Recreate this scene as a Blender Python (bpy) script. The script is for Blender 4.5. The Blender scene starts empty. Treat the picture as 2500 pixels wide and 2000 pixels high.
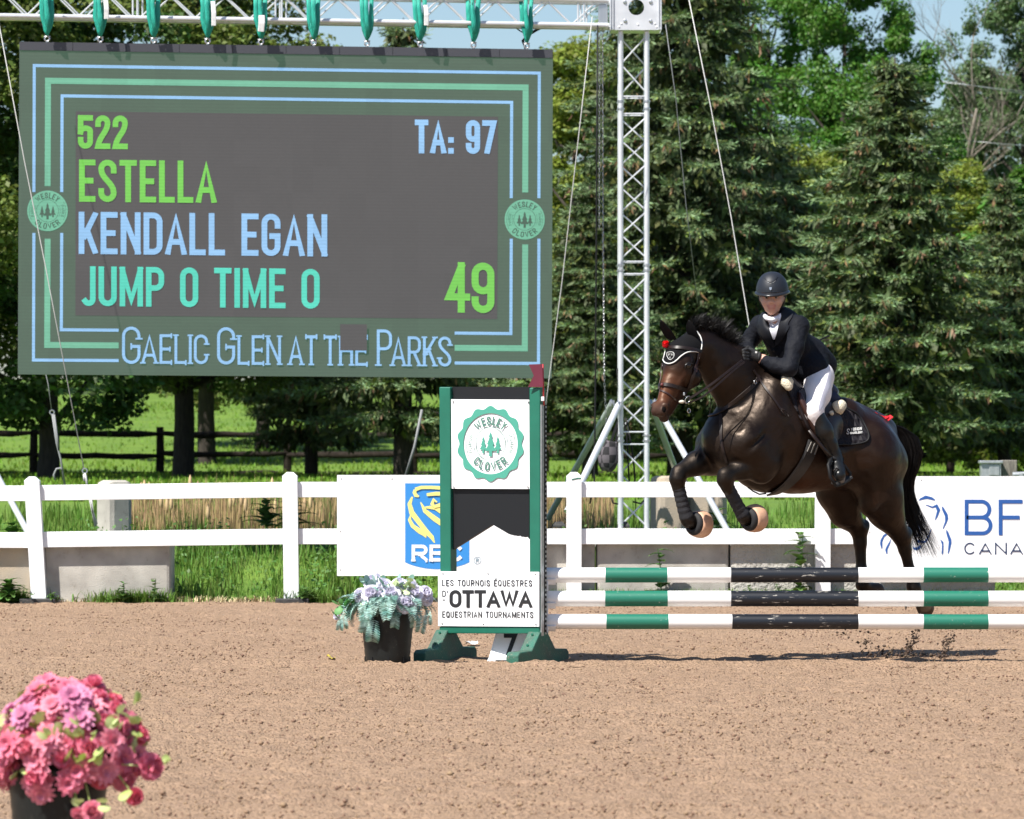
import bpy, math, random
import numpy as np
from mathutils import Vector, Matrix
from mathutils.bvhtree import BVHTree

# ------------------------------------------------------------------ camera, sky, sun, exposure
SC = bpy.context.scene
COL = SC.collection
FPX, CX, HY, CAMH = 11400.0, 1250.0, 1110.0, 1.329      # telephoto seen at 2500 px wide, horizon row, eye height
cam_data = bpy.data.cameras.new("camera")
cam = bpy.data.objects.new("camera", cam_data)
COL.objects.link(cam)
cam.location = (0, 0, CAMH)
cam.rotation_euler = (math.radians(90), 0, 0)
cam_data.sensor_width = 36.0
cam_data.lens = FPX / 2500 * 36.0
cam_data.shift_y = (HY - 1000) / 2500
cam_data.clip_start = 0.5
cam_data.clip_end = 3000
cam_data.dof.use_dof = True
cam_data.dof.focus_distance = 30.3
cam_data.dof.aperture_fstop = 8.0
SC.camera = cam

SUN_EL, SUN_AZ = math.radians(54), math.radians(46)       # light travels to the right and away from the camera
world = bpy.data.worlds.new("World")
SC.world = world
world.use_nodes = True
wn = world.node_tree
bg = wn.nodes["Background"]
sky = wn.nodes.new("ShaderNodeTexSky")
sky.sky_type = 'NISHITA'
sky.sun_disc = False
sky.sun_elevation = SUN_EL
sky.sun_rotation = math.radians(225)
sky.air_density = 1.0
sky.dust_density = 0.7
sky.ozone_density = 4.0
wn.links.new(sky.outputs[0], bg.inputs[0])
bg.inputs[1].default_value = 0.074
sun_data = bpy.data.lights.new("sun", 'SUN')
sun_data.energy = 5.0
sun_data.angle = math.radians(0.5)
sun_data.color = (1.0, 0.955, 0.88)
sun = bpy.data.objects.new("sun", sun_data)
COL.objects.link(sun)
SUNDIR = Vector((math.cos(SUN_AZ) * math.cos(SUN_EL), math.sin(SUN_AZ) * math.cos(SUN_EL), -math.sin(SUN_EL)))
sun.rotation_euler = SUNDIR.to_track_quat('-Z', 'Y').to_euler()
sun.location = (-20, -10, 30)
SC.view_settings.view_transform = 'Standard'
SC.view_settings.look = 'None'
SC.view_settings.exposure = 0.84
SC.view_settings.gamma = 1.0
SC.render.engine = 'CYCLES'
SC.cycles.use_denoising = True
SC.cycles.max_bounces = 8
SC.cycles.transparent_max_bounces = 8

# ------------------------------------------------------------------ geometry helpers
rnd = random.Random(7)
def W(px, py, Y):
    return Vector(((px - CX) * Y / FPX, Y, CAMH - (py - HY) * Y / FPX))
def ray(px, py):
    return Vector(((px - CX) / FPX, 1.0, -(py - HY) / FPX))
class Plane:
    def __init__(s, p, n):
        s.p, s.n = Vector(p), Vector(n).normalized()
    def hit(s, px, py, off=0.0):
        d = ray(px, py); o = Vector((0, 0, CAMH))
        t = (s.p + s.n * off - o).dot(s.n) / d.dot(s.n)
        return o + d * t

class MB:
    def __init__(s):
        s.v, s.f, s.c = [], [], []
    def vert(s, p):
        s.v.append(tuple(p)); return len(s.v) - 1
    def face(s, pts):
        i = len(s.v); s.v += [tuple(p) for p in pts]; s.f.append(tuple(range(i, i + len(pts))))
    def prism(s, front, back):
        n = len(front); i = len(s.v)
        s.v += [tuple(p) for p in front] + [tuple(p) for p in back]
        s.f.append(tuple(range(i, i + n)))
        s.f.append(tuple(range(i + 2 * n - 1, i + n - 1, -1)))
        for k in range(n):
            a, b = k, (k + 1) % n
            s.f.append((i + b, i + a, i + n + a, i + n + b))
    def extrude(s, pts, d):
        d = Vector(d); s.prism([Vector(p) for p in pts], [Vector(p) + d for p in pts])
    def box(s, c, size, M=None):
        x, y, z = size[0] / 2, size[1] / 2, size[2] / 2
        P = [Vector(q) for q in ((-x, -y, -z), (x, -y, -z), (x, y, -z), (-x, y, -z), (-x, -y, z), (x, -y, z), (x, y, z), (-x, y, z))]
        if M is not None: P = [M @ q for q in P]
        c = Vector(c); i = len(s.v)
        s.v += [tuple(q + c) for q in P]
        for q in ((3, 2, 1, 0), (4, 5, 6, 7), (0, 1, 5, 4), (1, 2, 6, 5), (2, 3, 7, 6), (3, 0, 4, 7)):
            s.f.append(tuple(i + k for k in q))
    def tube(s, pts, r, n=8, cap=True, flat=None):
        pts = [Vector(p) for p in pts]
        if not isinstance(r, (list, tuple)): r = [r] * len(pts)
        i0 = len(s.v); up = None
        for k, p in enumerate(pts):
            t = (pts[min(k + 1, len(pts) - 1)] - pts[max(k - 1, 0)]).normalized()
            if up is None:
                up = Vector((0, 0, 1)) if abs(t.z) < 0.9 else Vector((1, 0, 0))
            u = (up - t * up.dot(t)).normalized(); w = t.cross(u); up = u
            for j in range(n):
                a = 2 * math.pi * j / n
                s.v.append(tuple(p + (u * math.cos(a) + w * math.sin(a)) * r[k]))
        for k in range(len(pts) - 1):
            for j in range(n):
                a, b = i0 + k * n + j, i0 + k * n + (j + 1) % n
                s.f.append((a, b, b + n, a + n))
        if cap:
            s.f.append(tuple(i0 + j for j in range(n - 1, -1, -1)))
            e = i0 + (len(pts) - 1) * n
            s.f.append(tuple(e + j for j in range(n)))
    def cyl(s, a, b, r, r2=None, n=12, cap=True):
        s.tube([a, b], [r, r if r2 is None else r2], n, cap)
    def lathe(s, prof, c, n=24, M=None, close=False):
        i0 = len(s.v); c = Vector(c)
        for (r, z) in prof:
            for j in range(n):
                a = 2 * math.pi * j / n
                q = Vector((r * math.cos(a), r * math.sin(a), z))
                if M is not None: q = M @ q
                s.v.append(tuple(q + c))
        m = len(prof)
        for k in range(m - 1):
            for j in range(n):
                a, b = i0 + k * n + j, i0 + k * n + (j + 1) % n
                s.f.append((a, b, b + n, a + n))
    def sphere(s, c, r, nu=12, nv=8, M=None):
        prof = [(math.sin(math.pi * k / nv), -math.cos(math.pi * k / nv)) for k in range(nv + 1)]
        if not isinstance(r, (list, tuple)): r = (r, r, r)
        i0 = len(s.v); c = Vector(c)
        for (a_, z) in prof:
            for j in range(nu):
                a = 2 * math.pi * j / nu
                q = Vector((r[0] * a_ * math.cos(a), r[1] * a_ * math.sin(a), r[2] * z))
                if M is not None: q = M @ q
                s.v.append(tuple(q + c))
        for k in range(nv):
            for j in range(nu):
                a, b = i0 + k * nu + j, i0 + k * nu + (j + 1) % nu
                s.f.append((a, b, b + nu, a + nu))
    def torus(s, c, R, r, M=None, n=16, m=6):
        i0 = len(s.v); c = Vector(c)
        for k in range(n):
            a = 2 * math.pi * k / n
            for j in range(m):
                b = 2 * math.pi * j / m
                q = Vector(((R + r * math.cos(b)) * math.cos(a), (R + r * math.cos(b)) * math.sin(a), r * math.sin(b)))
                if M is not None: q = M @ q
                s.v.append(tuple(q + c))
        for k in range(n):
            for j in range(m):
                s.f.append((i0 + k * m + j, i0 + ((k + 1) % n) * m + j, i0 + ((k + 1) % n) * m + (j + 1) % m, i0 + k * m + (j + 1) % m))
    def ribbon(s, pts, nrm, w, th=0.004):
        # a strap: centre line, outward normals, width(s), thickness
        pts = [Vector(p) for p in pts]; nrm = [Vector(n).normalized() for n in nrm]
        if not isinstance(w, (list, tuple)): w = [w] * len(pts)
        i0 = len(s.v)
        for k, p in enumerate(pts):
            t = (pts[min(k + 1, len(pts) - 1)] - pts[max(k - 1, 0)]).normalized()
            b = nrm[k].cross(t).normalized() * (w[k] / 2); n = nrm[k] * th
            s.v += [tuple(p - b), tuple(p - b * 0.8 + n), tuple(p + b * 0.8 + n), tuple(p + b)]
        for k in range(len(pts) - 1):
            a = i0 + 4 * k
            for j in range(3):
                s.f.append((a + j, a + j + 1, a + j + 5, a + j + 4))
            s.f.append((a + 3, a, a + 4, a + 7))
        s.f.append((i0, i0 + 3, i0 + 2, i0 + 1)); e = i0 + 4 * (len(pts) - 1)
        s.f.append((e, e + 1, e + 2, e + 3))

def root_of(o):
    while o.parent: o = o.parent
    return o
def thing(name, label, cat, loc=(0, 0, 0), group=None, kind=None):
    o = bpy.data.objects.new(name, None); COL.objects.link(o)
    o.location = loc; o.empty_display_size = 0.2
    o["label"] = label; o["category"] = cat
    if group: o["group"] = group
    if kind: o["kind"] = kind
    return o
def finish(o, smooth, bevel):
    if smooth:
        o.data.polygons.foreach_set("use_smooth", [True] * len(o.data.polygons))
        if smooth != 1 and hasattr(o.data, "set_sharp_from_angle"):
            o.data.set_sharp_from_angle(angle=math.radians(smooth))
    if bevel:
        b = o.modifiers.new("bevel", 'BEVEL'); b.width = bevel; b.segments = 2; b.limit_method = 'ANGLE'
        b.angle_limit = math.radians(40)
def obj(name, mb, mat, parent=None, smooth=0, bevel=0, local=False):
    me = bpy.data.meshes.new(name)
    v = mb.v
    off = Vector((0, 0, 0))
    if parent is not None and not local:
        off = root_of(parent).location.copy()
        v = [(p[0] - off[0], p[1] - off[1], p[2] - off[2]) for p in v]
    me.from_pydata(v, [], mb.f)
    me.validate()
    if isinstance(mat, (list, tuple)):
        for m_ in mat: me.materials.append(m_)
    else: me.materials.append(mat)
    o = bpy.data.objects.new(name, me); COL.objects.link(o)
    if parent is not None: o.parent = parent
    finish(o, smooth, bevel)
    return o
def tag(o, label, cat, group=None, kind=None):
    if label: o["label"] = label
    if cat: o["category"] = cat
    if group: o["group"] = group
    if kind: o["kind"] = kind
    return o
def npmesh(name, V, F, mat, parent=None, smooth=False, cols=None):
    me = bpy.data.meshes.new(name)
    V = np.asarray(V, dtype=np.float32); F = np.asarray(F, dtype=np.int32)
    k = F.shape[1]
    me.vertices.add(len(V)); me.vertices.foreach_set("co", V.ravel())
    me.loops.add(F.size); me.loops.foreach_set("vertex_index", F.ravel())
    me.polygons.add(len(F))
    me.polygons.foreach_set("loop_start", np.arange(0, F.size, k, dtype=np.int32))
    try: me.polygons.foreach_set("loop_total", np.full(len(F), k, dtype=np.int32))
    except Exception: pass
    if smooth: me.polygons.foreach_set("use_smooth", np.ones(len(F), dtype=bool))
    me.update(calc_edges=True)
    if cols is not None:
        at = me.color_attributes.new("coat", 'FLOAT_COLOR', 'POINT')
        c4 = np.ones((len(V), 4), dtype=np.float32); c4[:, :3] = cols
        at.data.foreach_set("color", c4.ravel())
    me.materials.append(mat)
    o = bpy.data.objects.new(name, me); COL.objects.link(o)
    if parent is not None: o.parent = parent
    return o
def copy_tree(o, parent=None):
    c = o.copy(); COL.objects.link(c)
    if parent is not None: c.parent = parent
    for ch in list(o.children):
        copy_tree(ch, c)
    return c

# ------------------------------------------------------------------ materials
def mat(name, col, rough=0.6, metal=0.0, spec=0.5, col2=None, vscale=4.0, vlo=0.35, vhi=0.65, bump=0.0, bscale=40.0, bdist=0.01,
        emit=None, estr=1.0, attr=None, island=0.0, trans=0.0, coat=0.0, stretch=None, sheen=0.0, dirt=None, dscale=25.0, dlo=0.6, dhi=0.72):
    m = bpy.data.materials.new(name); m.use_nodes = True
    nt = m.node_tree; N = nt.nodes; L = nt.links
    b = N["Principled BSDF"]; out = N["Material Output"]
    b.inputs["Roughness"].default_value = rough; b.inputs["Metallic"].default_value = metal
    b.inputs["Specular IOR Level"].default_value = spec
    if coat: b.inputs["Coat Weight"].default_value = coat
    if sheen: b.inputs["Sheen Weight"].default_value = sheen
    tc = N.new("ShaderNodeTexCoord"); src = tc.outputs["Object"]
    if stretch:
        mp = N.new("ShaderNodeMapping"); mp.inputs["Scale"].default_value = stretch
        L.new(src, mp.inputs[0]); src = mp.outputs[0]
    c4 = (col[0], col[1], col[2], 1)
    sock = None
    if attr:
        a = N.new("ShaderNodeVertexColor"); a.layer_name = attr; sock = a.outputs[0]
    def rng(fac, lo, hi):
        r = N.new("ShaderNodeMapRange"); r.inputs[1].default_value = lo; r.inputs[2].default_value = hi
        L.new(fac, r.inputs[0]); return r.outputs[0]
    def mix(fac, a, c):
        x = N.new("ShaderNodeMix"); x.data_type = 'RGBA'
        L.new(fac, x.inputs[0])
        if isinstance(a, tuple): x.inputs[6].default_value = a
        else: L.new(a, x.inputs[6])
        x.inputs[7].default_value = c
        return x.outputs[2]
    if col2:
        nz = N.new("ShaderNodeTexNoise"); nz.inputs["Scale"].default_value = vscale; nz.inputs["Detail"].default_value = 6
        L.new(src, nz.inputs[0])
        sock = mix(rng(nz.outputs[0], vlo, vhi), sock or c4, (col2[0], col2[1], col2[2], 1))
    if dirt:
        nz = N.new("ShaderNodeTexNoise"); nz.inputs["Scale"].default_value = dscale; nz.inputs["Detail"].default_value = 8
        nz.inputs["Roughness"].default_value = 0.7
        L.new(src, nz.inputs[0])
        sock = mix(rng(nz.outputs[0], dlo, dhi), sock or c4, (dirt[0], dirt[1], dirt[2], 1))
    if island:
        g = N.new("ShaderNodeNewGeometry"); h = N.new("ShaderNodeHueSaturation")
        h.inputs[4].default_value = c4
        if sock is not None: L.new(sock, h.inputs[4])
        r = N.new("ShaderNodeMapRange"); r.inputs[3].default_value = 1 - island; r.inputs[4].default_value = 1 + island
        L.new(g.outputs["Random Per Island"], r.inputs[0]); L.new(r.outputs[0], h.inputs[2])
        r2 = N.new("ShaderNodeMapRange"); r2.inputs[3].default_value = 0.5 - island * 0.06; r2.inputs[4].default_value = 0.5 + island * 0.06
        L.new(g.outputs["Random Per Island"], r2.inputs[0]); L.new(r2.outputs[0], h.inputs[0])
        sock = h.outputs[0]
    if sock is not None: L.new(sock, b.inputs["Base Color"])
    else: b.inputs["Base Color"].default_value = c4
    if bump:
        nz = N.new("ShaderNodeTexNoise"); nz.inputs["Scale"].default_value = bscale; nz.inputs["Detail"].default_value = 5
        L.new(src, nz.inputs[0])
        bp = N.new("ShaderNodeBump"); bp.inputs["Strength"].default_value = bump; bp.inputs["Distance"].default_value = bdist
        L.new(nz.outputs[0], bp.inputs["Height"]); L.new(bp.outputs[0], b.inputs["Normal"])
    if emit:
        b.inputs["Emission Color"].default_value = (emit[0], emit[1], emit[2], 1); b.inputs["Emission Strength"].default_value = estr
    if trans:
        t = N.new("ShaderNodeBsdfTranslucent"); x = N.new("ShaderNodeMixShader"); x.inputs[0].default_value = trans
        if sock is not None: L.new(sock, t.inputs[0])
        else: t.inputs[0].default_value = c4
        L.new(b.outputs[0], x.inputs[1]); L.new(t.outputs[0], x.inputs[2]); L.new(x.outputs[0], out.inputs[0])
    return m
def srgb(r, g, b):
    f = lambda c: (c / 255 / 12.92) if c / 255 <= 0.04045 else ((c / 255 + 0.055) / 1.055) ** 2.4
    return (f(r), f(g), f(b))

M = {}
M['white_paint'] = mat('white_paint', (0.84, 0.85, 0.865), 0.35, col2=(0.77, 0.78, 0.79), vscale=3, dirt=(0.55, 0.50, 0.42), dscale=13, dlo=0.70, dhi=0.82)
M['sign_white'] = mat('sign_white', (0.84, 0.855, 0.875), 0.4, col2=(0.79, 0.80, 0.82), vscale=2, dirt=(0.6, 0.57, 0.52), dscale=16, dlo=0.72, dhi=0.84)
M['pole_white'] = mat('pole_white', (0.84, 0.84, 0.83), 0.42, dirt=(0.45, 0.38, 0.31), dscale=26, dlo=0.66, dhi=0.72, stretch=(0.8, 2.5, 2.5))
M['pole_green'] = mat('pole_green', (0.014, 0.150, 0.098), 0.42, dirt=(0.42, 0.46, 0.41), dscale=48, dlo=0.645, dhi=0.69)
M['pole_black'] = mat('pole_black', (0.008, 0.010, 0.015), 0.38, dirt=(0.50, 0.47, 0.42), dscale=26, dlo=0.605, dhi=0.64, stretch=(0.35, 2.4, 2.4))
M['wing_green'] = mat('wing_green', (0.012, 0.135, 0.088), 0.4, col2=(0.010, 0.115, 0.075), vscale=6, dirt=(0.3, 0.36, 0.3), dscale=40, dlo=0.73, dhi=0.8)
M['foot_green'] = mat('foot_green', (0.014, 0.120, 0.080), 0.6, col2=(0.045, 0.085, 0.062), vscale=9, dirt=(0.26, 0.24, 0.18), dscale=60, dlo=0.58, dhi=0.72, bump=0.5, bscale=150)
M['black_paint'] = mat('black_paint', (0.010, 0.011, 0.013), 0.45, spec=0.3, dirt=(0.25, 0.24, 0.22), dscale=35, dlo=0.72, dhi=0.80)
M['black'] = mat('black', (0.009, 0.009, 0.010), 0.6, spec=0.25)
M['rubber'] = mat('rubber', (0.02, 0.02, 0.022), 0.75, col2=(0.05, 0.048, 0.045), vscale=20, bump=0.4, bscale=80)
M['aluminium'] = mat('aluminium', (0.70, 0.72, 0.75), 0.36, metal=0.35, col2=(0.58, 0.60, 0.63), vscale=6)
M['steel'] = mat('steel', (0.55, 0.56, 0.58), 0.32, metal=0.9)
M['galv'] = mat('galv', (0.46, 0.48, 0.49), 0.42, metal=0.55, col2=(0.36, 0.38, 0.39), vscale=30)
M['shaded_tube'] = mat('shaded_tube', (0.42, 0.48, 0.44), 0.42, metal=0.45)  # rear brace aluminium, dulled and greened in colour to carry its shade
M['chain'] = mat('chain', (0.36, 0.36, 0.36), 0.35, metal=0.9)
M['sling'] = mat('sling', (0.012, 0.36, 0.27), 0.6, col2=(0.008, 0.26, 0.20), vscale=14, bump=0.5, bscale=30, bdist=0.02, stretch=(6, 6, 0.6))
M['rope'] = mat('rope', (0.46, 0.46, 0.45), 0.75)
M['grey_rope'] = mat('grey_rope', (0.22, 0.23, 0.24), 0.7)
M['concrete'] = mat('concrete', (0.47, 0.445, 0.40), 0.9, col2=(0.32, 0.30, 0.27), vscale=3.5, dirt=(0.24, 0.22, 0.18), dscale=7, dlo=0.6, dhi=0.75, bump=0.7, bscale=90, bdist=0.006)
M['concrete_tan'] = mat('concrete_tan', (0.42, 0.34, 0.25), 0.9, col2=(0.36, 0.31, 0.25), vscale=4, bump=0.6, bscale=110, bdist=0.008)
M['concrete_rough'] = mat('concrete_rough', (0.44, 0.42, 0.38), 0.92, col2=(0.36, 0.34, 0.31), vscale=5, bump=1.0, bscale=34, bdist=0.03)
M['old_wood'] = mat('old_wood', (0.014, 0.011, 0.009), 0.95, spec=0.1, col2=(0.035, 0.028, 0.023), vscale=8, bump=0.5, bscale=30, stretch=(1, 4, 4))
M['screen_grey'] = mat('screen_grey', (0.05, 0.05, 0.052), 0.55, emit=srgb(88, 80, 78), estr=0.5)
# ------------------------------------------------------------------ stroke lettering (drawn as real flat strips)
def arc(cx, cy, rx, ry, a0, a1, n=9):
    return [(cx + rx * math.cos(math.radians(a0 + (a1 - a0) * k / n)), cy + ry * math.sin(math.radians(a0 + (a1 - a0) * k / n))) for k in range(n + 1)]
def bez(p, a, b, q, n=8):
    o = []
    for k in range(n + 1):
        t = k / n; s = 1 - t
        o.append(tuple(s**3 * p[i] + 3 * s * s * t * a[i] + 3 * s * t * t * b[i] + t**3 * q[i] for i in (0, 1)))
    return o
WIDE = {'I': 0.0, 'M': 1.28, 'W': 1.42, ':': 0.0, "'": 0.0, ' ': 0.55, 'L': 0.86, 'E': 0.9, 'F': 0.86, 'T': 0.95, 'J': 0.75, 'A': 1.1, 'V': 1.05, 'Y': 1.0, '\u00c9': 0.9, 'N': 1.05}
def glyph(ch, Wd, h, rnd_=1.0):
    x0, x1, y0, y1 = h, Wd - h, h, 1 - h
    xm, ym = (x0 + x1) / 2, 0.5
    rx = max((x1 - x0) / 2, 1e-4); ry = min(rx * rnd_ , (y1 - y0) / 2)
    def oval(ya, yb):
        r = min(ry, (yb - ya) / 2)
        p = arc(xm, yb - r, rx, r, 180, 0) + arc(xm, ya + r, rx, r, 0, -180)
        return p + [p[0]]
    if ch in 'O0': return [oval(y0, y1)]
    if ch == 'Q': return [oval(y0, y1), [(xm + 0.25 * rx, y0 + 0.16), (x1, y0 - 0.04)]]
    if ch in 'CG' and (1 - 2 * h) / 2 - ry < 0.10:
        p = arc(xm, ym, rx, (y1 - y0) / 2, 44, 316, 22)
        return [p] if ch == 'C' else [p + [(x1, y0 + 0.16), (x1, ym - 0.03), (xm + h * 0.4, ym - 0.03)]]
    if ch == 'C': return [[(x1, y1 - ry - 0.06)] + arc(xm, y1 - ry, rx, ry, 0, 180) + arc(xm, y0 + ry, rx, ry, 180, 360) + [(x1, y0 + ry + 0.06)]]
    if ch == 'G': return [[(x1, y1 - ry - 0.06)] + arc(xm, y1 - ry, rx, ry, 0, 180) + arc(xm, y0 + ry, rx, ry, 180, 360) + [(x1, ym - 0.03), (xm + h * 0.4, ym - 0.03)]]
    if ch in 'E\u00c9':
        s = [[(x1, y1), (x0, y1), (x0, y0), (x1, y0)], [(x0 + h, ym), (x1 - 0.12 * Wd, ym)]]
        if ch == '\u00c9': s.append([(xm - 0.05, 1.10), (xm + 0.12, 1.22)])
        return s
    if ch == 'F': return [[(x1, y1), (x0, y1), (x0, y0)], [(x0 + h, ym), (x1 - 0.12 * Wd, ym)]]
    if ch == 'L': return [[(x0, y1), (x0, y0), (x1, y0)]]
    if ch == 'T': return [[(x0, y1), (x1, y1)], [(xm, y1 - h), (xm, y0)]]
    if ch == 'H': return [[(x0, y0), (x0, y1)], [(x1, y0), (x1, y1)], [(x0 + h, ym), (x1 - h, ym)]]
    if ch == 'I': return [[(h, y0), (h, y1)]]
    if ch == 'K': return [[(x0, y0), (x0, y1)], [(x1, y1), (x0 + h, ym - 0.08)], [(x0 + (x1 - x0) * 0.42, ym + 0.06), (x1, y0)]]
    if ch == 'M': return [[(x0, y0), (x0, y1)], [(x0, y1), (xm, y0 + 0.1), (x1, y1)], [(x1, y1), (x1, y0)]]
    if ch == 'N': return [[(x0, y0), (x0, y1)], [(x0, y1), (x1, y0)], [(x1, y0), (x1, y1)]]
    if ch == 'A': return [[(x0 * 0.9, y0), (xm, y1), (Wd - x0 * 0.9, y0)], [(x0 + (x1 - x0) * 0.22, y0 + 0.24), (x1 - (x1 - x0) * 0.22, y0 + 0.24)]]
    if ch == 'V': return [[(x0 * 0.9, y1), (xm, y0), (Wd - x0 * 0.9, y1)]]
    if ch == 'W': return [[(x0 * 0.8, y1), (x0 + (x1 - x0) * 0.25, y0), (xm, y1 - 0.12), (x0 + (x1 - x0) * 0.75, y0), (Wd - x0 * 0.8, y1)]]
    if ch == 'Y': return [[(x0, y1), (xm, ym - 0.02), (x1, y1)], [(xm, ym - 0.02), (xm, y0)]]
    if ch == 'D':
        r = min(ry, (y1 - y0) / 2)
        p = [(x0, y1)] + arc(x1 - rx, y1 - r, rx, r, 90, 0) + arc(x1 - rx, y0 + r, rx, r, 0, -90) + [(x0, y0), (x0, y1)]
        return [p]
    if ch in 'PR':
        yb = ym - 0.03; r = (y1 - yb) / 2; rr = min(r, rx)
        p = [(x0, y0), (x0, y1)] + arc(x1 - rr, y1 - rr, rr, rr, 90, 0) + arc(x1 - rr, yb + rr, rr, rr, 0, -90) + [(x0 + h, yb)]
        return [p] + ([[(xm, yb - h * 0.5), (x1, y0)]] if ch == 'R' else [])
    if ch == 'B':
        ra = min((y1 - ym) / 2, rx)
        a = [(x0, y0), (x0, y1)] + arc(x1 - ra - 0.04 * Wd, y1 - ra, ra, ra, 90, 0) + arc(x1 - ra - 0.04 * Wd, ym + ra, ra, ra, 0, -90) + [(x0 + h, ym)]
        b = arc(x1 - ra, ym - ra, ra, ra, 90, 0) + arc(x1 - ra, y0 + ra, ra, ra, 0, -90) + [(x0 + h, y0)]
        return [a, b]
    if ch == 'J': return [[(x1, y1)] + arc(xm, y0 + ry, rx, ry, 0, -150)]
    if ch == 'S': return [[(x1, y1 - ry - 0.04)] + arc(xm, y1 - ry, rx, ry, 0, 180) + bez((x0, y1 - ry), (x0, ym + 0.04), (x1, ym - 0.04), (x1, y0 + ry))[1:] + arc(xm, y0 + ry, rx, ry, 0, -180)[1:] + [(x0, y0 + ry + 0.04)]]
    if ch == 'U': return [[(x0, y1)] + arc(xm, y0 + ry, rx, ry, 180, 360) + [(x1, y1)]]
    if ch == '2': return [[(x0, y1 - ry - 0.04)] + arc(xm, y1 - ry, rx, ry, 180, 0) + bez((x1, y1 - ry), (x1, ym), (x0 + 0.05, ym - 0.1), (x0, y0))[1:] + [(x1, y0)]]
    if ch == '4': return [[(x1 - 0.16 * Wd, y0), (x1 - 0.16 * Wd, y1)], [(x1 - 0.16 * Wd, y1 - h * 0.3), (x0, y0 + 0.24), (x1 + h * 0.5, y0 + 0.24)]]
    if ch == '5': return [[(x1, y1), (x0, y1), (x0, ym + 0.04)], [(x0, ym + 0.0)] + arc(xm, ym + 0.11 - ry * 0.6, rx, ry * 0.6, 160, 0) + arc(xm, y0 + ry, rx, ry, 0, -180) + [(x0, y0 + ry + 0.04)]]
    if ch == '7': return [[(x0, y1), (x1, y1), (x0 + (x1 - x0) * 0.28, y0)]]
    if ch == '9': return [oval(ym - 0.06, y1), [(x1, y1 - ry - 0.1)] + arc(xm, y0 + ry, rx, ry, 0, -180) + [(x0, y0 + ry + 0.03)]]
    if ch == ':': return [[(h, y0), (h, y0 + 0.001)], [(h, y0 + 0.32), (h, y0 + 0.321)]]
    if ch == "'": return [[(h, y1 - 0.02), (h * 0.6, y1 - 0.2)]]
    return []
def stroke(mb, pts, h, place, lay, ext=True, clamp=True, ser=0.0, closed=None):
    P = [Vector((p[0], p[1])) for p in pts]
    Q = [P[0]]
    for p in P[1:]:
        if (p - Q[-1]).length > 1e-5: Q.append(p)
    P = Q
    closed = (P[0] - P[-1]).length < 1e-4 and len(P) > 2 if closed is None else closed
    if closed: P = P[:-1]
    n = len(P)
    ends = [(P[0].copy(), (P[0] - P[1]).normalized()), (P[-1].copy(), (P[-1] - P[-2]).normalized())] if n > 1 else []
    if not closed and ext and n > 1:
        P[0] = P[0] + ends[0][1] * h; P[-1] = P[-1] + ends[1][1] * h
    L, R = [], []
    for i in range(n):
        a = P[(i - 1) % n] if (closed or i > 0) else None
        b = P[(i + 1) % n] if (closed or i < n - 1) else None
        d1 = (P[i] - a).normalized() if a is not None else (b - P[i]).normalized()
        d2 = (b - P[i]).normalized() if b is not None else d1
        m = d1 + d2
        m = Vector((-m.y, m.x)).normalized() if m.length > 1e-3 else Vector((-d1.y, d1.x))
        k = h / max(0.42, m.dot(Vector((-d1.y, d1.x))))
        L.append(P[i] + m * k); R.append(P[i] - m * k)
    cl = (lambda p: (p.x, min(1.0, max(0.0, p.y)))) if clamp and min(p.y for p in P) > -0.2 and max(p.y for p in P) < 1.2 and all(-0.01 <= q[1] <= 1.01 for q in pts) else (lambda p: (p.x, p.y))
    for i in range(n if closed else n - 1):
        j = (i + 1) % n
        mb.face([place(*cl(R[i]), lay), place(*cl(R[j]), lay), place(*cl(L[j]), lay), place(*cl(L[i]), lay)])
    if ser and not closed:
        for (e, d) in ends:
            q = Vector((-d.y, d.x))
            if abs(d.y) > 0.75: q = Vector((1, 0)); s = ser
            elif abs(d.x) > 0.75: q = Vector((0, 1)); s = ser * 0.9
            else: s = ser * 0.8
            c = e + d * h * 0.4
            t = h * 0.55
            dd = Vector((-q.y, q.x)) * t
            mb.face([place(*(c - q * s - dd), lay + 6), place(*(c + q * s - dd), lay + 6), place(*(c + q * s + dd), lay + 6), place(*(c - q * s + dd), lay + 6)])
def text_adv(s, Wd, h, gap):
    x = 0; o = []
    for ch in s:
        w = 2 * h if WIDE.get(ch, 1) == 0 else Wd * WIDE.get(ch, 1.0)
        if ch == ' ': w = Wd * 0.55
        o.append((ch, x, w)); x += w + gap
    return o, x - gap
def text(mb, s, place, aspect, h, gap=0.14, serif=0.0, rnd_=1.0, flip=False):
    """aspect: total width / cap height; place(x, y, layer) with x, y in cap heights"""
    lo, hi = 0.05, 3.0
    for _ in range(40):
        m_ = (lo + hi) / 2
        if text_adv(s, m_, h, gap * m_)[1] < aspect: lo = m_
        else: hi = m_
    g, tot = text_adv(s, lo, h, gap * lo)
    for k, (ch, x, w) in enumerate(g):
        for q, st in enumerate(glyph(ch, w, h, rnd_)):
            stroke(mb, st, h, (lambda X, Y, l, x=x: place(X + x, Y, l)), q + 3 * (k % 2), ser=serif)
EPS = 0.0006
def planar(pl, xl, yb, xr, ybr, hpx, off=0.002, lay0=0):
    """text frame on a plane: baseline from (xl, yb) to (xr, ybr) in photo pixels, cap height hpx"""
    ux, uy = (xr - xl), (ybr - yb)
    Ln = math.hypot(ux, uy); ux /= Ln; uy /= Ln
    def place(x, y, l):
        return pl.hit(xl + x * hpx * ux, yb + x * hpx * uy - y * hpx, off + EPS * (l + lay0))
    return place
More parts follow.
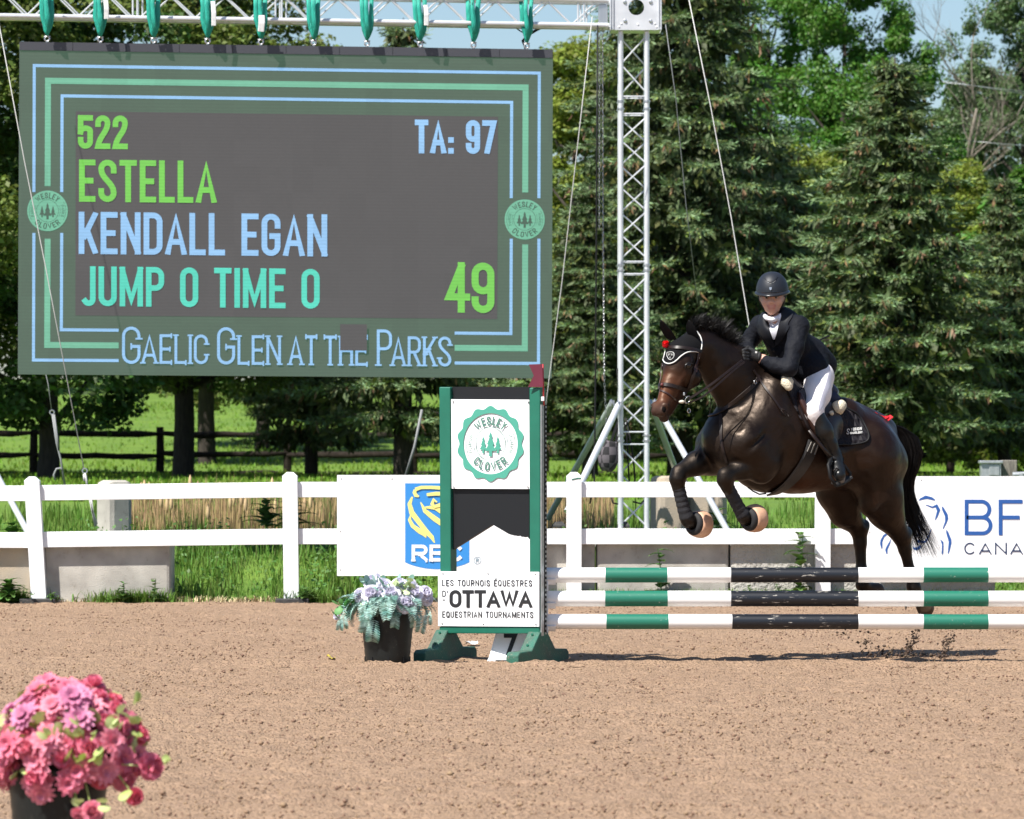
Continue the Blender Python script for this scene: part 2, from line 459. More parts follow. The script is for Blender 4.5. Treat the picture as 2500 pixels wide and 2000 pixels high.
def put_text(mb, s, pl, xl, yb, xr, ybr, hpx, h=0.09, gap=0.14, off=0.002, serif=0.0, rnd_=1.0):
    text(mb, s, planar(pl, xl, yb, xr, ybr, hpx, off), (xr - xl) / hpx, h, gap, serif, rnd_)
def ring_text(mb, s, pl, cx, cy, rpx, hpx, a_mid, span, off, h=0.09, inward=False, sx=1.0, sy=1.0):
    """letters round a circle, each kept rigid; a_mid, span in degrees; inward: tops towards the centre"""
    rm = rpx + hpx * 0.5; asp = math.radians(span) * rm / hpx; lo, hi = 0.05, 3.0
    for _ in range(40):
        m_ = (lo + hi) / 2
        if text_adv(s, m_, h, 0.30 * m_)[1] < asp: lo = m_
        else: hi = m_
    g, tot = text_adv(s, lo, h, 0.30 * lo)
    for k, (ch, x, w) in enumerate(g):
        d = (x + w / 2 - tot / 2) * hpx / rm
        a = math.radians(a_mid) + (d if inward else -d)
        tx_, ty_ = (-math.sin(a), math.cos(a)) if inward else (math.sin(a), -math.cos(a))
        ux_, uy_ = (-math.cos(a), -math.sin(a)) if inward else (math.cos(a), math.sin(a))
        def place(X, Y, l):
            p = (X - w / 2) * hpx; q = (Y - 0.5) * hpx
            return pl.hit(cx + (rm * math.cos(a) + p * tx_ + q * ux_) * sx, cy - (rm * math.sin(a) + p * ty_ + q * uy_) * sy, off + EPS * l)
        for q_, st in enumerate(glyph(ch, w, h)): stroke(mb, st, h, place, q_ + 3 * (k % 2))
def flat(mb, pl, pts, off, th=0.0):
    """flat coloured patch on a plane, outline in photo pixels"""
    f = [pl.hit(x, y, off) for x, y in pts]
    if th: mb.prism(f, [p - pl.n * th for p in f])
    else: mb.face(f)
def ringband(mb, pl, cx, cy, r0, r1, off, a0=0, a1=360, n=64, sx=1.0, sy=1.0, wave=0.0, nw=16):
    for k in range(n):
        q = []
        for (a, r) in ((k, r0), (k + 1, r0), (k + 1, r1), (k, r1)):
            t = math.radians(a0 + (a1 - a0) * a / n)
            rr = r + (wave * math.cos(nw * (t - math.pi / 2)) if r == r1 else 0)
            q.append(pl.hit(cx + rr * math.cos(t) * sx, cy - rr * math.sin(t) * sy, off))
        mb.face(q)
def fir(mb, pl, cx, yb, yt, w, off):
    """a small pine-tree mark"""
    h = yb - yt; pts = []
    lv = [(0, 0), (0.30, 0.20), (0.20, 0.24), (0.62, 0.50), (0.42, 0.54), (1.0, 0.78)]
    L_ = [(cx - a * w / 2, yt + b * h) for a, b in lv] + [(cx - 0.27 * w / 2, yt + 0.78 * h), (cx - 0.27 * w / 2, yb)]
    R_ = [(2 * cx - x, y) for x, y in L_][::-1]
    flat(mb, pl, L_ + R_[:-1], off)
def emblem(pl, cx, cy, R, off, mdisc, mmark, parent, sx=1.0, sy=1.0, scallop=None):
    """round tree emblem with lettering on a ring; R in photo pixels"""
    if scallop:
        s = MB(); ringband(s, pl, cx, cy, R, R * 1.20, off + 0.001, sx=sx, sy=sy, wave=R * 0.05, nw=14, n=112); obj('emblem_border', s, scallop, parent)
    if mdisc:
        d = MB(); ringband(d, pl, cx, cy, 0.001, R, off, sx=sx, sy=sy); o_ = obj('emblem_disc', d, mdisc, parent)
    m = MB()
    ring_text(m, 'WESLEY', pl, cx, cy, R * 0.61, R * 0.29, 90, 92, off + 0.0015, 0.085, sx=sx, sy=sy)
    ring_text(m, 'CLOVER', pl, cx, cy, R * 0.61, R * 0.29, 270, 96, off + 0.0015, 0.085, inward=True, sx=sx, sy=sy)
    ring_text(m, 'PARCS', pl, cx, cy, R * 0.70, R * 0.14, 180, 44, off + 0.0015, 0.06, sx=sx, sy=sy)
    ring_text(m, 'PARKS', pl, cx, cy, R * 0.70, R * 0.14, 0, 44, off + 0.0015, 0.06, sx=sx, sy=sy)
    ringband(m, pl, cx, cy, R * 0.535, R * 0.555, off + 0.001, sx=sx, sy=sy)
    for a in (180, 0):
        ringband(m, pl, cx, cy, R * 0.62, R * 0.635, off + 0.001, a - 25, a + 25, 12, sx, sy)
        ringband(m, pl, cx, cy, R * 0.895, R * 0.91, off + 0.001, a - 30, a + 30, 12, sx, sy)
    obj('emblem_lettering', m, mmark[0], parent)
    t = MB()
    fir(t, pl, cx, cy + 0.42 * R * sy, cy - 0.40 * R * sy, 0.42 * R * sx, off + 0.003)
    fir(t, pl, cx - 0.27 * R * sx, cy + 0.32 * R * sy, cy - 0.25 * R * sy, 0.28 * R * sx, off + 0.002)
    fir(t, pl, cx + 0.27 * R * sx, cy + 0.32 * R * sy, cy - 0.25 * R * sy, 0.28 * R * sx, off + 0.002)
    obj('emblem_trees', t, mmark[1], parent)
# ------------------------------------------------------------------ ground
FY = 42.0                                     # depth of the white fence
def zlawn(x, y):
    pr = [(42.2, -0.06), (42.7, 0.03), (44.5, 0.32), (47.0, 0.50), (50.0, 0.80), (60, 0.86), (91, 0.93), (100, 1.25), (120, 2.45), (150, 3.6), (260, 5.5), (700, 12), (2200, 30)]
    for (a, za), (b, zb) in zip(pr, pr[1:]):
        if y <= b: 
            t = max(0, (y - a) / (b - a)); return za + (zb - za) * t
    return pr[-1][1]
def sand_material():
    m = bpy.data.materials.new('arena_sand'); m.use_nodes = True
    nt = m.node_tree; N = nt.nodes; L = nt.links; b = N['Principled BSDF']
    b.inputs['Roughness'].default_value = 0.95; b.inputs['Specular IOR Level'].default_value = 0.2
    tc = N.new('ShaderNodeTexCoord')
    def noise(scale, det, rough=0.6):
        n = N.new('ShaderNodeTexNoise'); n.inputs['Scale'].default_value = scale; n.inputs['Detail'].default_value = det; n.inputs['Roughness'].default_value = rough
        L.new(tc.outputs['Object'], n.inputs[0]); return n.outputs[0]
    def mr(s, a, c, d=0.0, e=1.0):
        r = N.new('ShaderNodeMapRange'); r.inputs[1].default_value = a; r.inputs[2].default_value = c; r.inputs[3].default_value = d; r.inputs[4].default_value = e
        L.new(s, r.inputs[0]); return r.outputs[0]
    def mix(f, a, c):
        x = N.new('ShaderNodeMix'); x.data_type = 'RGBA'; L.new(f, x.inputs[0])
        for i, q in ((6, a), (7, c)):
            if isinstance(q, tuple): x.inputs[i].default_value = (*q, 1)
            else: L.new(q, x.inputs[i])
        return x.outputs[2]
    c = mix(mr(noise(0.5, 4), 0.35, 0.68), (0.350, 0.236, 0.150), (0.298, 0.198, 0.125))
    c = mix(mr(noise(9, 6), 0.3, 0.75), c, (0.375, 0.252, 0.172))
    c = mix(mr(noise(55, 5, 0.7), 0.56, 0.66), c, (0.18, 0.108, 0.068))
    c = mix(mr(noise(90, 3, 0.6), 0.68, 0.74), c, (0.52, 0.42, 0.34))
    L.new(c, b.inputs['Base Color'])
    h = N.new('ShaderNodeMath'); h.operation = 'ADD'
    vo = N.new('ShaderNodeTexVoronoi'); vo.inputs['Scale'].default_value = 62; vo.inputs['Randomness'].default_value = 1.0; L.new(tc.outputs['Object'], vo.inputs[0])
    L.new(mr(noise(120, 2, 0.7), 0.25, 0.75, 0, 0.30), h.inputs[0]); L.new(mr(vo.outputs[0], 0.05, 0.5, 1.0, 0.0), h.inputs[1])
    h2 = N.new('ShaderNodeMath'); h2.operation = 'ADD'
    L.new(h.outputs[0], h2.inputs[0]); L.new(mr(noise(3.2, 3), 0.2, 0.8, 0, 3.0), h2.inputs[1])
    bp = N.new('ShaderNodeBump'); bp.inputs['Strength'].default_value = 1.0; bp.inputs['Distance'].default_value = 0.016
    L.new(h2.outputs[0], bp.inputs['Height']); L.new(bp.outputs[0], b.inputs['Normal'])
    return m
M['sand'] = sand_material()
def smooth_noise(nx_, ny_, cell, R):
    gx, gy = int(nx_ / cell) + 3, int(ny_ / cell) + 3; G = R.rand(gx, gy)
    x = np.arange(nx_) / cell; y = np.arange(ny_) / cell; i = x.astype(int); j = y.astype(int)
    u = (x - i)[:, None]; v = (y - j)[None, :]; u = u * u * (3 - 2 * u); v = v * v * (3 - 2 * v)
    A = G[i][:, j]; B = G[i + 1][:, j]; C_ = G[i][:, j + 1]; D = G[i + 1][:, j + 1]
    return (A * (1 - u) + B * u) * (1 - v) + (C_ * (1 - u) + D * u) * v - 0.5
RS = np.random.RandomState(12)
sx0, sx1, sy0, sy1, st_ = -5.6, 5.6, 13.0, 42.35, 0.04
gxs = np.arange(sx0, sx1 + 1e-6, st_); gys = np.linspace(sy0, sy1, int((sy1 - sy0) / 0.05) + 1); nx_, ny_ = len(gxs), len(gys)
Z = 0.010 * smooth_noise(nx_, ny_, 9, RS) + 0.014 * smooth_noise(nx_, ny_, 4, RS) + 0.012 * smooth_noise(nx_, ny_, 2, RS) + 0.008 * (RS.rand(nx_, ny_) - .5) + 0.012 * smooth_noise(nx_, ny_, 30, RS)
XX, YY = np.meshgrid(gxs, gys, indexing='ij')
for k in range(230):                                     # old hoof prints and scuffs
    cx_, cy_ = RS.uniform(sx0, sx1), RS.uniform(sy0, sy1 - 1)
    if k > 150: cx_, cy_ = RS.normal(1.9, 1.0), RS.normal(29.6, 0.9)
    r_ = RS.uniform(0.05, 0.10); d2 = ((XX - cx_) ** 2 + ((YY - cy_) * 0.8) ** 2) / r_ ** 2
    Z += RS.uniform(0.006, 0.016) * (1.25 * np.exp(-((np.sqrt(d2) - 1.5) ** 2) * 3) * 0.6 - np.exp(-d2))
edge = np.minimum(np.minimum(XX - sx0, sx1 - XX), np.minimum(YY - sy0, sy1 - YY)); Z *= np.clip(edge / 0.3, 0, 1)
V = np.stack([XX, YY, Z], -1).reshape(-1, 3); ii = (np.arange(nx_ - 1)[:, None] * ny_ + np.arange(ny_ - 1)[None, :]).reshape(-1)
F = np.stack([ii, ii + ny_, ii + ny_ + 1, ii + 1], 1)
b0 = len(V); V = np.concatenate([V, np.array([(-80, -20, 0), (80, -20, 0), (80, 42.35, 0), (-80, 42.35, 0), (sx0, sy0, 0), (sx1, sy0, 0), (sx1, sy1, 0), (sx0, sy1, 0)])])
F = np.concatenate([F, np.array([(0, 1, 5, 4), (1, 2, 6, 5), (3, 0, 4, 7)]) + b0])
tag(npmesh('arena_sand', V, F, M['sand'], smooth=True), None, None, kind='structure')

def clod_field(name, spots, mt, label=None):
    V, F = [], []
    for (x, y, z, r) in spots:
        i = len(V)
        rr = [r * rnd.uniform(0.6, 1.25) for _ in range(6)]
        a = rnd.uniform(0, 6.28); ca, sa = math.cos(a), math.sin(a)
        for (dx, dy, dz), q in zip(((1, 0, 0), (0, 1, 0), (-1, 0, 0), (0, -1, 0), (0, 0, 0.8), (0, 0, -0.8)), rr):
            V.append((x + (dx * ca - dy * sa) * q, y + (dx * sa + dy * ca) * q, z + dz * q))
        for k in range(4):
            F.append((i + k, i + (k + 1) % 4, i + 4)); F.append((i + (k + 1) % 4, i + k, i + 5))
    return npmesh(name, V, F, mt)
M['clod'] = mat('clod', (0.225, 0.143, 0.092), 0.95, island=0.26)
sp = []
while len(sp) < 24000:
    y = 12 + 30 * rnd.random() ** 0.8; x = rnd.uniform(-0.13, 0.13) * y * 0.98
    r = 0.004 + 0.0085 * rnd.random() ** 3
    if rnd.random() < 0.03: r *= 1.5
    sp.append((x, y, r * 0.35, r))
o = clod_field('sand_clods', sp, M['clod']); tag(o, 'small loose clods of brown footing scattered over the arena sand', 'sand clods', kind='stuff')
# footing kicked up behind the take-off
sp = []
M['shaded_clod'] = mat('shaded_clod', (0.075, 0.050, 0.036), 0.95, island=0.35)  # clods darkened in colour to carry the shade they hang in
for (cx_, cy_, sx_, sy_, n, tilt) in ((2225, 1570, 12, 34, 150, -0.5), (2312, 1575, 11, 38, 150, -0.45), (2118, 1578, 20, 26, 60, 0), (2165, 1588, 28, 16, 60, 0), (2260, 1600, 70, 9, 90, 0), (2180, 1606, 80, 6, 70, 0), (2060, 1545, 14, 12, 12, 0), (2230, 1520, 90, 50, 40, 0)):
    for k in range(n):
        dy = rnd.gauss(0, sy_ * 0.6); px = cx_ + rnd.gauss(0, sx_ * 0.6) + tilt * dy; py = min(cy_ + dy, 1612)
        r = 0.0035 + 0.013 * rnd.random() ** 2.5
        p = W(px, py, 30.55 + rnd.gauss(0, 0.12)); p.z = max(p.z, r)
        sp.append((p.x, p.y, p.z, r))
o = clod_field('kicked_up_footing', sp, M['shaded_clod']); tag(o, 'dark clods of footing thrown up behind the hind hooves', 'sand clods', kind='stuff')
# a low trampled lip of lighter sand along the line of the jump
V, F = [], []
n = 360
for i in range(n + 1):
    x = -1.9 + 5.6 * i / n
    h = 0.012 + 0.016 * abs(math.sin(x * 9.1) * math.sin(x * 3.3 + 1)) + rnd.uniform(0, 0.010)
    y0 = 29.45 + 0.05 * math.sin(x * 2.1)
    V += [(x, y0 - 0.16, -0.004), (x, y0, h), (x, y0 + 0.25, -0.004)]
for i in range(n):
    a = 3 * i; F += [(a, a + 3, a + 4, a + 1), (a + 1, a + 4, a + 5, a + 2)]
o = npmesh('sand_ridge', V, F, M['sand'], smooth=True); tag(o, None, None, kind='structure')

M['lawn'] = mat('lawn', (0.125, 0.215, 0.018), 0.9, col2=(0.085, 0.165, 0.014), vscale=1.2, bump=0.8, bscale=30, bdist=0.05)
ys = [42.2, 42.7, 43.5, 44.5, 45.7, 47, 48.5, 50, 54, 60, 70, 80, 91, 95, 100, 106, 112, 120, 135, 150, 200, 260, 400, 700, 1300, 2200]
xs = [-900, -300, -120, -60, -30, -18, -12, -8, -5, -3, -1, 1, 3, 5, 8, 12, 18, 30, 60, 120, 300, 900]
g = MB()
for y in ys:
    for x in xs:
        g.v.append((x, y, zlawn(x, y) + (0.04 * math.sin(x * 1.3 + y) if y > 43 else 0)))
nx = len(xs)
for j in range(len(ys) - 1):
    for i in range(nx - 1):
        a = j * nx + i; g.f.append((a, a + 1, a + nx + 1, a + nx))
tag(obj('grass_ground', g, M['lawn'], smooth=1), None, None, kind='structure')

def blades(name, spots, mt, label, cat, bend=0.35, nseg=2):
    """spots: (x, y, z, height, width)"""
    S = np.array(spots, dtype=np.float32); n = len(S); R = np.random.RandomState(len(name) + n)
    a = R.uniform(0, 2 * np.pi, n); d = np.stack([np.cos(a), np.sin(a), 0 * a], 1); s = np.stack([-np.sin(a), np.cos(a), 0 * a], 1)
    b = R.uniform(0.1, 1.0, n)[:, None] * bend * S[:, 3:4]
    base = S[:, :3]; up = np.array([0, 0, 1.0])[None] * S[:, 3:4]; w = S[:, 4:5] * 0.5
    p1 = base + up * 0.55 + d * b * 0.3; p2 = base + up * (1 - 0.25 * R.rand(n)[:, None]) + d * b
    V = np.stack([base - s * w, base + s * w, p1 + s * w * 0.8, p1 - s * w * 0.8, p2 + s * w * 0.12, p2 - s * w * 0.12], 1).reshape(-1, 3)
    i = (np.arange(n) * 6)[:, None]
    F = np.concatenate([i + np.array([[0, 1, 2, 3]]), i + np.array([[3, 2, 4, 5]])], 0)
    o = npmesh(name, V, F, mt)
    return tag(o, label, cat, kind='stuff')
M['grass_blade'] = mat('grass_blade', (0.160, 0.270, 0.020), 0.7, island=0.35, trans=0.35)
M['grass_dark'] = mat('grass_dark', (0.110, 0.205, 0.024), 0.7, island=0.4, trans=0.3)
M['dry_reed'] = mat('dry_reed', (0.40, 0.27, 0.14), 0.8, island=0.3, trans=0.2)
M['dry_straw'] = mat('dry_straw', (0.42, 0.34, 0.20), 0.85, island=0.3)
sp = []
for _ in range(22000):                                   # long grass on the bank behind the fence
    x = rnd.uniform(-5.2, 5.2); y = rnd.uniform(42.35, 45.2)
    px = CX + FPX * x / y
    if 108 < px < 415 and y < 42.9 or (px < 96 and y < 42.9) or (1300 < px < 2600 and y < 42.95): continue
    h = rnd.uniform(0.08, 0.26) * (0.75 + 0.45 * math.sin(x * 3.1) * math.sin(x * 7.7 + 1) + 0.3 * math.sin(x * 1.3))
    h = max(h, 0.05)
    sp.append((x, y, zlawn(x, y) - 0.02, h, rnd.uniform(0.007, 0.016)))
for _ in range(15000):
    x = rnd.uniform(-5.5, 5.5); y = rnd.uniform(44.6, 49)
    sp.append((x, y, zlawn(x, y) - 0.02, rnd.uniform(0.10, 0.30) * (0.9 + 0.5 * math.sin(x * 2.7) * math.sin(x * 5.1 + y)), rnd.uniform(0.008, 0.016)))
blades('tall_grass', sp, M['grass_dark'], 'tall green grass on the bank behind the white fence', 'grass')
sp = []
for _ in range(46000):
    y = 52 + 75 * rnd.random() ** 1.3; x = rnd.uniform(-0.125, 0.125) * y
    sp.append((x, y, zlawn(x, y) - 0.01, rnd.uniform(0.05, 0.13), rnd.uniform(0.025, 0.05)))
blades('lawn_grass', sp, M['grass_blade'], 'short sunlit lawn grass under the trees', 'lawn')
sp = []
for _ in range(3600):
    px = rnd.choice((rnd.uniform(290, 830), rnd.uniform(290, 830), rnd.uniform(1320, 1500)))
    y = rnd.uniform(46.5, 49.5); x = (px - CX) * y / FPX
    sp.append((x, y, zlawn(x, y), rnd.uniform(0.16, 0.42), rnd.uniform(0.006, 0.012)))
blades('dry_reeds', sp, M['dry_reed'], 'dry tan reeds standing behind the fence rails', 'reeds', bend=0.12)
M['cattail_head'] = mat('cattail_head', (0.50, 0.36, 0.20), 0.9, island=0.15)
mb = MB()
for k in range(40):
    px = rnd.uniform(300, 830) if k < 30 else rnd.uniform(2000, 2150); y = rnd.uniform(46.5, 49)
    x = (px - CX) * y / FPX; z = zlawn(x, y) + rnd.uniform(0.22, 0.38)
    mb.lathe([(0.002, -0.075), (0.016, -0.05), (0.021, 0), (0.015, 0.05), (0.002, 0.08)], (x, y, z), 6)
tag(obj('reed_heads', mb, M['cattail_head'], smooth=1), 'fluffy pale seed heads on the dry reeds', 'reeds', kind='stuff')
sp = []
for _ in range(3200):                                    # straw litter and weeds along the arena edge
    x = rnd.uniform(-4.9, 5.2); y = 42.08 + abs(rnd.gauss(0, 0.13))
    if (CX + FPX * x / y) > 1290 and rnd.random() < 0.4: continue
    sp.append((x, y - 0.05, 0.0, rnd.uniform(0.02, 0.07), rnd.uniform(0.006, 0.014)))
blades('straw_litter', sp, M['dry_straw'], 'dry straw litter along the edge of the arena', 'straw', bend=1.6)
sp = []
for _ in range(6500):
    u = rnd.choice((rnd.uniform(1440, 2110), rnd.gauss(20, 25), rnd.gauss(1420, 120), rnd.gauss(1560, 160), rnd.gauss(1980, 260), rnd.gauss(2280, 150), rnd.gauss(750, 40), rnd.gauss(330, 60)))
    y = 41.93 + rnd.random() * 0.12; x = (u - CX) * y / FPX
    sp.append((x, y, -0.01, rnd.uniform(0.05, 0.16), rnd.uniform(0.006, 0.014)))
blades('edge_weeds', sp, M['grass_dark'], 'small green weeds growing at the foot of the concrete blocks', 'weeds', bend=0.7)

# ------------------------------------------------------------------ concrete blocks
def block(name, px0, px1, Y, z0, z1, depth, mt, label, group=None, yaw=0, bev=0.03):
    a, b_ = (px0 - CX) * Y / FPX, (px1 - CX) * Y / FPX
    mb = MB(); mb.box((0, 0, (z1 - z0) / 2), (b_ - a, depth, z1 - z0))
    o = obj(name, mb, mt, None, bevel=bev, local=True)
    o.location = ((a + b_) / 2, Y + depth / 2, z0); o.rotation_euler.z = math.radians(yaw)
    return tag(o, label, 'concrete block', group)
BG = 'concrete blocks behind the fence'
block('concrete_block', -190, 80, 42.072, -0.05, 0.60, 0.6, M['concrete_tan'], 'tan concrete block at the far left end behind the leaning fence post', BG)
block('concrete_block', 106, 415, 42.072, -0.05, 0.60, 0.6, M['concrete'], 'smooth pale concrete block right of the leaning fence post', BG)
block('concrete_block', 1138, 1453, 42.072, -0.05, 0.60, 0.6, M['concrete'], 'concrete block partly hidden behind the jump standard and a fence post', BG)
block('concrete_block', 1457, 1779, 42.075, -0.05, 0.60, 0.6, M['concrete'], 'streaked concrete block under the front hooves behind the fence rail', BG)
block('concrete_block', 1783, 2104, 42.072, -0.05, 0.60, 0.6, M['concrete_rough'], 'rough textured concrete block behind the fence post by the hind legs', BG)
block('concrete_block', 2108, 2430, 42.075, -0.05, 0.60, 0.6, M['concrete_rough'], 'concrete block hidden behind the white board with the blue horse', BG)
block('counterweight_block', 240, 312, 45.3, 0.28, 1.08, 0.26, M['concrete'], 'upright concrete counterweight block among the reeds behind the left fence rails', 'concrete counterweights', yaw=38, bev=0.06)
block('counterweight_block', 1598, 1672, 45.6, 0.34, 1.12, 0.5, M['concrete_tan'], 'tan concrete counterweight block beside the truss tower foot', 'concrete counterweights', yaw=10, bev=0.06)
block('counterweight_block', 1688, 1775, 45.9, 0.34, 0.98, 0.5, M['concrete_tan'], 'lower tan concrete counterweight block behind the front hooves', 'concrete counterweights', yaw=-6, bev=0.06)

# ------------------------------------------------------------------ white fence
fence = thing('white_fence', 'white plastic two rail fence along the arena edge', 'fence', (0, FY, 0))
posts = [(88, 1164, 1474, 9), (710, 1153, 1471, 2), (1401, 1153, 1469, 0), (2008, 1155, 1469, 0), (2660, 1155, 1469, 0), (-560, 1170, 1474, 0)]
def zz(py, Y): return CAMH - (py - HY) * Y / FPX
for (px, pt, pb, lean) in posts:
    x = (px - CX) * FY / FPX; zt = zz(pt, FY); w = 0.067
    xb = x + lean * FY / FPX; xt = x - lean * FY / FPX
    mb = MB(); ring = []
    for (zq, ww, xc) in ((-0.03, w, xb), (zt - 0.035, w, xt), (zt, 0.028, xt)):
        ring.append([Vector((xc - ww, FY - ww, zq)), Vector((xc + ww, FY - ww, zq)), Vector((xc + ww, FY + ww, zq)), Vector((xc - ww, FY + ww, zq))])
    for r0, r1 in zip(ring, ring[1:]):
        for k in range(4): mb.face([r0[k], r0[(k + 1) % 4], r1[(k + 1) % 4], r1[k]])
    mb.face(ring[-1])
    p = obj('post', mb, M['white_paint'], fence, bevel=0)
    if px == 1401:
        mb = MB(); z = zz(1168, FY)
        mb.ribbon([(x - w - 0.003, FY - w * 0.3, z), (x - w - 0.003, FY - w - 0.003, z - 0.03), ], [(-1, 0, 0), (-1, 0, 0)], 0.012, 0.002)
        mb.ribbon([(x - 0.02, FY - w - 0.002, z - 0.012), (x + 0.03, FY - w - 0.002, z + 0.0), (x + w, FY - w - 0.002, z)], [(0, -1, 0)] * 3, 0.012, 0.002)
        obj('paint_mark', mb, M['wing_green'], p)
for (xa, xb, d) in ((-560, 84, 9), (84, 710, 8), (710, 1401, 0), (1401, 2008, 0), (2008, 2660, 0)):
    for (pt, pb) in ((1177, 1214.5), (1291, 1329)):
        a = (xa - CX) * FY / FPX; b_ = (xb - CX) * FY / FPX; dz = d * FY / FPX
        z1, z0 = zz(pt, FY), zz(pb, FY); t = 0.021
        mb = MB()
        L_ = [Vector((a, FY - t, z0 - dz)), Vector((a, FY - t, z1 - dz)), Vector((b_, FY - t, z1)), Vector((b_, FY - t, z0))]
        if xa < 0:
            for q in L_[2:]: q.z -= dz
        mb.extrude(L_[::-1], (0, 2 * t, 0))
        obj('rail', mb, M['white_paint'], fence, bevel=0.004)
mb = MB()
for (px, s) in ((96, 0.32), (715, 0.30)):
    x = (px - CX) * FY / FPX
    mb = MB(); mb.box((x, FY - 0.08, 0.01), (s, 0.22, 0.055))
    tag(obj('rubber_mat', mb, M['rubber'], bevel=0.01), 'black rubber mat at the foot of the leaning fence post' if px < 100 else 'black rubber mat at the foot of the second fence post', 'mat', 'rubber mats under fence posts')

# ------------------------------------------------------------------ sponsor boards on the fence
bl = srgb(62, 148, 222)
M['board_blue'] = mat('board_blue', (0.035, 0.235, 0.60), 0.4)
M['board_yellow'] = mat('board_yellow', (0.80, 0.72, 0.22), 0.4)
M['navy_ink'] = mat('navy_ink', (0.018, 0.085, 0.30), 0.45)
M['dark_ink'] = mat('dark_ink', (0.012, 0.03, 0.085), 0.45)
M['grey_ink'] = mat('grey_ink', (0.14, 0.24, 0.30), 0.45)
M['screw'] = mat('screw', (0.5, 0.5, 0.5), 0.5, metal=0.4)
BY = FY - 0.075
bp = Plane((0, BY, 0), (0, -1, 0))
def board(name, px0, py0, px1, py1, label):
    t = thing(name, label, 'sign board', (((px0 + px1) / 2 - CX) * BY / FPX, BY, zz(py1, BY)))
    mb = MB(); flat(mb, bp, [(px0, py0), (px0, py1), (px1, py1), (px1, py0)], 0, 0.006)
    obj('panel', mb, M['sign_white'], t)
    for (x, y) in ((px0 + 10, py0 + 9), (px0 + 134, py0 + 9), (px0 + 8, py0 + 137), (px0 + 8, py1 - 15), (px1 - 12, py1 - 15), (px1 - 12, py0 + 9)):
        mb = MB(); c = bp.hit(x, y, 0.001); mb.lathe([(0.008, 0.0), (0.006, 0.003), (0.0, 0.004)], c, 8, Matrix.Rotation(math.radians(90), 3, 'X'))
        obj('screw', mb, M['screw'], t)
    return t
rb = board('sponsor_board', 823, 1160, 1322, 1406, 'white board with blue and yellow lion shield reading RBC behind the jump standard')
mb = MB()
sh = [(989, 1180), (989, 1373)] + [(989 + 157 * k / 14, 1373 + 17 * math.sin(math.pi * k / 14) ** 0.8) for k in range(1, 14)] + [(1146, 1373), (1146, 1180)]
flat(mb, bp, sh, 0.002); obj('shield', mb, M['board_blue'], rb)
def zp(x, y): return (780 + 0.429 * x, 900 + 0.429 * y)
mb = MB()
def swoosh(pts, wid, lay):
    """tapered curved stroke on the board"""
    n = len(pts); Lr, Rr = [], []
    for i in range(n):
        a = Vector(pts[max(i - 1, 0)]); b_ = Vector(pts[min(i + 1, n - 1)]); d = (b_ - a).normalized(); q = Vector((-d.y, d.x)) * wid[i]
        Lr.append(Vector(pts[i]) + q); Rr.append(Vector(pts[i]) - q)
    for i in range(n - 1):
        mb.face([bp.hit(*Lr[i], 0.004 + EPS * lay), bp.hit(*Lr[i + 1], 0.004 + EPS * lay), bp.hit(*Rr[i + 1], 0.004 + EPS * lay), bp.hit(*Rr[i], 0.004 + EPS * lay)])
P_ = lambda L_: [zp(*q) for q in L_]
swoosh(P_([(528, 730), (512, 770), (525, 820), (575, 885), (610, 930), (640, 960), (655, 992)]), [2, 5, 6.5, 6, 6, 5, 1], 0)
swoosh(P_([(520, 830), (512, 860), (530, 895), (570, 925), (600, 945), (606, 962)]), [1, 4, 5, 6, 5, 1], 2)
swoosh(P_([(575, 760), (600, 810), (650, 850), (700, 885), (745, 930), (760, 965)]), [1, 5, 6.5, 6.5, 6, 1], 4)
swoosh(P_([(600, 790), (660, 790), (720, 830), (790, 880), (820, 930), (826, 985)]), [2, 6, 6.5, 6.5, 6, 1], 6)
swoosh(P_([(545, 690), (540, 705), (548, 722), (566, 728)]), [4, 4.5, 4.5, 2], 8)
swoosh(P_([(545, 688), (580, 676), (640, 676), (700, 680), (760, 690)]), [4.5, 4, 4, 4.5, 3], 10)
swoosh(P_([(610, 718), (660, 712), (720, 712), (780, 730)]), [3.5, 4.5, 5, 4], 12)
swoosh(P_([(668, 760), (650, 745), (640, 770), (655, 785), (690, 775), (740, 790), (780, 830)]), [2, 4, 4.5, 4, 5, 5, 2], 14)
swoosh(P_([(740, 700), (790, 760), (800, 830), (770, 870)]), [6, 8, 7, 2], 16)
obj('lion_mark', mb, M['board_yellow'], rb)
mb = MB()
put_text(mb, 'RBC', bp, 1005, 1371, 1131, 1371, 41, 0.10, 0.12, 0.005, serif=0.13)
obj('lettering', mb, M['sign_white'], rb)
mb = MB()
ringband(mb, bp, 1165.5, 1368.5, 8.0, 9.2, 0.003)
put_text(mb, 'R', bp, 1162, 1373.5, 1169, 1373.5, 10, 0.08, 0, 0.004)
obj('registered_mark', mb, M['grey_ink'], rb)
bb = board('sponsor_board', 2115, 1163, 2990, 1402, 'white board with blue line horse reading BFL CANADA behind the hind legs')
mb = MB()
put_text(mb, 'BFL', bp, 2355, 1307, 2570, 1307, 87, 0.055, 0.22, 0.003); obj('lettering', mb, M['navy_ink'], bb)
mb = MB()
put_text(mb, 'CANADA', bp, 2354, 1354, 2572, 1354, 29, 0.06, 0.3, 0.003); obj('lettering', mb, M['dark_ink'], bb)
mb = MB()
def z6(x, y): return (1950 + 0.313 * x, 960 + 0.313 * y)
def mark(pts): flat(mb, bp, [z6(*q) for q in pts], 0.003)
mark([(935, 840), (945, 822), (990, 798), (1040, 812), (1066, 832), (1060, 838), (1000, 824), (960, 832)])
mark([(985, 872), (1000, 870), (1040, 884), (1080, 866), (1104, 910), (1085, 960), (1066, 992), (1062, 985), (1078, 920), (1068, 890), (1042, 897)])
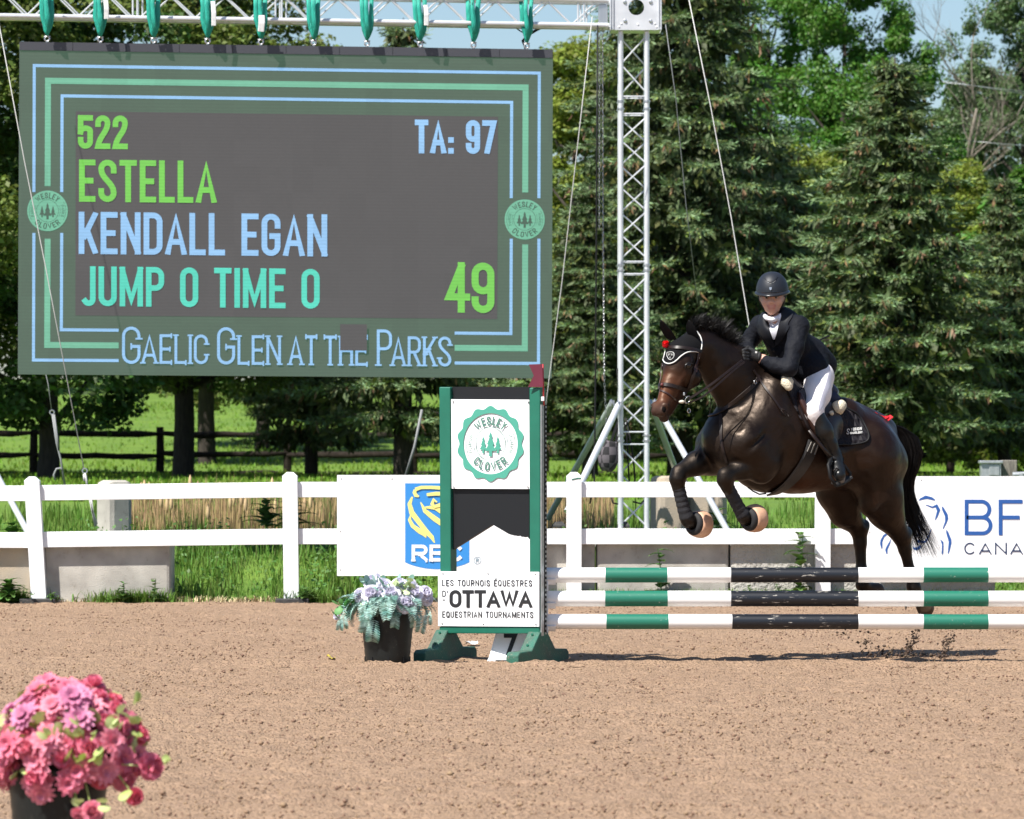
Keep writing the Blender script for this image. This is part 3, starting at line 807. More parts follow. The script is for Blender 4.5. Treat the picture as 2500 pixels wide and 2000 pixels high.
mark([(1115, 882), (1130, 892), (1162, 945), (1166, 980), (1150, 1020), (1128, 1060), (1122, 1055), (1142, 1000), (1140, 960), (1118, 910)])
mark([(1150, 1063), (1165, 1080), (1190, 1140), (1192, 1165), (1180, 1220), (1168, 1254), (1162, 1250), (1170, 1160), (1150, 1090)])
mark([(1102, 1138), (1128, 1160), (1130, 1200), (1126, 1256), (1116, 1256), (1117, 1180)])
mark([(684, 1090), (660, 1108), (638, 1145), (634, 1175), (645, 1214), (653, 1210), (652, 1160), (665, 1125), (688, 1105)])
mark([(722, 1130), (712, 1150), (680, 1205), (674, 1225), (684, 1256), (692, 1252), (692, 1220), (712, 1175)])
mark([(905, 1130), (920, 1145), (960, 1150), (985, 1152), (1000, 1130), (1030, 1062), (1036, 1058), (1022, 1110), (1000, 1158), (975, 1170), (920, 1166)])
mark([(888, 1195), (905, 1205), (925, 1200), (945, 1186), (958, 1192), (948, 1212), (920, 1226), (895, 1218)])
mark([(930, 1020), (950, 1075), (945, 1100), (920, 1120), (912, 1112), (932, 1092), (935, 1070), (922, 1030)])
obj('horse_mark', mb, M['navy_ink'], bb)

# ------------------------------------------------------------------ truss goal post holding the screen
TY = 44.82
MP = TY / FPX
def tube_obj(name, a, b, r, mt, parent, n=12):
    mb = MB(); mb.cyl(a, b, r, n=n); return obj(name, mb, mt, parent, smooth=40)
tower = thing('truss_tower', 'tall silver lattice truss tower with corner box and four braces', 'truss tower', ((1546 - CX) * MP, TY, 0.6))
TW = 0.125; tx = (1546.5 - CX) * MP; zb, ztop = 0.62, zz(80, TY)
for (sx, sy) in ((-1, -1), (1, -1), (-1, 1), (1, 1)):
    tube_obj('chord', (tx + sx * TW, TY + sy * TW, zb), (tx + sx * TW, TY + sy * TW, ztop), 0.025, M['aluminium'], tower)
seg = [zz(y, TY) for y in (1293, 1085, 1055, 670, 640, 280, 238, 82)]
def lattice(a0, a1, step, mkpt, parent, flip=0):
    n = max(2, round(abs(a1 - a0) / step)); d = (a1 - a0) / n
    for face in range(4):
        for k in range(n):
            s = (k + face + flip) % 2
            tube_obj('brace', mkpt(face, s, a0 + d * k), mkpt(face, 1 - s, a0 + d * (k + 1)), 0.0085, M['aluminium'], parent, 6)
def tower_pt(face, s, z):
    u = -TW if s else TW
    return ((tx + u, TY - TW, z), (tx + u, TY + TW, z), (tx - TW, TY + u, z), (tx + TW, TY + u, z))[face]
lat = MB()
def lat_add(a0, a1, step, mkpt, faces=(0, 1, 2, 3), flip=0, r=0.0085):
    n = max(2, round(abs(a1 - a0) / step)); d = (a1 - a0) / n
    for face in faces:
        for k in range(n):
            s = (k + face + flip) % 2
            lat.cyl(mkpt(face, s, a0 + d * k), mkpt(face, 1 - s, a0 + d * (k + 1)), r, n=6)
for (i, j) in ((0, 1), (2, 3), (4, 5), (6, 7)): lat_add(seg[i] + 0.03, seg[j] - 0.03, 0.245, tower_pt)
for z in [seg[k] for k in (1, 2, 3, 4, 5, 6)]:
    for face in range(4): lat.cyl(tower_pt(face, 0, z), tower_pt(face, 1, z), 0.008, n=6)
obj('lattice', lat, M['aluminium'], tower, smooth=40)
for (sx, sy) in ((-1, -1), (1, -1), (-1, 1), (1, 1)):
    mb = MB()
    for (za, zb_) in ((seg[1], seg[2]), (seg[3], seg[4]), (seg[5], seg[6])):
        for q in (0.28, 0.72):
            c = Vector((tx + sx * TW, TY + sy * TW, za + (zb_ - za) * q))
            mb.lathe([(0.0255, -0.012), (0.030, -0.01), (0.030, 0.01), (0.0255, 0.012)], c, 12)
            mb.cyl(c + Vector((-0.034, -0.012, 0)), c + Vector((0.036, -0.012, 0)), 0.006, n=6)
    obj('coupler', mb, M['steel'], tower, smooth=40)
# corner box
mb = MB()
bx0, bx1, bz0, bz1 = (1488 - CX) * MP, (1614 - CX) * MP, zz(78, TY), zz(-40, TY)
cxm, czm = (1552 - CX) * MP, zz(23, TY); fy = TY - 0.2
# front plate with a round hole
nh = 32; hole = [Vector((cxm + 0.075 * math.cos(2 * math.pi * k / nh), fy, czm + 0.075 * math.sin(2 * math.pi * k / nh))) for k in range(nh)]
outl = []
for k in range(nh):
    a = 2 * math.pi * k / nh; c, s = math.cos(a), math.sin(a)
    t = min(((bx1 - cxm) / c if c > 0 else (bx0 - cxm) / c) if abs(c) > 1e-6 else 9, ((bz1 - czm) / s if s > 0 else (bz0 - czm) / s) if abs(s) > 1e-6 else 9)
    outl.append(Vector((cxm + c * t, fy, czm + s * t)))
for k in range(nh):
    j = (k + 1) % nh; d = Vector((0, 0.006, 0))
    mb.face([hole[k], hole[j], outl[j], outl[k]][::-1]); mb.face([hole[k] + d, hole[j] + d, hole[j], hole[k]])
plate = obj('corner_plate', mb, M['aluminium'], tower)
mb = MB()
for q in (0.07, 0.93): mb.box((bx0 + (bx1 - bx0) * q, TY + 0.2, (bz0 + bz1) / 2), ((bx1 - bx0) * 0.12, 0.006, bz1 - bz0))
for x in (bx0 + 0.003, bx1 - 0.003): mb.box((x, TY + 0.001, (bz0 + bz1) / 2), (0.006, 0.385, bz1 - bz0))
mb.box(((bx0 + bx1) / 2, TY + 0.001, bz0 + 0.004), (bx1 - bx0 - 0.02, 0.385, 0.006))
for x in (bx0 + 0.018, bx1 - 0.018):
    for s in (-1, 1): mb.box((x + s * 0.012, fy - 0.008, (bz0 + bz1) / 2), (0.010, 0.014, bz1 - bz0))
obj('corner_box', mb, M['aluminium'], tower, bevel=0.003)
for (px, py) in ((1525, 56), (1587, 56), (1524, 10), (1587, 10), (1516, 62), (1597, 62), (1510, 70), (1601, 70), (1556, 64)):
    mb = MB(); c = Vector(((px - CX) * MP, fy, zz(py, TY)))
    mb.lathe([(0.018, -0.012), (0.018, 0.006), (0.010, 0.014), (0, 0.014)] if py in (56, 10) else [(0.009, -0.005), (0.008, 0.006), (0, 0.008)], c, 10, Matrix.Rotation(math.radians(90), 3, 'X'))
    obj('bolt', mb, M['steel'] if py in (56, 10) else M['sign_white'], tower, smooth=40)
# braces and feet
def outrigger(pa, Ya, pb, Yb, r, mt):
    o_ = tube_obj('outrigger', W(*pa, Ya), W(*pb, Yb), r, mt, tower, 14)
    mb = MB(); c = W(*pa, Ya); mb.torus(c, 0.032, 0.011, Matrix.Rotation(math.radians(80), 3, 'Y'), 12, 6); mb.box(c, (0.05, 0.05, 0.06)); obj('clamp', mb, M['steel'], o_, smooth=40)
outrigger((1494, 985), TY + 0.2, (1338, 1266), TY + 1.35, 0.030, M['shaded_tube'])
outrigger((1511, 988), TY - 0.17, (1385, 1250), TY - 0.95, 0.033, M['aluminium'])
outrigger((1590, 986), TY + 0.2, (1692, 1262), TY + 1.35, 0.030, M['shaded_tube'])
outrigger((1600, 984), TY - 0.12, (1778, 1300), TY - 0.75, 0.030, M['aluminium'])
for (px, py, Y) in ((1365, 1283, TY - 0.3), (1522, 1283, TY - 0.05), (1362, 1283, TY + 1.3)):
    mb = MB(); c = W(px, py, Y); mb.lathe([(0.085, 0.0), (0.085, 0.02), (0.05, 0.055), (0.0, 0.055)], (c.x, c.y, c.z - 0.02), 4, Matrix.Rotation(math.radians(45), 3, 'Z')); obj('base_plate', mb, M['rubber'], tower)
mb = MB(); mb.box((tx, TY + 0.05, 0.50), (0.75, 0.65, 0.235)); tag(obj('concrete_block', mb, M['concrete'], bevel=0.02), 'concrete block under the foot of the truss tower', 'concrete block', BG)

# horizontal truss
beam = thing('truss_beam', 'silver horizontal lattice truss carrying the screen slings', 'truss beam', ((700 - CX) * MP, TY, zz(48, TY)))
pL, pR = W(-330, 33.5, TY - 0.95), W(1486, 62.5, TY - 0.12)
pL.y = TY - 0.95; ax = (pR - pL)
dz = Vector((0, 0, 0.24)); dy = Vector((0.03, 0.24, 0))
for (k, (vz, vy)) in enumerate(((0, 0), (1, 0), (0, 1), (1, 1))):
    tube_obj('chord', pL + dz * vz + dy * vy, pR + dz * vz + dy * vy, 0.025, M['aluminium'], beam)
lat = MB()
def beam_pt(face, s, u):
    b_ = pL + ax * u
    return (b_ + dz * s, b_ + dy + dz * (1 - s), b_ + dy * s, b_ + dz + dy * s)[face]
lat_add(0.005, 0.352, 0.036, beam_pt); lat_add(0.556, 0.985, 0.0365, beam_pt, flip=1); lat_add(0.365, 0.548, 0.0366, beam_pt)
for u in (0.356, 0.362, 0.5475 - 0.0, 0.556, 0.958, 0.966):
    for face in range(4): lat.cyl(beam_pt(face, 0, u), beam_pt(face, 1, u), 0.009, n=6)
obj('lattice', lat, M['aluminium'], beam, smooth=40)

# slings and shackles
M['tag_white'] = mat('tag_white', (0.75, 0.76, 0.76), 0.5, col2=(0.6, 0.62, 0.63), vscale=40)
M['pcol'] = M['steel']
TL, TR, BL, BR = W(48, 103, 44.0), W(1350, 122, 44.67), W(44, 914, 44.0), W(1347, 924, 44.67)
sn = (TR - TL).cross(BL - TL).normalized(); sn = sn if sn.y < 0 else -sn
spl = Plane(TL, sn)
sl_px = [115, 245, 375, 507, 637, 766, 896, 1026, 1156, 1286]
words = ['green lifting sling above the left end of the screen', 'green lifting sling with a long white tag, second from the left', 'green lifting sling without a tag, third from the left', 'green lifting sling with white tag hanging over the truss tube, fourth from the left',
         'green lifting sling wrapped with a grey tag below the tube', 'green lifting sling beside the truss joint with a tag at its shackle', 'green lifting sling in front of the sky above the grey panel', 'green lifting sling with white tag above the TA 97 line', 'green lifting sling with open loop, second from the right end', 'green lifting sling by the black cables at the right end of the screen']
for k, px in enumerate(sl_px):
    ytop = 103 + 19 * (px - 48) / 1302
    pc = spl.hit(px, ytop); ych = 36 + 0.0176 * px
    sy = pc.y
    t = thing('lifting_sling', words[k], 'lifting sling', tuple(pc), 'green lifting slings along the truss')
    y1 = ytop - 17
    r3 = random.Random(k)
    for q, (o0, o1, yb_) in enumerate(((-7, -14, 0.0), (3, -3, -0.09), (9, 12, -0.03))):
        mb = MB(); pts, wd, nm = [], [], []
        for (yy, xx, w_) in ((y1, -1 + q, 5), (y1 - 12, o0 * 0.45, 12), (y1 - 26, o0 * 0.9, 15), (ych, (o0 + o1) / 2, 17), (ych - 30, o1 * 0.85, 15), (ych - 60, o1, 13)):
            jx = r3.uniform(-1.2, 1.2)
            pts.append(W(px + xx + jx, yy, sy - 0.03 + (yb_ if yy < ych + 25 else yb_ * 0.3) - 0.012 * q)); wd.append(0.82 * w_ * MP * r3.uniform(0.85, 1.1)); nm.append(Vector((r3.uniform(-0.5, 0.5), -1, 0.1)))
        mb.ribbon(pts, nm, wd, 0.012); obj('webbing', mb, M['sling'], t, smooth=1)
    if k in (1, 3, 7, 4):
        mb = MB(); c0 = W(px + (13 if k != 4 else 2), ych - 42 if k != 4 else ych - 10, sy - 0.16); c1 = W(px + (15 if k != 4 else 0), ych + (6 if k == 1 else 18 if k == 3 else 8 if k == 7 else 30), sy - 0.16)
        mb.ribbon([c0, (c0 + c1) / 2 + Vector((0.005, -0.01, 0)), c1], [(0.1, -1, 0.1)] * 3, 0.045 if k != 4 else 0.06, 0.004); obj('tag', mb, M['tag_white'], t)
    sb = MB(); c = W(px, ytop - 9, sy)
    sb.torus(c, 0.022, 0.008, Matrix.Rotation(math.radians(90), 3, 'X'), 16, 8); sb.cyl(c + Vector((0, 0, -0.055)), c + Vector((0, 0, -0.02)), 0.012, n=10)
    c = W(px, ytop - 18, sy); sb.torus(c, 0.014, 0.006, Matrix.Rotation(math.radians(90), 3, 'Y'), 12, 6); sb.cyl(c - Vector((0.03, 0, 0.012)), c + Vector((0.03, 0, -0.012)), 0.006, n=8)
    obj('shackle', sb, M['steel'], t, smooth=40)

# ------------------------------------------------------------------ LED screen
scr = thing('video_screen', 'large green and grey LED scoreboard hanging from the truss', 'scoreboard', tuple((BL + BR) / 2))
def led(name, r, g_, b_, s=1.0, base=0.04):
    e = srgb(r, g_, b_)
    m = mat(name, (base, base, base), 0.6, emit=e, estr=s, spec=0.2)
    nt = m.node_tree; N = nt.nodes; L = nt.links; b = N['Principled BSDF']
    tc = N.new('ShaderNodeTexCoord'); w_ = N.new('ShaderNodeTexNoise'); w_.inputs['Scale'].default_value = 3.0
    mp = N.new('ShaderNodeMapping'); mp.inputs['Scale'].default_value = (8, 8, 30); L.new(tc.outputs['Object'], mp.inputs[0]); L.new(mp.outputs[0], w_.inputs[0])
    r_ = N.new('ShaderNodeMapRange'); r_.inputs[3].default_value = s * 0.88; r_.inputs[4].default_value = s * 1.12
    L.new(w_.outputs[0], r_.inputs[0])
    sc_ = N.new('ShaderNodeVectorMath'); sc_.operation = 'MULTIPLY'; sc_.inputs[1].default_value = (4.02, 0.0, 4.02); L.new(tc.outputs['Object'], sc_.inputs[0])
    fl_ = N.new('ShaderNodeVectorMath'); fl_.operation = 'FLOOR'; L.new(sc_.outputs[0], fl_.inputs[0])
    wn_ = N.new('ShaderNodeTexWhiteNoise'); L.new(fl_.outputs[0], wn_.inputs[0])
    m1 = N.new('ShaderNodeMapRange'); m1.inputs[3].default_value = 0.95; m1.inputs[4].default_value = 1.05; L.new(wn_.outputs[0], m1.inputs[0])
    wv_ = N.new('ShaderNodeTexWave'); wv_.bands_direction = 'Z'; wv_.inputs['Scale'].default_value = 10.0; L.new(tc.outputs['Object'], wv_.inputs[0])
    m2 = N.new('ShaderNodeMapRange'); m2.inputs[3].default_value = 0.94; m2.inputs[4].default_value = 1.06; L.new(wv_.outputs['Fac'], m2.inputs[0])
    x1 = N.new('ShaderNodeMath'); x1.operation = 'MULTIPLY'; L.new(r_.outputs[0], x1.inputs[0]); L.new(m1.outputs[0], x1.inputs[1])
    x2 = N.new('ShaderNodeMath'); x2.operation = 'MULTIPLY'; L.new(x1.outputs[0], x2.inputs[0]); L.new(m2.outputs[0], x2.inputs[1])
    L.new(x2.outputs[0], b.inputs['Emission Strength'])
    return m
LS = 0.385
M['led_green'] = led('led_green', 78, 110, 88, LS)
M['led_grey'] = led('led_grey', 84, 82, 83, LS)
M['led_blue'] = led('led_blue', 148, 200, 246, LS * 1.38)
M['led_mint'] = led('led_mint', 118, 200, 165, LS * 1.22)
M['led_lime'] = led('led_lime', 118, 214, 76, LS * 1.32)
M['led_teal'] = led('led_teal', 76, 224, 198, LS * 1.32)
M['led_dark'] = led('led_dark', 62, 106, 84, LS)
mb = MB(); flat(mb, spl, [(48, 103), (44, 914), (1347, 924), (1350, 122)], 0, 0.10)
M['housing'] = mat('housing', (0.03, 0.032, 0.036), 0.6)
body = obj('housing', mb, M['housing'], scr)
for k in range(10):
    xa = 48 + 130.2 * k; xb = xa + 129.2; ya = 103 + 1.9 * k; yb_ = ya + 1.9
    mb = MB(); flat(mb, spl, [(xa, ya - 1), (xa, ya + 19.5), (xb, yb_ + 19.5), (xb, yb_ - 1)], 0.012, 0.012)
    if k == 0: M['header'] = mat('header', (0.055, 0.057, 0.068), 0.45)
    obj('header_panel', mb, M['header'], scr)
mb = MB(); flat(mb, spl, [(48, 123), (44, 914), (1347, 924), (1350, 142.5)], 0.004); disp = obj('display', mb, M['led_green'], scr)
mb = MB(); flat(mb, spl, [(185, 272), (184, 770.5), (1214, 779.5), (1216, 285)], 0.006); obj('score_panel', mb, M['led_grey'], disp)
mb = MB()
def band(x0, y0, x1, y1, w_, off):
    if abs(x1 - x0) > abs(y1 - y0): flat(mb, spl, [(x0, y0), (x0, y0 + w_), (x1, y1 + w_), (x1, y1)], off)
    else: flat(mb, spl, [(x0, y0), (x1, y1), (x1 + w_, y1), (x0 + w_, y0)], off)
def frame(xl, yt, ytr, xr, yb_, ybr, w_, gl, gr):
    """left x, top y at left / right, right x, bottom y left / right, width; gaps for the round emblems"""
    band(xl, yt, xr + w_, ytr, w_, 0.006)
    band(xl, yt + w_, xl - 1, gl[0], w_, 0.006); band(xl - 1, gl[1], xl - 2, yb_, w_, 0.006)
    band(xr, ytr + w_, xr - 1, gr[0], w_, 0.006); band(xr - 1, gr[1], xr - 2, ybr, w_, 0.006)
    band(xl - 2, yb_, 289.6, yb_ + 1.2, w_, 0.006); band(1110, ybr - 1.2, xr - 2 + w_, ybr, w_, 0.006)
frame(80, 156.5, 175, 1313, 875.5, 884, 7.4, (469, 569), (484, 583)); frame(148, 230.5, 246.5, 1245.5, 801.5, 811, 7.4, (469, 569), (484, 583))
obj('frame_lines', mb, M['led_blue'], disp)
mb = MB(); frame(110, 190, 206.5, 1276, 835, 843.5, 14.5, (454.6, 583), (470, 597)); obj('frame_band', mb, M['led_mint'], disp)
def line(s, mt, xl, yb_, xr, ybr, hpx, h, gap=0.16, rn=1.0):
    mb = MB(); put_text(mb, s, spl, xl, yb_, xr, ybr, hpx, h, gap, 0.009, rnd_=rn); return obj('text_line', mb, mt, disp)
line('522', M['led_lime'], 190, 363, 312, 364.5, 82, 0.083, 0.15)
line('TA: 97', M['led_blue'], 1012.7, 374.5, 1212, 376.5, 82.5, 0.083, 0.15)
line('ESTELLA', M['led_lime'], 193, 492.5, 528, 496, 103, 0.068)
line('KENDALL EGAN', M['led_blue'], 192, 620, 799, 626.5, 103, 0.068)
line('JUMP 0 TIME 0', M['led_teal'], 200, 747, 780.5, 754, 97, 0.07)
line('49', M['led_lime'], 1088, 762.5, 1207, 765, 123, 0.07, 0.14)
mb = MB()
def serif_word(s, xl, xr, yb_, hp): put_text(mb, s, spl, xl, yb_, xr, yb_ + 0.0075 * (xr - xl), hp, 0.040 if hp > 80 else 0.047, 0.16, 0.009, serif=0.095)
serif_word('G', 298, 343, 888.5, 91); serif_word('AELIC', 346, 508, 888, 72); serif_word('G', 530, 574, 890, 91); serif_word('LEN', 580, 686, 890.5, 72)
serif_word('AT', 705, 775, 891.5, 73); serif_word('THE', 790, 898, 892.5, 73); serif_word('P', 920, 957, 893.5, 89); serif_word('ARKS', 955, 1102, 894, 73)
obj('text_line', mb, M['led_blue'], disp)
mb = MB(); flat(mb, spl, [(830.5, 791.6), (830.5, 855.5), (895.8, 856.3), (895.8, 792.2)], 0.022); obj('dead_module', mb, M['led_grey'], disp)
emblem(spl, 116, 515, 49.5, 0.007, M['led_mint'], (M['led_dark'], M['led_dark']), disp)
emblem(spl, 1281, 536, 49, 0.007, M['led_mint'], (M['led_dark'], M['led_dark']), disp)

# chain hoist, bag, cables
def chain_mesh(pts, link=0.030):
    mb = MB(); 
    for (a, b_) in zip(pts, pts[1:]):
        a, b_ = Vector(a), Vector(b_); n = max(1, int((b_ - a).length / link)); d = (b_ - a).normalized()
        for k in range(n):
            c = a + (b_ - a) * ((k + 0.5) / n)
            ang = k % 2
            q = d.to_track_quat('Z', 'X').to_matrix() @ Matrix.Rotation(math.radians(90 * ang + 20), 3, 'Z') @ Matrix.Rotation(math.radians(90), 3, 'X') @ Matrix.Diagonal((0.62, 1.28, 1.0))
            mb.torus(c, link * 0.46, link * 0.13, q, 8, 4)
    return mb
ch = thing('chain_hoist', 'long steel hoist chain hanging down beside the truss tower', 'hoist chain', tuple(W(1467, 1075, TY - 0.1)))
obj('chain', chain_mesh([W(1464, 55, TY - 0.12), W(1463, 560, TY - 0.1)]), M['chain'], ch, smooth=40)
obj('chain', chain_mesh([W(1471, 55, TY - 0.1), W(1472, 560, TY - 0.08), W(1475, 920, TY - 0.06), W(1482, 1078, TY - 0.05)]), M['chain'], ch, smooth=40)
mb = MB(); mb.box(W(1472, 40, TY - 0.06), (0.09, 0.12, 0.22)); mb.cyl(W(1472, 70, TY - 0.06), W(1472, 60, TY - 0.06), 0.03, n=12); obj('hoist_body', mb, M['steel'], ch, bevel=0.01)
mb = MB(); mb.tube([W(1459, 62, TY - 0.2), W(1457, 400, TY - 0.16), W(1454, 900, TY - 0.12), W(1451, 1175, TY - 0.1), W(1440, 1230, TY - 0.1)], 0.008, 8)
tag(obj('black_cable', mb, M['black'], smooth=1), 'straight black cable hanging left of the hoist chain', 'cable', 'black cables on the truss')
for (pts, lb) in (([(1507, 900), (1512, 985), (1530, 1060), (1536, 1180)], 'black cable looping down inside the truss tower'), ([(1528, 1020), (1540, 1080), (1548, 1140), (1551, 1190)], 'thin black cable curving behind the tower lattice'), ([(1492, 1213), (1496, 1228), (1512, 1232)], 'short black cable end under the top fence rail'), ([(1545, 1225), (1565, 1230), (1572, 1222)], 'short curl of black cable at the tower foot')):
    mb = MB(); mb.tube([W(x, y, TY + 0.02) for x, y in pts], 0.009, 7); tag(obj('black_cable', mb, M['black'], smooth=1), lb, 'cable', 'black cables on the truss')
for (pts, lb) in (([(1284, 120), (1276, 100), (1290, 85), (1312, 72), (1330, 64)], 'bundle of black cable rising from the screen to the truss'), ([(1250, 62), (1270, 76), (1284, 84)], 'short black cable tied under the truss near the last sling'), ([(74, 42), (95, 55), (118, 80), (128, 104)], 'thin black cable hanging under the truss at the left')):
    mb = MB(); mb.tube([W(x, y, TY + 0.05) for x, y in pts], 0.014 if 'bundle' in lb else 0.006, 7); tag(obj('black_cable', mb, M['black'], smooth=1), lb, 'cable', 'black cables on the truss')
def bag_mat():
    m = mat('bag_cloth', (0.03, 0.028, 0.032), 0.85)
    nt = m.node_tree; N = nt.nodes; L = nt.links
    tc = N.new('ShaderNodeTexCoord'); ck = N.new('ShaderNodeTexChecker'); ck.inputs['Scale'].default_value = 13
    ck.inputs[1].default_value = (0.016, 0.015, 0.018, 1); ck.inputs[2].default_value = (0.105, 0.092, 0.105, 1)
    L.new(tc.outputs['Object'], ck.inputs[0]); L.new(ck.outputs[0], N['Principled BSDF'].inputs['Base Color']); return m
M['bag'] = bag_mat()
bagc = W(1487, 1112, TY - 0.06)
bag = thing('chain_bag', 'grey and black checked chain bag hanging on the truss tower', 'bag', tuple(W(1487, 1150, TY - 0.06)))
mb = MB(); mb.lathe([(0.0, -0.155), (0.05, -0.15), (0.085, -0.11), (0.105, -0.03), (0.098, 0.06), (0.085, 0.12), (0.09, 0.14), (0.075, 0.135), (0.07, 0.05)], bagc, 14, Matrix.Rotation(math.radians(9), 3, 'Y'))
R4 = random.Random(3); mb.v = [(x + R4.uniform(-.007, .007), y + R4.uniform(-.007, .007), z + R4.uniform(-.006, .006)) for x, y, z in mb.v]
obj('pouch', mb, M['bag'], bag, smooth=1)
mb = MB()
for (a, b_) in (((1492, 1078), (1512, 1022)), ((1504, 1084), (1515, 1022))): mb.ribbon([W(*a, TY - 0.12), W(*b_, TY - 0.1)], [(0, -1, 0)] * 2, 0.028, 0.004)
obj('strap', mb, M['black'], bag)

# guy ropes
def rope(pts, Ys, r, mt, label, cat='guy rope', name='guy_rope', group='guy ropes of the truss'):
    mb = MB(); mb.tube([W(x, y, Y) for (x, y), Y in zip(pts, Ys)], r, 7)
    return tag(obj(name, mb, mt, smooth=1), label, cat, group)
def ringed(name, label, ropepts, Ys, ringat, Yr, mt, tails):
    t = thing(name, label, 'guy rope', tuple(W(*ropepts[-1], Ys[-1])), 'guy ropes of the truss')
    mb = MB(); mb.tube([W(x, y, Y) for (x, y), Y in zip(ropepts, Ys)], 0.0048, 7); obj('line', mb, mt, t, smooth=1)
    mb = MB(); mb.torus(W(*ringat, Yr), 0.022, 0.007, Matrix.Rotation(math.radians(90), 3, 'X'), 14, 6); obj('ring', mb, M['steel'], t, smooth=40)
    for tl in tails:
        mb = MB(); mb.tube([W(x, y, Yr) for x, y in tl], 0.011, 6); obj('tail', mb, M['rope'] if mt is M['rope'] else M['grey_rope'], t, smooth=1)
ringed('guy_rope', 'taut pale guy rope crossing in front of the left side of the screen', [(-30, -90), (60, 395), (112, 655), (205, 1146)], [43.3, 43.25, 43.2, 43.1], (207, 1150), 43.1, M['rope'], [[(207, 1155), (211, 1172), (213, 1190)], [(213, 1190), (224, 1240), (233, 1285)], [(205, 1158), (206, 1175)], [(222, 1215), (226, 1250), (236, 1280)]])
ringed('guy_rope', 'thin grey guy rope with ratchet strap behind the screen at the left', [(100, 860), (118, 940), (126, 1002)], [47, 47, 47], (127, 1007), 47, M['grey_rope'], [[(128, 1012), (138, 1080), (148, 1120), (158, 1184)], [(132, 1012), (140, 1070), (143, 1100)], [(135, 1172), (131, 1160), (138, 1145), (148, 1143), (152, 1150)]])
rope([(1446, 40), (1405, 400), (1372, 690), (1340, 930), (1325, 1050)], [44.0, 44.2, 44.4, 44.5, 44.6], 0.0050, M['rope'], 'white guy rope slanting down beside the right edge of the screen')
rope([(1674, -40), (1735, 260), (1785, 530), (1830, 800), (1850, 920)], [44.4, 44.2, 44.0, 43.9, 43.8], 0.0052, M['rope'], 'white guy rope slanting across the spruces to behind the rider')
rope([(1625, 60), (1650, 240), (1675, 500), (1703, 740)], [46, 46.3, 46.6, 47], 0.005, M['grey_rope'], 'thin dark guy line right of the truss tower')
rope([(1030, 1000), (1012, 1090), (990, 1162)], [47, 47, 47], 0.014, M['grey_rope'], 'grey ratchet strap slanting behind the board with the lion shield', 'strap', 'ratchet_strap')
mb = MB(); mb.cyl(W(-24, 1130, TY - 0.2), W(70, 1304, TY - 0.7), 0.03, n=14); tag(obj('outrigger_brace', mb, M['aluminium'], smooth=40), 'white slanting brace of the other tower at the far left edge', 'brace')

# grey utility box and stump behind the right board
ub = thing('utility_box', 'small grey metal utility box behind the blue horse board', 'utility box', tuple(W(2418, 1165, 47)))
mb = MB(); c = W(2418, 1150, 47); mb.box((c.x, c.y, c.z), (0.20, 0.18, 0.16)); obj('cabinet', mb, M['galv'], ub, bevel=0.006)
mb = MB(); mb.box((c.x, c.y - 0.01, c.z + 0.09), (0.23, 0.22, 0.03)); obj('lid', mb, M['galv'], ub, bevel=0.006)
mb = MB(); mb.box((c.x + 0.03, c.y - 0.095, c.z + 0.01), (0.10, 0.012, 0.11)); obj('door', mb, M['galv'], ub, bevel=0.003)
mb = MB(); c = W(2462, 1150, 47.1); mb.box((c.x, c.y, c.z - 0.2), (0.16, 0.16, 0.62)); tag(obj('wooden_post', mb, mat('weathered', (0.22, 0.2, 0.17), 0.9, col2=(0.1, 0.09, 0.08), vscale=30, stretch=(4, 4, 0.5)), bevel=0.01), 'weathered wooden post right of the utility box', 'post')
mb = MB(); mb.cyl(W(2472, 1160, 46.8), W(2520, 1158, 46.8), 0.03, n=10); mb.cyl(W(2495, 1156, 46.7), W(2495, 1185, 46.7), 0.03, n=10); tag(obj('metal_pipe', mb, M['galv'], smooth=40), 'grey metal pipe fitting beside the wooden post', 'pipe')

# ------------------------------------------------------------------ dark split rail fence on the lawn
rf = thing('split_rail_fence', 'dark weathered three rail wooden fence across the lawn', 'fence', (0, 91, 0.9))
RY = 91
pp = [-560, -235, 90, 390, 697, 1010, 1330, 1640, 1990, 2320, 2640]
for k, px in enumerate(pp):
    x = (px - CX) * RY / FPX; Yq = RY + (0.8 * math.sin(k * 2.1))
    mb = MB(); mb.tube([(x, Yq, 0.8), (x + 0.01, Yq, 1.4), (x + 0.02 * math.sin(k), Yq, zz(1040 + 6 * math.sin(k * 3), RY))], [0.085, 0.08, 0.07], 8); obj('post', mb, M['old_wood'], rf, smooth=40)
for k in range(len(pp) - 1):
    for j, py in enumerate((1058, 1110, 1157)):
        xa, xb = (pp[k] - CX) * RY / FPX, (pp[k + 1] - CX) * RY / FPX; R5 = random.Random(k * 9 + j)
        za, zb_ = zz(py + R5.uniform(-4, 4), RY), zz(py + R5.uniform(-4, 4), RY)
        mb = MB(); n = 6
        mb.tube([(xa + (xb - xa) * q / n, RY + 0.8 * math.sin(k * 2.1) * (1 - q / n) + 0.8 * math.sin((k + 1) * 2.1) * q / n - 0.05, za + (zb_ - za) * q / n + R5.uniform(-.015, .015) - 0.02 * math.sin(math.pi * q / n)) for q in range(n + 1)], [0.045] + [R5.uniform(0.055, 0.075) for _ in range(n - 1)] + [0.035], 7)
        obj('rail', mb, M['old_wood'], rf, smooth=1)
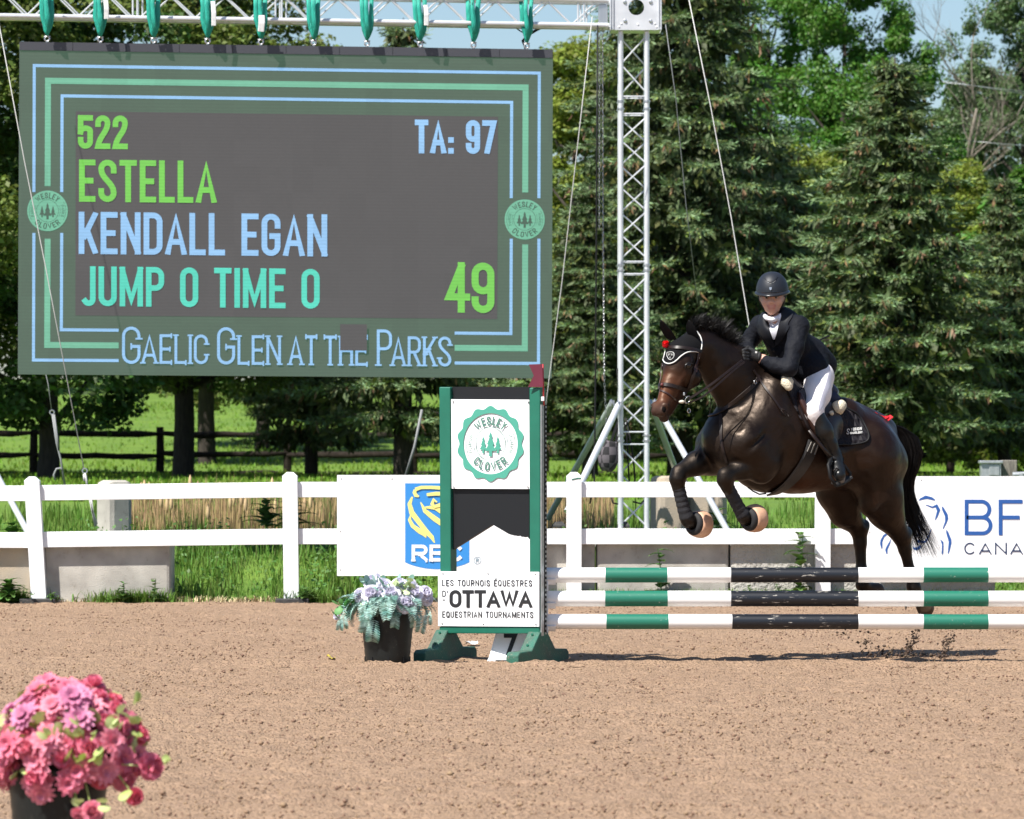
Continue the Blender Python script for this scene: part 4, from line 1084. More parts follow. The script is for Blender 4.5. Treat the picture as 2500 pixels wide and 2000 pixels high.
# power lines
for (pts, lb) in (([(2180, 184), (2350, 205), (2540, 236)], 'upper thin power line crossing in front of the bare branches'), ([(2260, 196), (2400, 212), (2540, 228)], 'second thin power line just below the upper one'), ([(2350, 342), (2450, 352), (2560, 360)], 'lower thin power line in front of the poplar trunk')):
    mb = MB(); mb.tube([W(x, y, 108) for x, y in pts], 0.006, 6); tag(obj('power_line', mb, M['galv'], smooth=1), lb, 'power line', 'power lines at the right edge')
# ------------------------------------------------------------------ jump standard
WA = math.radians(28)
RH, NH = Vector((math.cos(WA), -math.sin(WA), 0)), Vector((-math.sin(WA), -math.cos(WA), 0))
JY = 29.86
w0 = W(1319, 1500, JY); w0.z = 0
wpl = Plane(w0, NH)
wing = thing('jump_standard', 'green wooden jump standard with white sign panels and black boards', 'jump standard', tuple(w0))
def wp(name, pts, mt, off, th, bevel=0.0, parent=None):
    mb = MB(); flat(mb, wpl, pts, off, th); return obj(name, mb, mt, parent or wing, bevel=bevel)
wp('post', [(1072, 945), (1075, 1548), (1101, 1548), (1099, 945)], M['wing_green'], 0.0, 0.085, 0.006)
rpost = wp('post', [(1292, 947), (1293, 1548), (1319, 1548), (1318, 947)], M['wing_green'], 0.0, 0.085, 0.006)
wp('bottom_rail', [(1072.5, 1530), (1072.5, 1546.5), (1316.5, 1547.5), (1316.5, 1531)], M['wing_green'], 0.004, 0.08, 0.005)
wp('black_board', [(1100, 944.5), (1100, 976), (1292, 977), (1292, 945)], M['black_paint'], -0.03, 0.03)
R5 = random.Random(5)
rag = [(1242 + 50 * k / 14, 1304 + 8 * (k / 14) + R5.uniform(-2, 2.2)) for k in range(1, 14)]
wp('black_board', [(1101, 1190), (1102, 1341), (1106, 1342), (1203, 1281)] + [(1242, 1304)] + rag + [(1292, 1316), (1292, 1191)], M['black_paint'], -0.03, 0.03)
wp('sign_panel', [(1101.5, 975), (1103, 1193), (1293, 1194), (1292, 976)], M['sign_white'], -0.006, 0.008)
sp_ = wp('sign_panel', [(1069.5, 1395), (1069.5, 1528.5), (1316, 1530), (1316, 1396.5)], M['sign_white'], 0.012, 0.008)
M['ink'] = mat('ink', (0.018, 0.018, 0.02), 0.5)
M['emb_green'] = mat('emb_green', (0.062, 0.300, 0.225), 0.45)
M['emb_text'] = mat('emb_text', (0.07, 0.19, 0.145), 0.5)
emblem(wpl, 1197.5, 1083.5, 66, 0.0, None, (M['emb_text'], M['emb_green']), wing, sx=1.0, sy=1.125, scallop=M['emb_green'])
mb = MB()
put_text(mb, 'LES TOURNOIS \u00c9QUESTRES', wpl, 1079, 1431, 1299, 1432, 15.5, 0.072, 0.30, 0.014)
put_text(mb, 'EQUESTRIAN TOURNAMENTS', wpl, 1079.5, 1508, 1302, 1509, 15.5, 0.072, 0.28, 0.014)
put_text(mb, "D'", wpl, 1079.5, 1457, 1093, 1457, 15, 0.07, 0.3, 0.014)
flat(mb, wpl, [(1080, 1463.8), (1080, 1466), (1087, 1466), (1087, 1463.8)], 0.014)
put_text(mb, 'OTTAWA', wpl, 1097, 1483.5, 1299, 1484, 43, 0.098, 0.06, 0.014)
obj('lettering', mb, M['ink'], sp_)
for (x, y, o_) in ((1106, 980, 0.0), (1289, 981, 0), (1107, 1188, 0), (1288, 1188, 0), (1081, 1400, 0.014), (1191, 1400, 0.014), (1306, 1401, 0.014), (1079, 1522, 0.014), (1180, 1523, 0.014), (1308, 1524, 0.014)):
    mb = MB(); mb.sphere(wpl.hit(x, y, o_), 0.006, 8, 6); obj('screw', mb, M['screw'], wing, smooth=1)
# metal keyhole track on the outer side of the right post
mb = MB()
z0_, z1_ = zz(1553, JY), zz(988, JY)
c = w0 + RH * 0.003 - NH * 0.022; Rm = Matrix.Rotation(-WA, 3, 'Z')
mb.box((c.x, c.y, (z0_ + z1_) / 2), (0.006, 0.036, z1_ - z0_), Rm); trk = obj('track', mb, M['galv'], wing)
mb = MB(); c = w0 + RH * 0.002 - NH * 0.062
mb.box((c.x, c.y, (z0_ + z1_) / 2), (0.004, 0.040, z1_ - z0_), Rm); obj('track_back', mb, M['black'], wing)
mb = MB(); n = 48
for k in range(n):
    z = z0_ + (z1_ - z0_) * (k + 0.5) / n; c = w0 + RH * 0.0055 - NH * 0.066
    mb.box((c.x, c.y, z), (0.004, 0.014, (z1_ - z0_) / n * 0.45), Rm)
obj('track_teeth', mb, M['galv'], trk)
# feet: inverted T profile
def foot(sx):
    mb = MB(); c = w0 + RH * sx - NH * 0.042
    pr = [(-0.35, -0.02), (0.35, -0.02), (0.35, 0.055), (0.325, 0.075), (0.165, 0.08), (0.05, 0.196), (-0.05, 0.196), (-0.165, 0.08), (-0.325, 0.075), (-0.35, 0.055)]
    f = [c + NH * t + Vector((0, 0, z)) + RH * 0.045 for t, z in pr]; b_ = [p - RH * 0.09 for p in f]
    mb.prism(f, b_); o_ = obj('foot', mb, M['foot_green'], wing, bevel=0.008)
    mb = MB()
    for (t, z) in ((0.075, 0.178), (0.14, 0.112)):
        mb.lathe([(0.009, 0), (0.008, 0.005), (0, 0.006)], c + NH * t + Vector((0, 0, z)) , 8, NH.to_track_quat('Z', 'Y').to_matrix())
    obj('bolt', mb, M['wing_green'], o_)
foot(-0.04); foot(-0.715)
# flag on a red rod at the top of the right post
fl = thing('jump_flag', 'dark red notched flag on a red rod at the top of the jump standard', 'flag', tuple(W(1327, 985, JY)))
mb = MB(); mb.cyl(W(1325, 889, JY + 0.01), W(1328, 990, JY + 0.01), 0.0055, n=10); obj('rod', mb, mat('red_rod', (0.42, 0.03, 0.035), 0.35), fl, smooth=1)
mb = MB(); Yf = JY + 0.005
fp = [(1291, 890), (1324, 889), (1326, 945), (1289, 945), (1303, 917)]
mb.prism([W(x, y, Yf - 0.0005 * (x - 1290)) for x, y in fp[::-1]], [W(x, y, Yf + 0.003 - 0.0005 * (x - 1290)) for x, y in fp[::-1]]); obj('cloth', mb, mat('flag_red', (0.135, 0.014, 0.034), 0.5, col2=(0.11, 0.011, 0.028), vscale=10), fl)
mb = MB(); c = W(1325, 974, JY); mb.box(c, (0.020, 0.022, 0.028)); obj('clip', mb, M['sign_white'], fl, bevel=0.003)

# ------------------------------------------------------------------ rails and cups
M['pole_end'] = mat('pole_end', (0.55, 0.47, 0.38), 0.8)
RYY = 30.02; segs = [('W', 0), (1478, 'G'), (1629, 'W'), (1784, 'K'), (2095, 'W'), (2254, 'G'), (2412, 'W'), (2572, None)]
lab = ['top rail of the jump, green white and black bands', 'middle rail of the jump, green white and scuffed black bands', 'bottom rail of the jump with badly chipped black band']
for k, (yc, xl, r) in enumerate(((1404, 1330, 0.0485), (1461.7, 1327, 0.0505), (1518, 1331, 0.0485))):
    mb = MB(); bd = [xl + 2, 1478 + (0, -1, 2)[k], 1629 + (0, 1, 3)[k], 1784 + (0, 0, 3)[k], 2095, 2254, 2412, 2574]
    mats = [M['pole_white'], M['pole_green'], M['pole_black'], M['pole_end']]; mi = []
    seq = [0, 1, 0, 2, 0, 1, 0]; n = 28
    xs_ = []; 
    for j in range(7):
        m_ = 2 if j != 3 else 4
        for q in range(m_): xs_.append((bd[j] + (bd[j + 1] - bd[j]) * q / m_, seq[j]))
    xs_.append((bd[7], 0))
    rings = []
    for (px, s_) in [(xl, 3)] + xs_ + [(2576, 3)]:
        c = W(px, yc + 0.0006 * (1950 - px), RYY); rr = r * (0.86 if px in (xl, 2576) else 1.0); i0 = len(mb.v); rings.append(i0)
        for q in range(n):
            a = 2 * math.pi * q / n; mb.v.append((c.x, c.y + rr * math.cos(a), c.z + rr * math.sin(a)))
    mts = [0] + [s for _, s in xs_[:-1]] + [0]
    for j in range(len(rings) - 1):
        for q in range(n):
            mb.f.append((rings[j] + q, rings[j] + (q + 1) % n, rings[j + 1] + (q + 1) % n, rings[j + 1] + q)); mi.append(mts[j])
    mb.f.append(tuple(rings[0] + q for q in range(n - 1, -1, -1))); mi.append(3); mb.f.append(tuple(rings[-1] + q for q in range(n))); mi.append(3)
    o = obj('jump_rail', mb, mats, None, smooth=40); o.data.polygons.foreach_set('material_index', mi)
    # keep the object's origin on the rail so the paint wear differs from rail to rail
    c = W((xl + 2576) / 2, yc, RYY); o.data.transform(Matrix.Translation(-c)); o.location = c
    o.rotation_euler.x = (0.3, 1.9, 3.6)[k]
    tag(o, lab[k], 'jump rail', 'striped rails of the jump')
    t = thing('jump_cup', ['upper', 'middle', 'lowest'][k] + ' white plastic cup holding the ' + ['top', 'middle', 'bottom'][k] + ' rail on the standard', 'jump cup', tuple(W(1340, yc + 20, RYY - 0.02)), 'white jump cups on the standard')
    mb = MB(); f, b_ = [], []
    for q in range(9):
        a = math.radians(205 + 130 * q / 8); f.append((math.cos(a), math.sin(a)))
    cc = W(1345, yc, RYY); prof = [(u * (r + 0.003), v * (r + 0.003)) for u, v in f] + [(u * (r + 0.014), v * (r + 0.014)) for u, v in f[::-1]]
    A = [Vector((cc.x - 0.045, cc.y + u, cc.z + v)) for u, v in prof]; B = [p + Vector((0.09 - 0.015, 0, 0)) for p in A]
    n2 = len(prof); i0 = len(mb.v); mb.v += [tuple(p) for p in A + B]
    for q in range(n2): mb.f.append((i0 + q, i0 + (q + 1) % n2, i0 + n2 + (q + 1) % n2, i0 + n2 + q))
    for q in range(8):
        a, b2 = q, n2 - 1 - q
        mb.f.append((i0 + a, i0 + b2, i0 + b2 - 1, i0 + a + 1)); mb.f.append((i0 + n2 + a + 1, i0 + n2 + b2 - 1, i0 + n2 + b2, i0 + n2 + a))
    obj('cup', mb, M['sign_white'], t, smooth=40)
    mb = MB(); c = W(1332, yc + 27, RYY - 0.03); mb.box(c, (0.035, 0.05, 0.07)); mb.box(W(1327, yc + 8, RYY - 0.03), (0.012, 0.05, 0.13)); obj('bracket', mb, M['sign_white'], t, bevel=0.004)

# ------------------------------------------------------------------ number marker
nb = thing('number_marker', 'white wedge shaped marker with a black number 7 under the standard', 'number marker', tuple(W(1240, 1615, 30.05)))
npl = Plane(W(1240, 1604, 30.08), (-0.18, -1, 0.42))
M['marker_white'] = mat('marker_white', (0.78, 0.79, 0.80), 0.5, dirt=(0.35, 0.28, 0.2), dscale=20, dlo=0.66, dhi=0.75)
mb = MB(); flat(mb, npl, [(1194, 1605), (1304, 1606), (1312, 1525), (1216, 1525)][::-1], 0, 0.02); obj('face', mb, M['marker_white'], nb)
mb = MB(); put_text(mb, '7', npl, 1230, 1601, 1262, 1601, 54, 0.095, 0, 0.003); obj('numeral', mb, M['ink'], nb)
mb = MB(); bpl = Plane(W(1240, 1612, 30.03), (0, -1, 0)); flat(mb, bpl, [(1187, 1619), (1305, 1620), (1302, 1604), (1195, 1604)], 0, 0.16); bs = obj('base', mb, M['marker_white'], nb, bevel=0.004)
mb = MB(); flat(mb, bpl, [(1209, 1618), (1238, 1618), (1237, 1612), (1210, 1612)], 0.002, 0.004); obj('slot', mb, M['black'], bs)

# ------------------------------------------------------------------ litter
mb = MB(); R6 = random.Random(8)
def crumple(mb, c, sx, sy, sz, n, R6):
    i0 = len(mb.v)
    for j in range(n):
        for i in range(n):
            mb.v.append((c.x + sx * (i / (n - 1) - .5) + R6.uniform(-.1, .1) * sx / n, c.y + sy * (j / (n - 1) - .5), c.z + sz * R6.random()))
    for j in range(n - 1):
        for i in range(n - 1):
            a = i0 + j * n + i; mb.f.append((a, a + 1, a + n + 1, a + n))
crumple(mb, W(1152, 1562, 32.5) * 1.0, 0.085, 0.12, 0.03, 5, R6)
mb.v = [(x, y, z - W(1152, 1562, 32.5).z + 0.004) for x, y, z in mb.v]
tag(obj('plastic_scrap', mb, M['tag_white']), 'crumpled scrap of clear plastic lying on the sand behind the standard', 'litter')
mb = MB(); c = W(808, 1612, 30.2); c.z = 0.006; crumple(mb, c, 0.05, 0.14, 0.03, 4, R6)
tag(obj('fallen_leaf', mb, mat('yellow_leaf', (0.62, 0.48, 0.06), 0.6)), 'yellow fallen leaf on the sand left of the white flower pot', 'leaf')

# ------------------------------------------------------------------ flowers
def petal(mb, c, d, up, L_, wd, cup, lift, nseg=3):
    """petal from c along d, curling towards up"""
    d = d.normalized(); up = (up - d * up.dot(d)).normalized(); s = d.cross(up); i0 = len(mb.v)
    for k in range(nseg + 1):
        t = k / nseg; w_ = wd * (0.35 + 1.15 * math.sin(math.pi * (0.12 + 0.70 * t))) * (1 if k < nseg else 0.55)
        p = c + d * (L_ * (t - 0.12 * t * t)) + up * (L_ * (lift * t * t))
        for q in (-1, 0, 1): mb.v.append(tuple(p + s * (w_ * q * 0.5) + up * (abs(q) * w_ * cup)))
    for k in range(nseg):
        for q in (0, 1):
            a = i0 + 3 * k + q; mb.f.append((a, a + 1, a + 4, a + 3))
def perp(n):
    a = Vector((0, 0, 1)) if abs(n.z) < 0.9 else Vector((1, 0, 0)); u = n.cross(a).normalized(); return u, n.cross(u)
def rose(R7, r):
    mb = MB(); n = Vector((0, 0, 1))
    for (cnt, op, ln, h0) in ((3, 0.18, 0.62, 0.25), (4, 0.45, 0.75, 0.18), (5, 0.85, 0.9, 0.1), (6, 1.25, 1.0, 0.0), (5, 1.5, 1.0, -0.08)):
        ph = R7.uniform(0, 6.28)
        for k in range(cnt):
            a = ph + 2 * math.pi * k / cnt + R7.uniform(-.2, .2); out = Vector((math.cos(a), math.sin(a), 0))
            d = out * math.sin(op) + n * math.cos(op); upv = n * math.sin(op) - out * math.cos(op)
            petal(mb, out * r * (0.06 + 0.06 * op) + n * h0 * r, d, upv, r * ln, r * (0.62 + 0.25 * op), 0.22, 0.35 if op < 1 else -0.15)
    return mb
def daisy(R7, r, n1=11, nar=0.3):
    mb = MB(); n = Vector((0, 0, 1))
    for (cnt, op, ln, h0) in ((n1, 1.45, 1.05, 0.0), (n1 - 1, 1.1, 0.85, 0.05), (n1 - 4, 0.6, 0.55, 0.1)):
        ph = R7.uniform(0, 6.28)
        for k in range(cnt):
            a = ph + 2 * math.pi * k / cnt + R7.uniform(-.12, .12); out = Vector((math.cos(a), math.sin(a), 0))
            d = out * math.sin(op) + n * math.cos(op); petal(mb, out * r * 0.08 + n * h0 * r, d, n * math.sin(op) - out * math.cos(op), r * ln * R7.uniform(.9, 1.1), r * nar, 0.12, -0.1)
    mb.sphere((0, 0, r * 0.12), (r * 0.16, r * 0.16, r * 0.12), 8, 5)
    return mb
def leafm(R7, L_, wd):
    mb = MB(); petal(mb, Vector((0, 0, 0)), Vector((0, 0, 1)), Vector((1, 0, 0)), L_, wd, 0.15, 0.3, 4); return mb
def fern(R7, L_, wd, droop):
    mb = MB(); p = Vector((0, 0, 0)); d = Vector((0, 0, 1)); n = 15; tgt = Vector((1, 0, -0.3 - droop)).normalized()
    for k in range(n):
        t = k / n; d = (d * (1 - 0.12) + Vector((0.35, 0, -droop)) * 0.16).normalized() if k else d
        q = p + d * (L_ / n); s = Vector((0, 1, 0)); up = s.cross(d)
        w_ = wd * (math.sin(math.pi * (0.15 + 0.8 * t)) ** 0.7)
        for sg in (-1, 1): petal(mb, p, (s * sg + d * 0.5), up, w_, w_ * 0.15, 0.05, -0.2, 2)
        p = q
    return mb
def unit_obj(name, mb, mt, smooth=True):
    me = bpy.data.meshes.new(name); me.from_pydata(mb.v, [], mb.f); me.materials.append(mt)
    if smooth: me.polygons.foreach_set('use_smooth', [True] * len(me.polygons))
    return me
def put(name, me, parent, loc, nrm, roll, s):
    o_ = bpy.data.objects.new(name, me); COL.objects.link(o_); o_.parent = parent
    q = Vector(nrm).normalized().to_track_quat('Z', 'X').to_matrix().to_4x4()
    o_.matrix_basis = Matrix.Translation(Vector(loc)) @ q @ Matrix.Rotation(roll, 4, 'Z') @ Matrix.Scale(s, 4)
    return o_
def pot_mesh(r0, r1, h):
    mb = MB(); pr = [(0.0, 0.004), (r0 * 0.97, 0.004), (r0, 0.012)]
    for k in range(1, 13): pr.append((r0 + (r1 - r0) * k / 13 + (0.0015 if k % 2 else -0.0005), h * 0.9 * k / 13))
    pr += [(r1, h * 0.92), (r1 + 0.008, h * 0.925), (r1 + 0.010, h), (r1 - 0.004, h), (r1 - 0.008, h * 0.9), (0.0, h * 0.88)]
    mb.lathe(pr, (0, 0, 0), 40); return mb
M['pot'] = mat('pot_plastic', (0.011, 0.013, 0.013), 0.42, spec=0.3, dirt=(0.20, 0.19, 0.16), dscale=90, dlo=0.64, dhi=0.72)
M['soil'] = mat('soil', (0.03, 0.022, 0.015), 0.95)
def pet(name, c, c2): return mat(name, c, 0.6, col2=c2, vscale=18, trans=0.25, island=0.12)
M['pk1'] = pet('petal_pink', (0.68, 0.10, 0.20), (0.80, 0.30, 0.40)); M['pk2'] = pet('petal_mauve', (0.52, 0.12, 0.28), (0.70, 0.32, 0.47))
M['pk3'] = pet('petal_coral', (0.62, 0.055, 0.125), (0.76, 0.20, 0.28)); M['pk4'] = pet('petal_blush', (0.82, 0.36, 0.44), (0.72, 0.17, 0.28)); M['pk5'] = pet('petal_plum', (0.30, 0.05, 0.20), (0.45, 0.12, 0.32))
M['lf1'] = mat('leaf_lime', (0.36, 0.48, 0.10), 0.6, col2=(0.55, 0.62, 0.30), vscale=9, trans=0.3, island=0.2)
M['lf2'] = mat('leaf_green', (0.10, 0.26, 0.07), 0.55, trans=0.25, island=0.3)
M['rs1'] = pet('petal_lavender', (0.74, 0.72, 0.84), (0.84, 0.83, 0.90))
M['fr1'] = mat('fern_teal', (0.11, 0.27, 0.22), 0.7, col2=(0.36, 0.50, 0.45), vscale=14, trans=0.15, island=0.4)
M['lf3'] = mat('leaf_frost', (0.40, 0.52, 0.24), 0.6, col2=(0.6, 0.68, 0.42), vscale=14, trans=0.25, island=0.2)
R7 = random.Random(21)
# foreground pot, pink arrangement
fp_ = thing('flower_pot', 'black pot of pink and mauve artificial flowers in the near left corner', 'flower pot', ((142 - CX) * 15.2 / FPX, 15.2, 0))
obj('pot', pot_mesh(0.135, 0.162, 0.31), M['pot'], fp_, smooth=35, local=True)
mb = MB(); mb.lathe([(0.15, 0.285), (0.08, 0.30), (0, 0.305)], (0, 0, 0), 20); obj('foam', mb, M['soil'], fp_, local=True)
protos = [unit_obj('blossom', rose(R7, 1.0), M[c]) for c in ('pk1', 'pk3', 'pk4')] + [unit_obj('blossom', daisy(R7, 1.0, 13, 0.25), M[c]) for c in ('pk1', 'pk2', 'pk4')] + [unit_obj('blossom', daisy(R7, 1.0, 15, 0.22), M[c]) for c in ('pk2', 'pk2', 'pk5')] + [unit_obj('blossom', rose(R7, 1.0), M['pk2'])]
leafp = [unit_obj('leaf', leafm(R7, 1.0, 0.5), M['lf1']), unit_obj('leaf', leafm(R7, 1.0, 0.42), M['lf2'])]
stem = MB()
cnt = 0; pos = []
tries = 0
while cnt < 94 and tries < 6000:
    tries += 1
    a = R7.uniform(0, 2 * math.pi); u = R7.uniform(-0.55, 1.0); s = math.sqrt(max(0, 1 - u * u))
    n = Vector((math.cos(a) * s, math.sin(a) * s, u))
    c = Vector((0.035, 0, 0.37)) + Vector((n.x * 0.225, n.y * 0.20, n.z * 0.20)) * (R7.uniform(0.86, 1.10) + 0.06 * math.sin(5 * a + 4 * u))
    if c.z < 0.30 and n.y > 0.1: continue
    if any((c - q).length < 0.047 for q in pos): continue
    pos.append(c); cnt += 1
    top = n.z > 0.35; rgt = n.x > 0.25
    k = R7.choice((4, 6, 3, 7, 5, 3, 4) if (top and not rgt) else (0, 5, 2, 0, 1, 3, 2) if rgt else (3, 5, 0, 3, 5, 2, 3))
    r = R7.uniform(0.044, 0.060) * (0.74 if k in (0, 1, 2) else 1.0)
    put('blossom', protos[k], fp_, c, n + Vector((0, -0.35, 0.25)) + Vector((R7.uniform(-.3, .3), R7.uniform(-.3, .3), 0)), R7.uniform(0, 6), r)
    stem.tube([Vector((0.01, 0, 0.29)) + n * 0.02, c * 0.5 + Vector((0, 0, 0.18)), c - n * 0.01], 0.003, 5)
# hanging buds at the rim, seen against the pot and the sand
for (px, py, k, r, nn) in ((100, 1935, 5, 0.046, (0, -1, -0.5)), (328, 1945, 1, 0.030, (0.5, -1, -0.1)), (225, 1982, 2, 0.036, (0.1, -1, 0.1)), (190, 1985, 2, 0.022, (0, -1, -0.5)), (366, 1872, 0, 0.046, (0.9, -0.8, 0.2))):
    c = W(px, py, 15.02) - fp_.location
    put('blossom', protos[k], fp_, c, nn, R7.uniform(0, 6), r); stem.tube([Vector((0.0, -0.02, 0.30)), Vector((c.x * 0.7, c.y * 0.8, 0.33)), c], 0.003, 5)
obj('stem', stem, M['lf1'], fp_, local=True)
lv = MB()
def add_mesh(mb, src, c, n, roll, s):
    q = Vector(n).normalized().to_track_quat('Z', 'X').to_matrix() @ Matrix.Rotation(roll, 3, 'Z'); i0 = len(mb.v)
    mb.v += [tuple(q @ (Vector(v) * s) + Vector(c)) for v in src.v]; mb.f += [tuple(i0 + i for i in f) for f in src.f]
LF = leafm(R7, 1.0, 0.5)
for (px, py, n) in ((200, 1790, (-.6, -1, .3)), (225, 1800, (.7, -1, .1)), (245, 1830, (.4, -1, -.7)), (215, 1845, (-.5, -1, -.5)), (190, 1765, (-.4, -1, .8)), (300, 1745, (.6, -1, .6)), (320, 1760, (1, -.6, .2)), (295, 1765, (-.5, -1, .3)), (285, 1755, (-.8, -.8, -.2)), (335, 1785, (.3, -1, -.8)), (110, 1800, (-.3, -1, .4)), (230, 1860, (.6, -1, -.3)), (398, 1862, (.9, -.4, .3)), (200, 1960, (-.9, -.6, 0)), (235, 1965, (.9, -.6, -.1)), (320, 1935, (-.9, -.5, -.4)), (330, 1720, (.5, -.5, 1))):
    for q in range(2):
        c = W(px + R7.uniform(-8, 8), py + R7.uniform(-8, 8), 14.97) - fp_.location
        add_mesh(lv, LF, c, Vector(n) + Vector((R7.uniform(-.3, .3), 0, R7.uniform(-.3, .3))), R7.uniform(0, 6.28), R7.uniform(0.034, 0.052))
for _ in range(90):
    a = R7.uniform(0, 6.28); u = R7.uniform(-0.35, 0.95); s = math.sqrt(1 - u * u); n = Vector((math.cos(a) * s, math.sin(a) * s, u))
    add_mesh(lv, LF, Vector((0.035, 0, 0.37)) + Vector((n.x * 0.19, n.y * 0.17, n.z * 0.17)), n + Vector((R7.uniform(-.6, .6), R7.uniform(-.6, .6), R7.uniform(-.6, .6))), R7.uniform(0, 6.28), R7.uniform(0.05, 0.08))
obj('foliage', lv, M['lf1'], fp_, smooth=1, local=True)
sb_ = MB(); dz_ = [daisy(R7, 1.0, 9, 0.30), rose(R7, 1.0)]
for _ in range(130):
    a = R7.uniform(0, 6.28); u = R7.uniform(-0.5, 1.0); s = math.sqrt(1 - u * u); n = Vector((math.cos(a) * s, math.sin(a) * s, u))
    add_mesh(sb_, R7.choice(dz_), Vector((0.035, 0, 0.37)) + Vector((n.x * 0.215, n.y * 0.19, n.z * 0.19)) * R7.uniform(.92, 1.05), n + Vector((R7.uniform(-.5, .5), R7.uniform(-.6, .2), R7.uniform(-.4, .5))), R7.uniform(0, 6.28), R7.uniform(0.024, 0.036))
o_ = obj('small_blossoms', sb_, M['pk1'], fp_, smooth=1, local=True); o_['kind'] = 'stuff'
core = MB(); core.sphere((0.03, 0, 0.37), (0.175, 0.15, 0.15), 16, 10); obj('filler_moss', core, mat('moss_dark', (0.06, 0.03, 0.045), 0.9, col2=(0.03, 0.06, 0.02), vscale=30), fp_, smooth=1, local=True)

# pot beside the standard: lavender roses and frosted ferns
gp = thing('flower_pot', 'black pot of lavender white roses and teal ferns left of the jump standard', 'flower pot', ((946 - CX) * 29.75 / FPX, 29.75, 0))
obj('pot', pot_mesh(0.138, 0.170, 0.34), M['pot'], gp, smooth=35, local=True)
mb = MB()
for k in range(8):
    a = math.radians(-90 + 45 * k + 3); mb.box((0.139 * math.cos(a), 0.139 * math.sin(a), 0.022), (0.012, 0.016, 0.044), Matrix.Rotation(a + math.pi / 2, 3, 'Z'))
obj('drain_slot', mb, M['black'], gp, local=True)
mb = MB(); mb.lathe([(0.158, 0.31), (0.08, 0.33), (0, 0.335)], (0, 0, 0), 20); obj('foam', mb, M['soil'], gp, local=True)
rp = [unit_obj('blossom', rose(R7, 1.0), M['rs1']) for _ in range(4)]
S_ = 29.75 / FPX
def gl(px, py, dy): return W(px, py, 29.75 + dy) - gp.location
for (px, py, dy, r, n) in ((882, 1455, -.1, .048, (-.4, -1, .4)), (906, 1452, -.15, .058, (-.1, -1, .4)), (925, 1448, -.13, .05, (.2, -1, .4)), (955, 1453, -.16, .06, (0, -1, .5)), (992, 1475, -.17, .06, (.1, -1, .4)), (978, 1478, -.15, .045, (-.4, -1, .2)), (1012, 1450, -.12, .055, (.2, -1, .5)), (1036, 1450, -.08, .05, (.5, -1, .5)), (1040, 1462, -.06, .045, (.7, -.8, .1)), (975, 1430, -.05, .05, (.1, -.9, .8)), (908, 1425, 0, .05, (-.2, -.8, .9)), (938, 1432, -.03, .05, (.1, -.9, .8)), (888, 1470, -.13, .035, (-.3, -1, 0)), (830, 1490, -.05, .025, (-.5, -1, .3)), (822, 1505, -.05, .022, (-.6, -1, 0)), (915, 1420, .08, .05, (0, .3, 1)), (1000, 1432, .1, .05, (.2, .6, 1))):
    put('blossom', R7.choice(rp), gp, gl(px, py, dy), n, R7.uniform(0, 6), r * 1.08)
fo = MB(); frn = [fern(R7, 1.0, 0.30, d) for d in (0.5, 0.8, 1.1)]
for k in range(95):
    a = R7.uniform(math.pi * 0.85, math.pi * 2.15); n = Vector((math.cos(a), math.sin(a), R7.uniform(-0.1, 0.9)))
    c = Vector((math.cos(a) * R7.uniform(.08, .16), math.sin(a) * R7.uniform(.08, .16), R7.uniform(0.33, 0.42)))
    x_ax = Vector((math.cos(a), math.sin(a), 0)); z_ax = Vector((math.cos(a) * 0.8, math.sin(a) * 0.8, R7.uniform(0.1, 0.8))).normalized()
    y_ax = z_ax.cross(x_ax).normalized() if z_ax.cross(x_ax).length > 1e-3 else Vector((-math.sin(a), math.cos(a), 0)); x_ax = y_ax.cross(z_ax)
    Mx = Matrix((x_ax, y_ax, z_ax)).transposed() if x_ax.z < 0 else Matrix((-x_ax, -y_ax, z_ax)).transposed()
    src = R7.choice(frn); s = R7.uniform(0.12, 0.22); i0 = len(fo.v)
    fo.v += [tuple(Mx @ (Vector(v) * s) + c) for v in src.v]; fo.f += [tuple(i0 + i for i in f) for f in src.f]
for (px, py, L_) in ((905, 1500, .17), (915, 1515, .18), (890, 1490, .14), (968, 1500, .12), (1015, 1495, .13), (1035, 1505, .14), (1045, 1490, .12), (1000, 1490, .1), (838, 1500, .12), (832, 1510, .10), (935, 1490, .1)):
    c = gl(px, py, -0.17 if 880 < px < 1010 else -0.1); mb_ = fern(R7, 1.0, 0.3, 1.0); s = L_ * 1.1
    Mx = Matrix(((0.2, 1, 0), (-1, 0.2, 0), (0, 0, 1))).transposed(); i0 = len(fo.v)
    Mx = Matrix.Rotation(R7.uniform(-.4, .4), 3, 'Y') @ Matrix.Rotation(math.radians(-90), 3, 'Z') @ Matrix.Rotation(math.radians(150), 3, 'Y')
    fo.v += [tuple(Mx @ (Vector(v) * s) + c) for v in mb_.v]; fo.f += [tuple(i0 + i for i in f) for f in mb_.f]
for _ in range(40):
    a = R7.uniform(0, 6.28); add_mesh(fo, LF, (math.cos(a) * .12, math.sin(a) * .12, R7.uniform(.38, .52)), (math.cos(a), math.sin(a), R7.uniform(0, 1)), R7.uniform(0, 6), R7.uniform(.05, .09))
obj('fern_foliage', fo, M['fr1'], gp, smooth=1, local=True)
lv = MB()
for (px, py) in ((840, 1468), (850, 1475), (835, 1480), (852, 1490), (856, 1500), (828, 1475), (862, 1470), (845, 1462), (818, 1502), (1055, 1468)):
    for q in range(2): add_mesh(lv, LF, gl(px, py, R7.uniform(-.1, .02)), (R7.uniform(-1, .3), -.6, R7.uniform(-.8, .8)), R7.uniform(0, 6), R7.uniform(.05, .075))
obj('leaf_sprig', lv, M['lf2'], gp, smooth=1, local=True)
lv = MB()
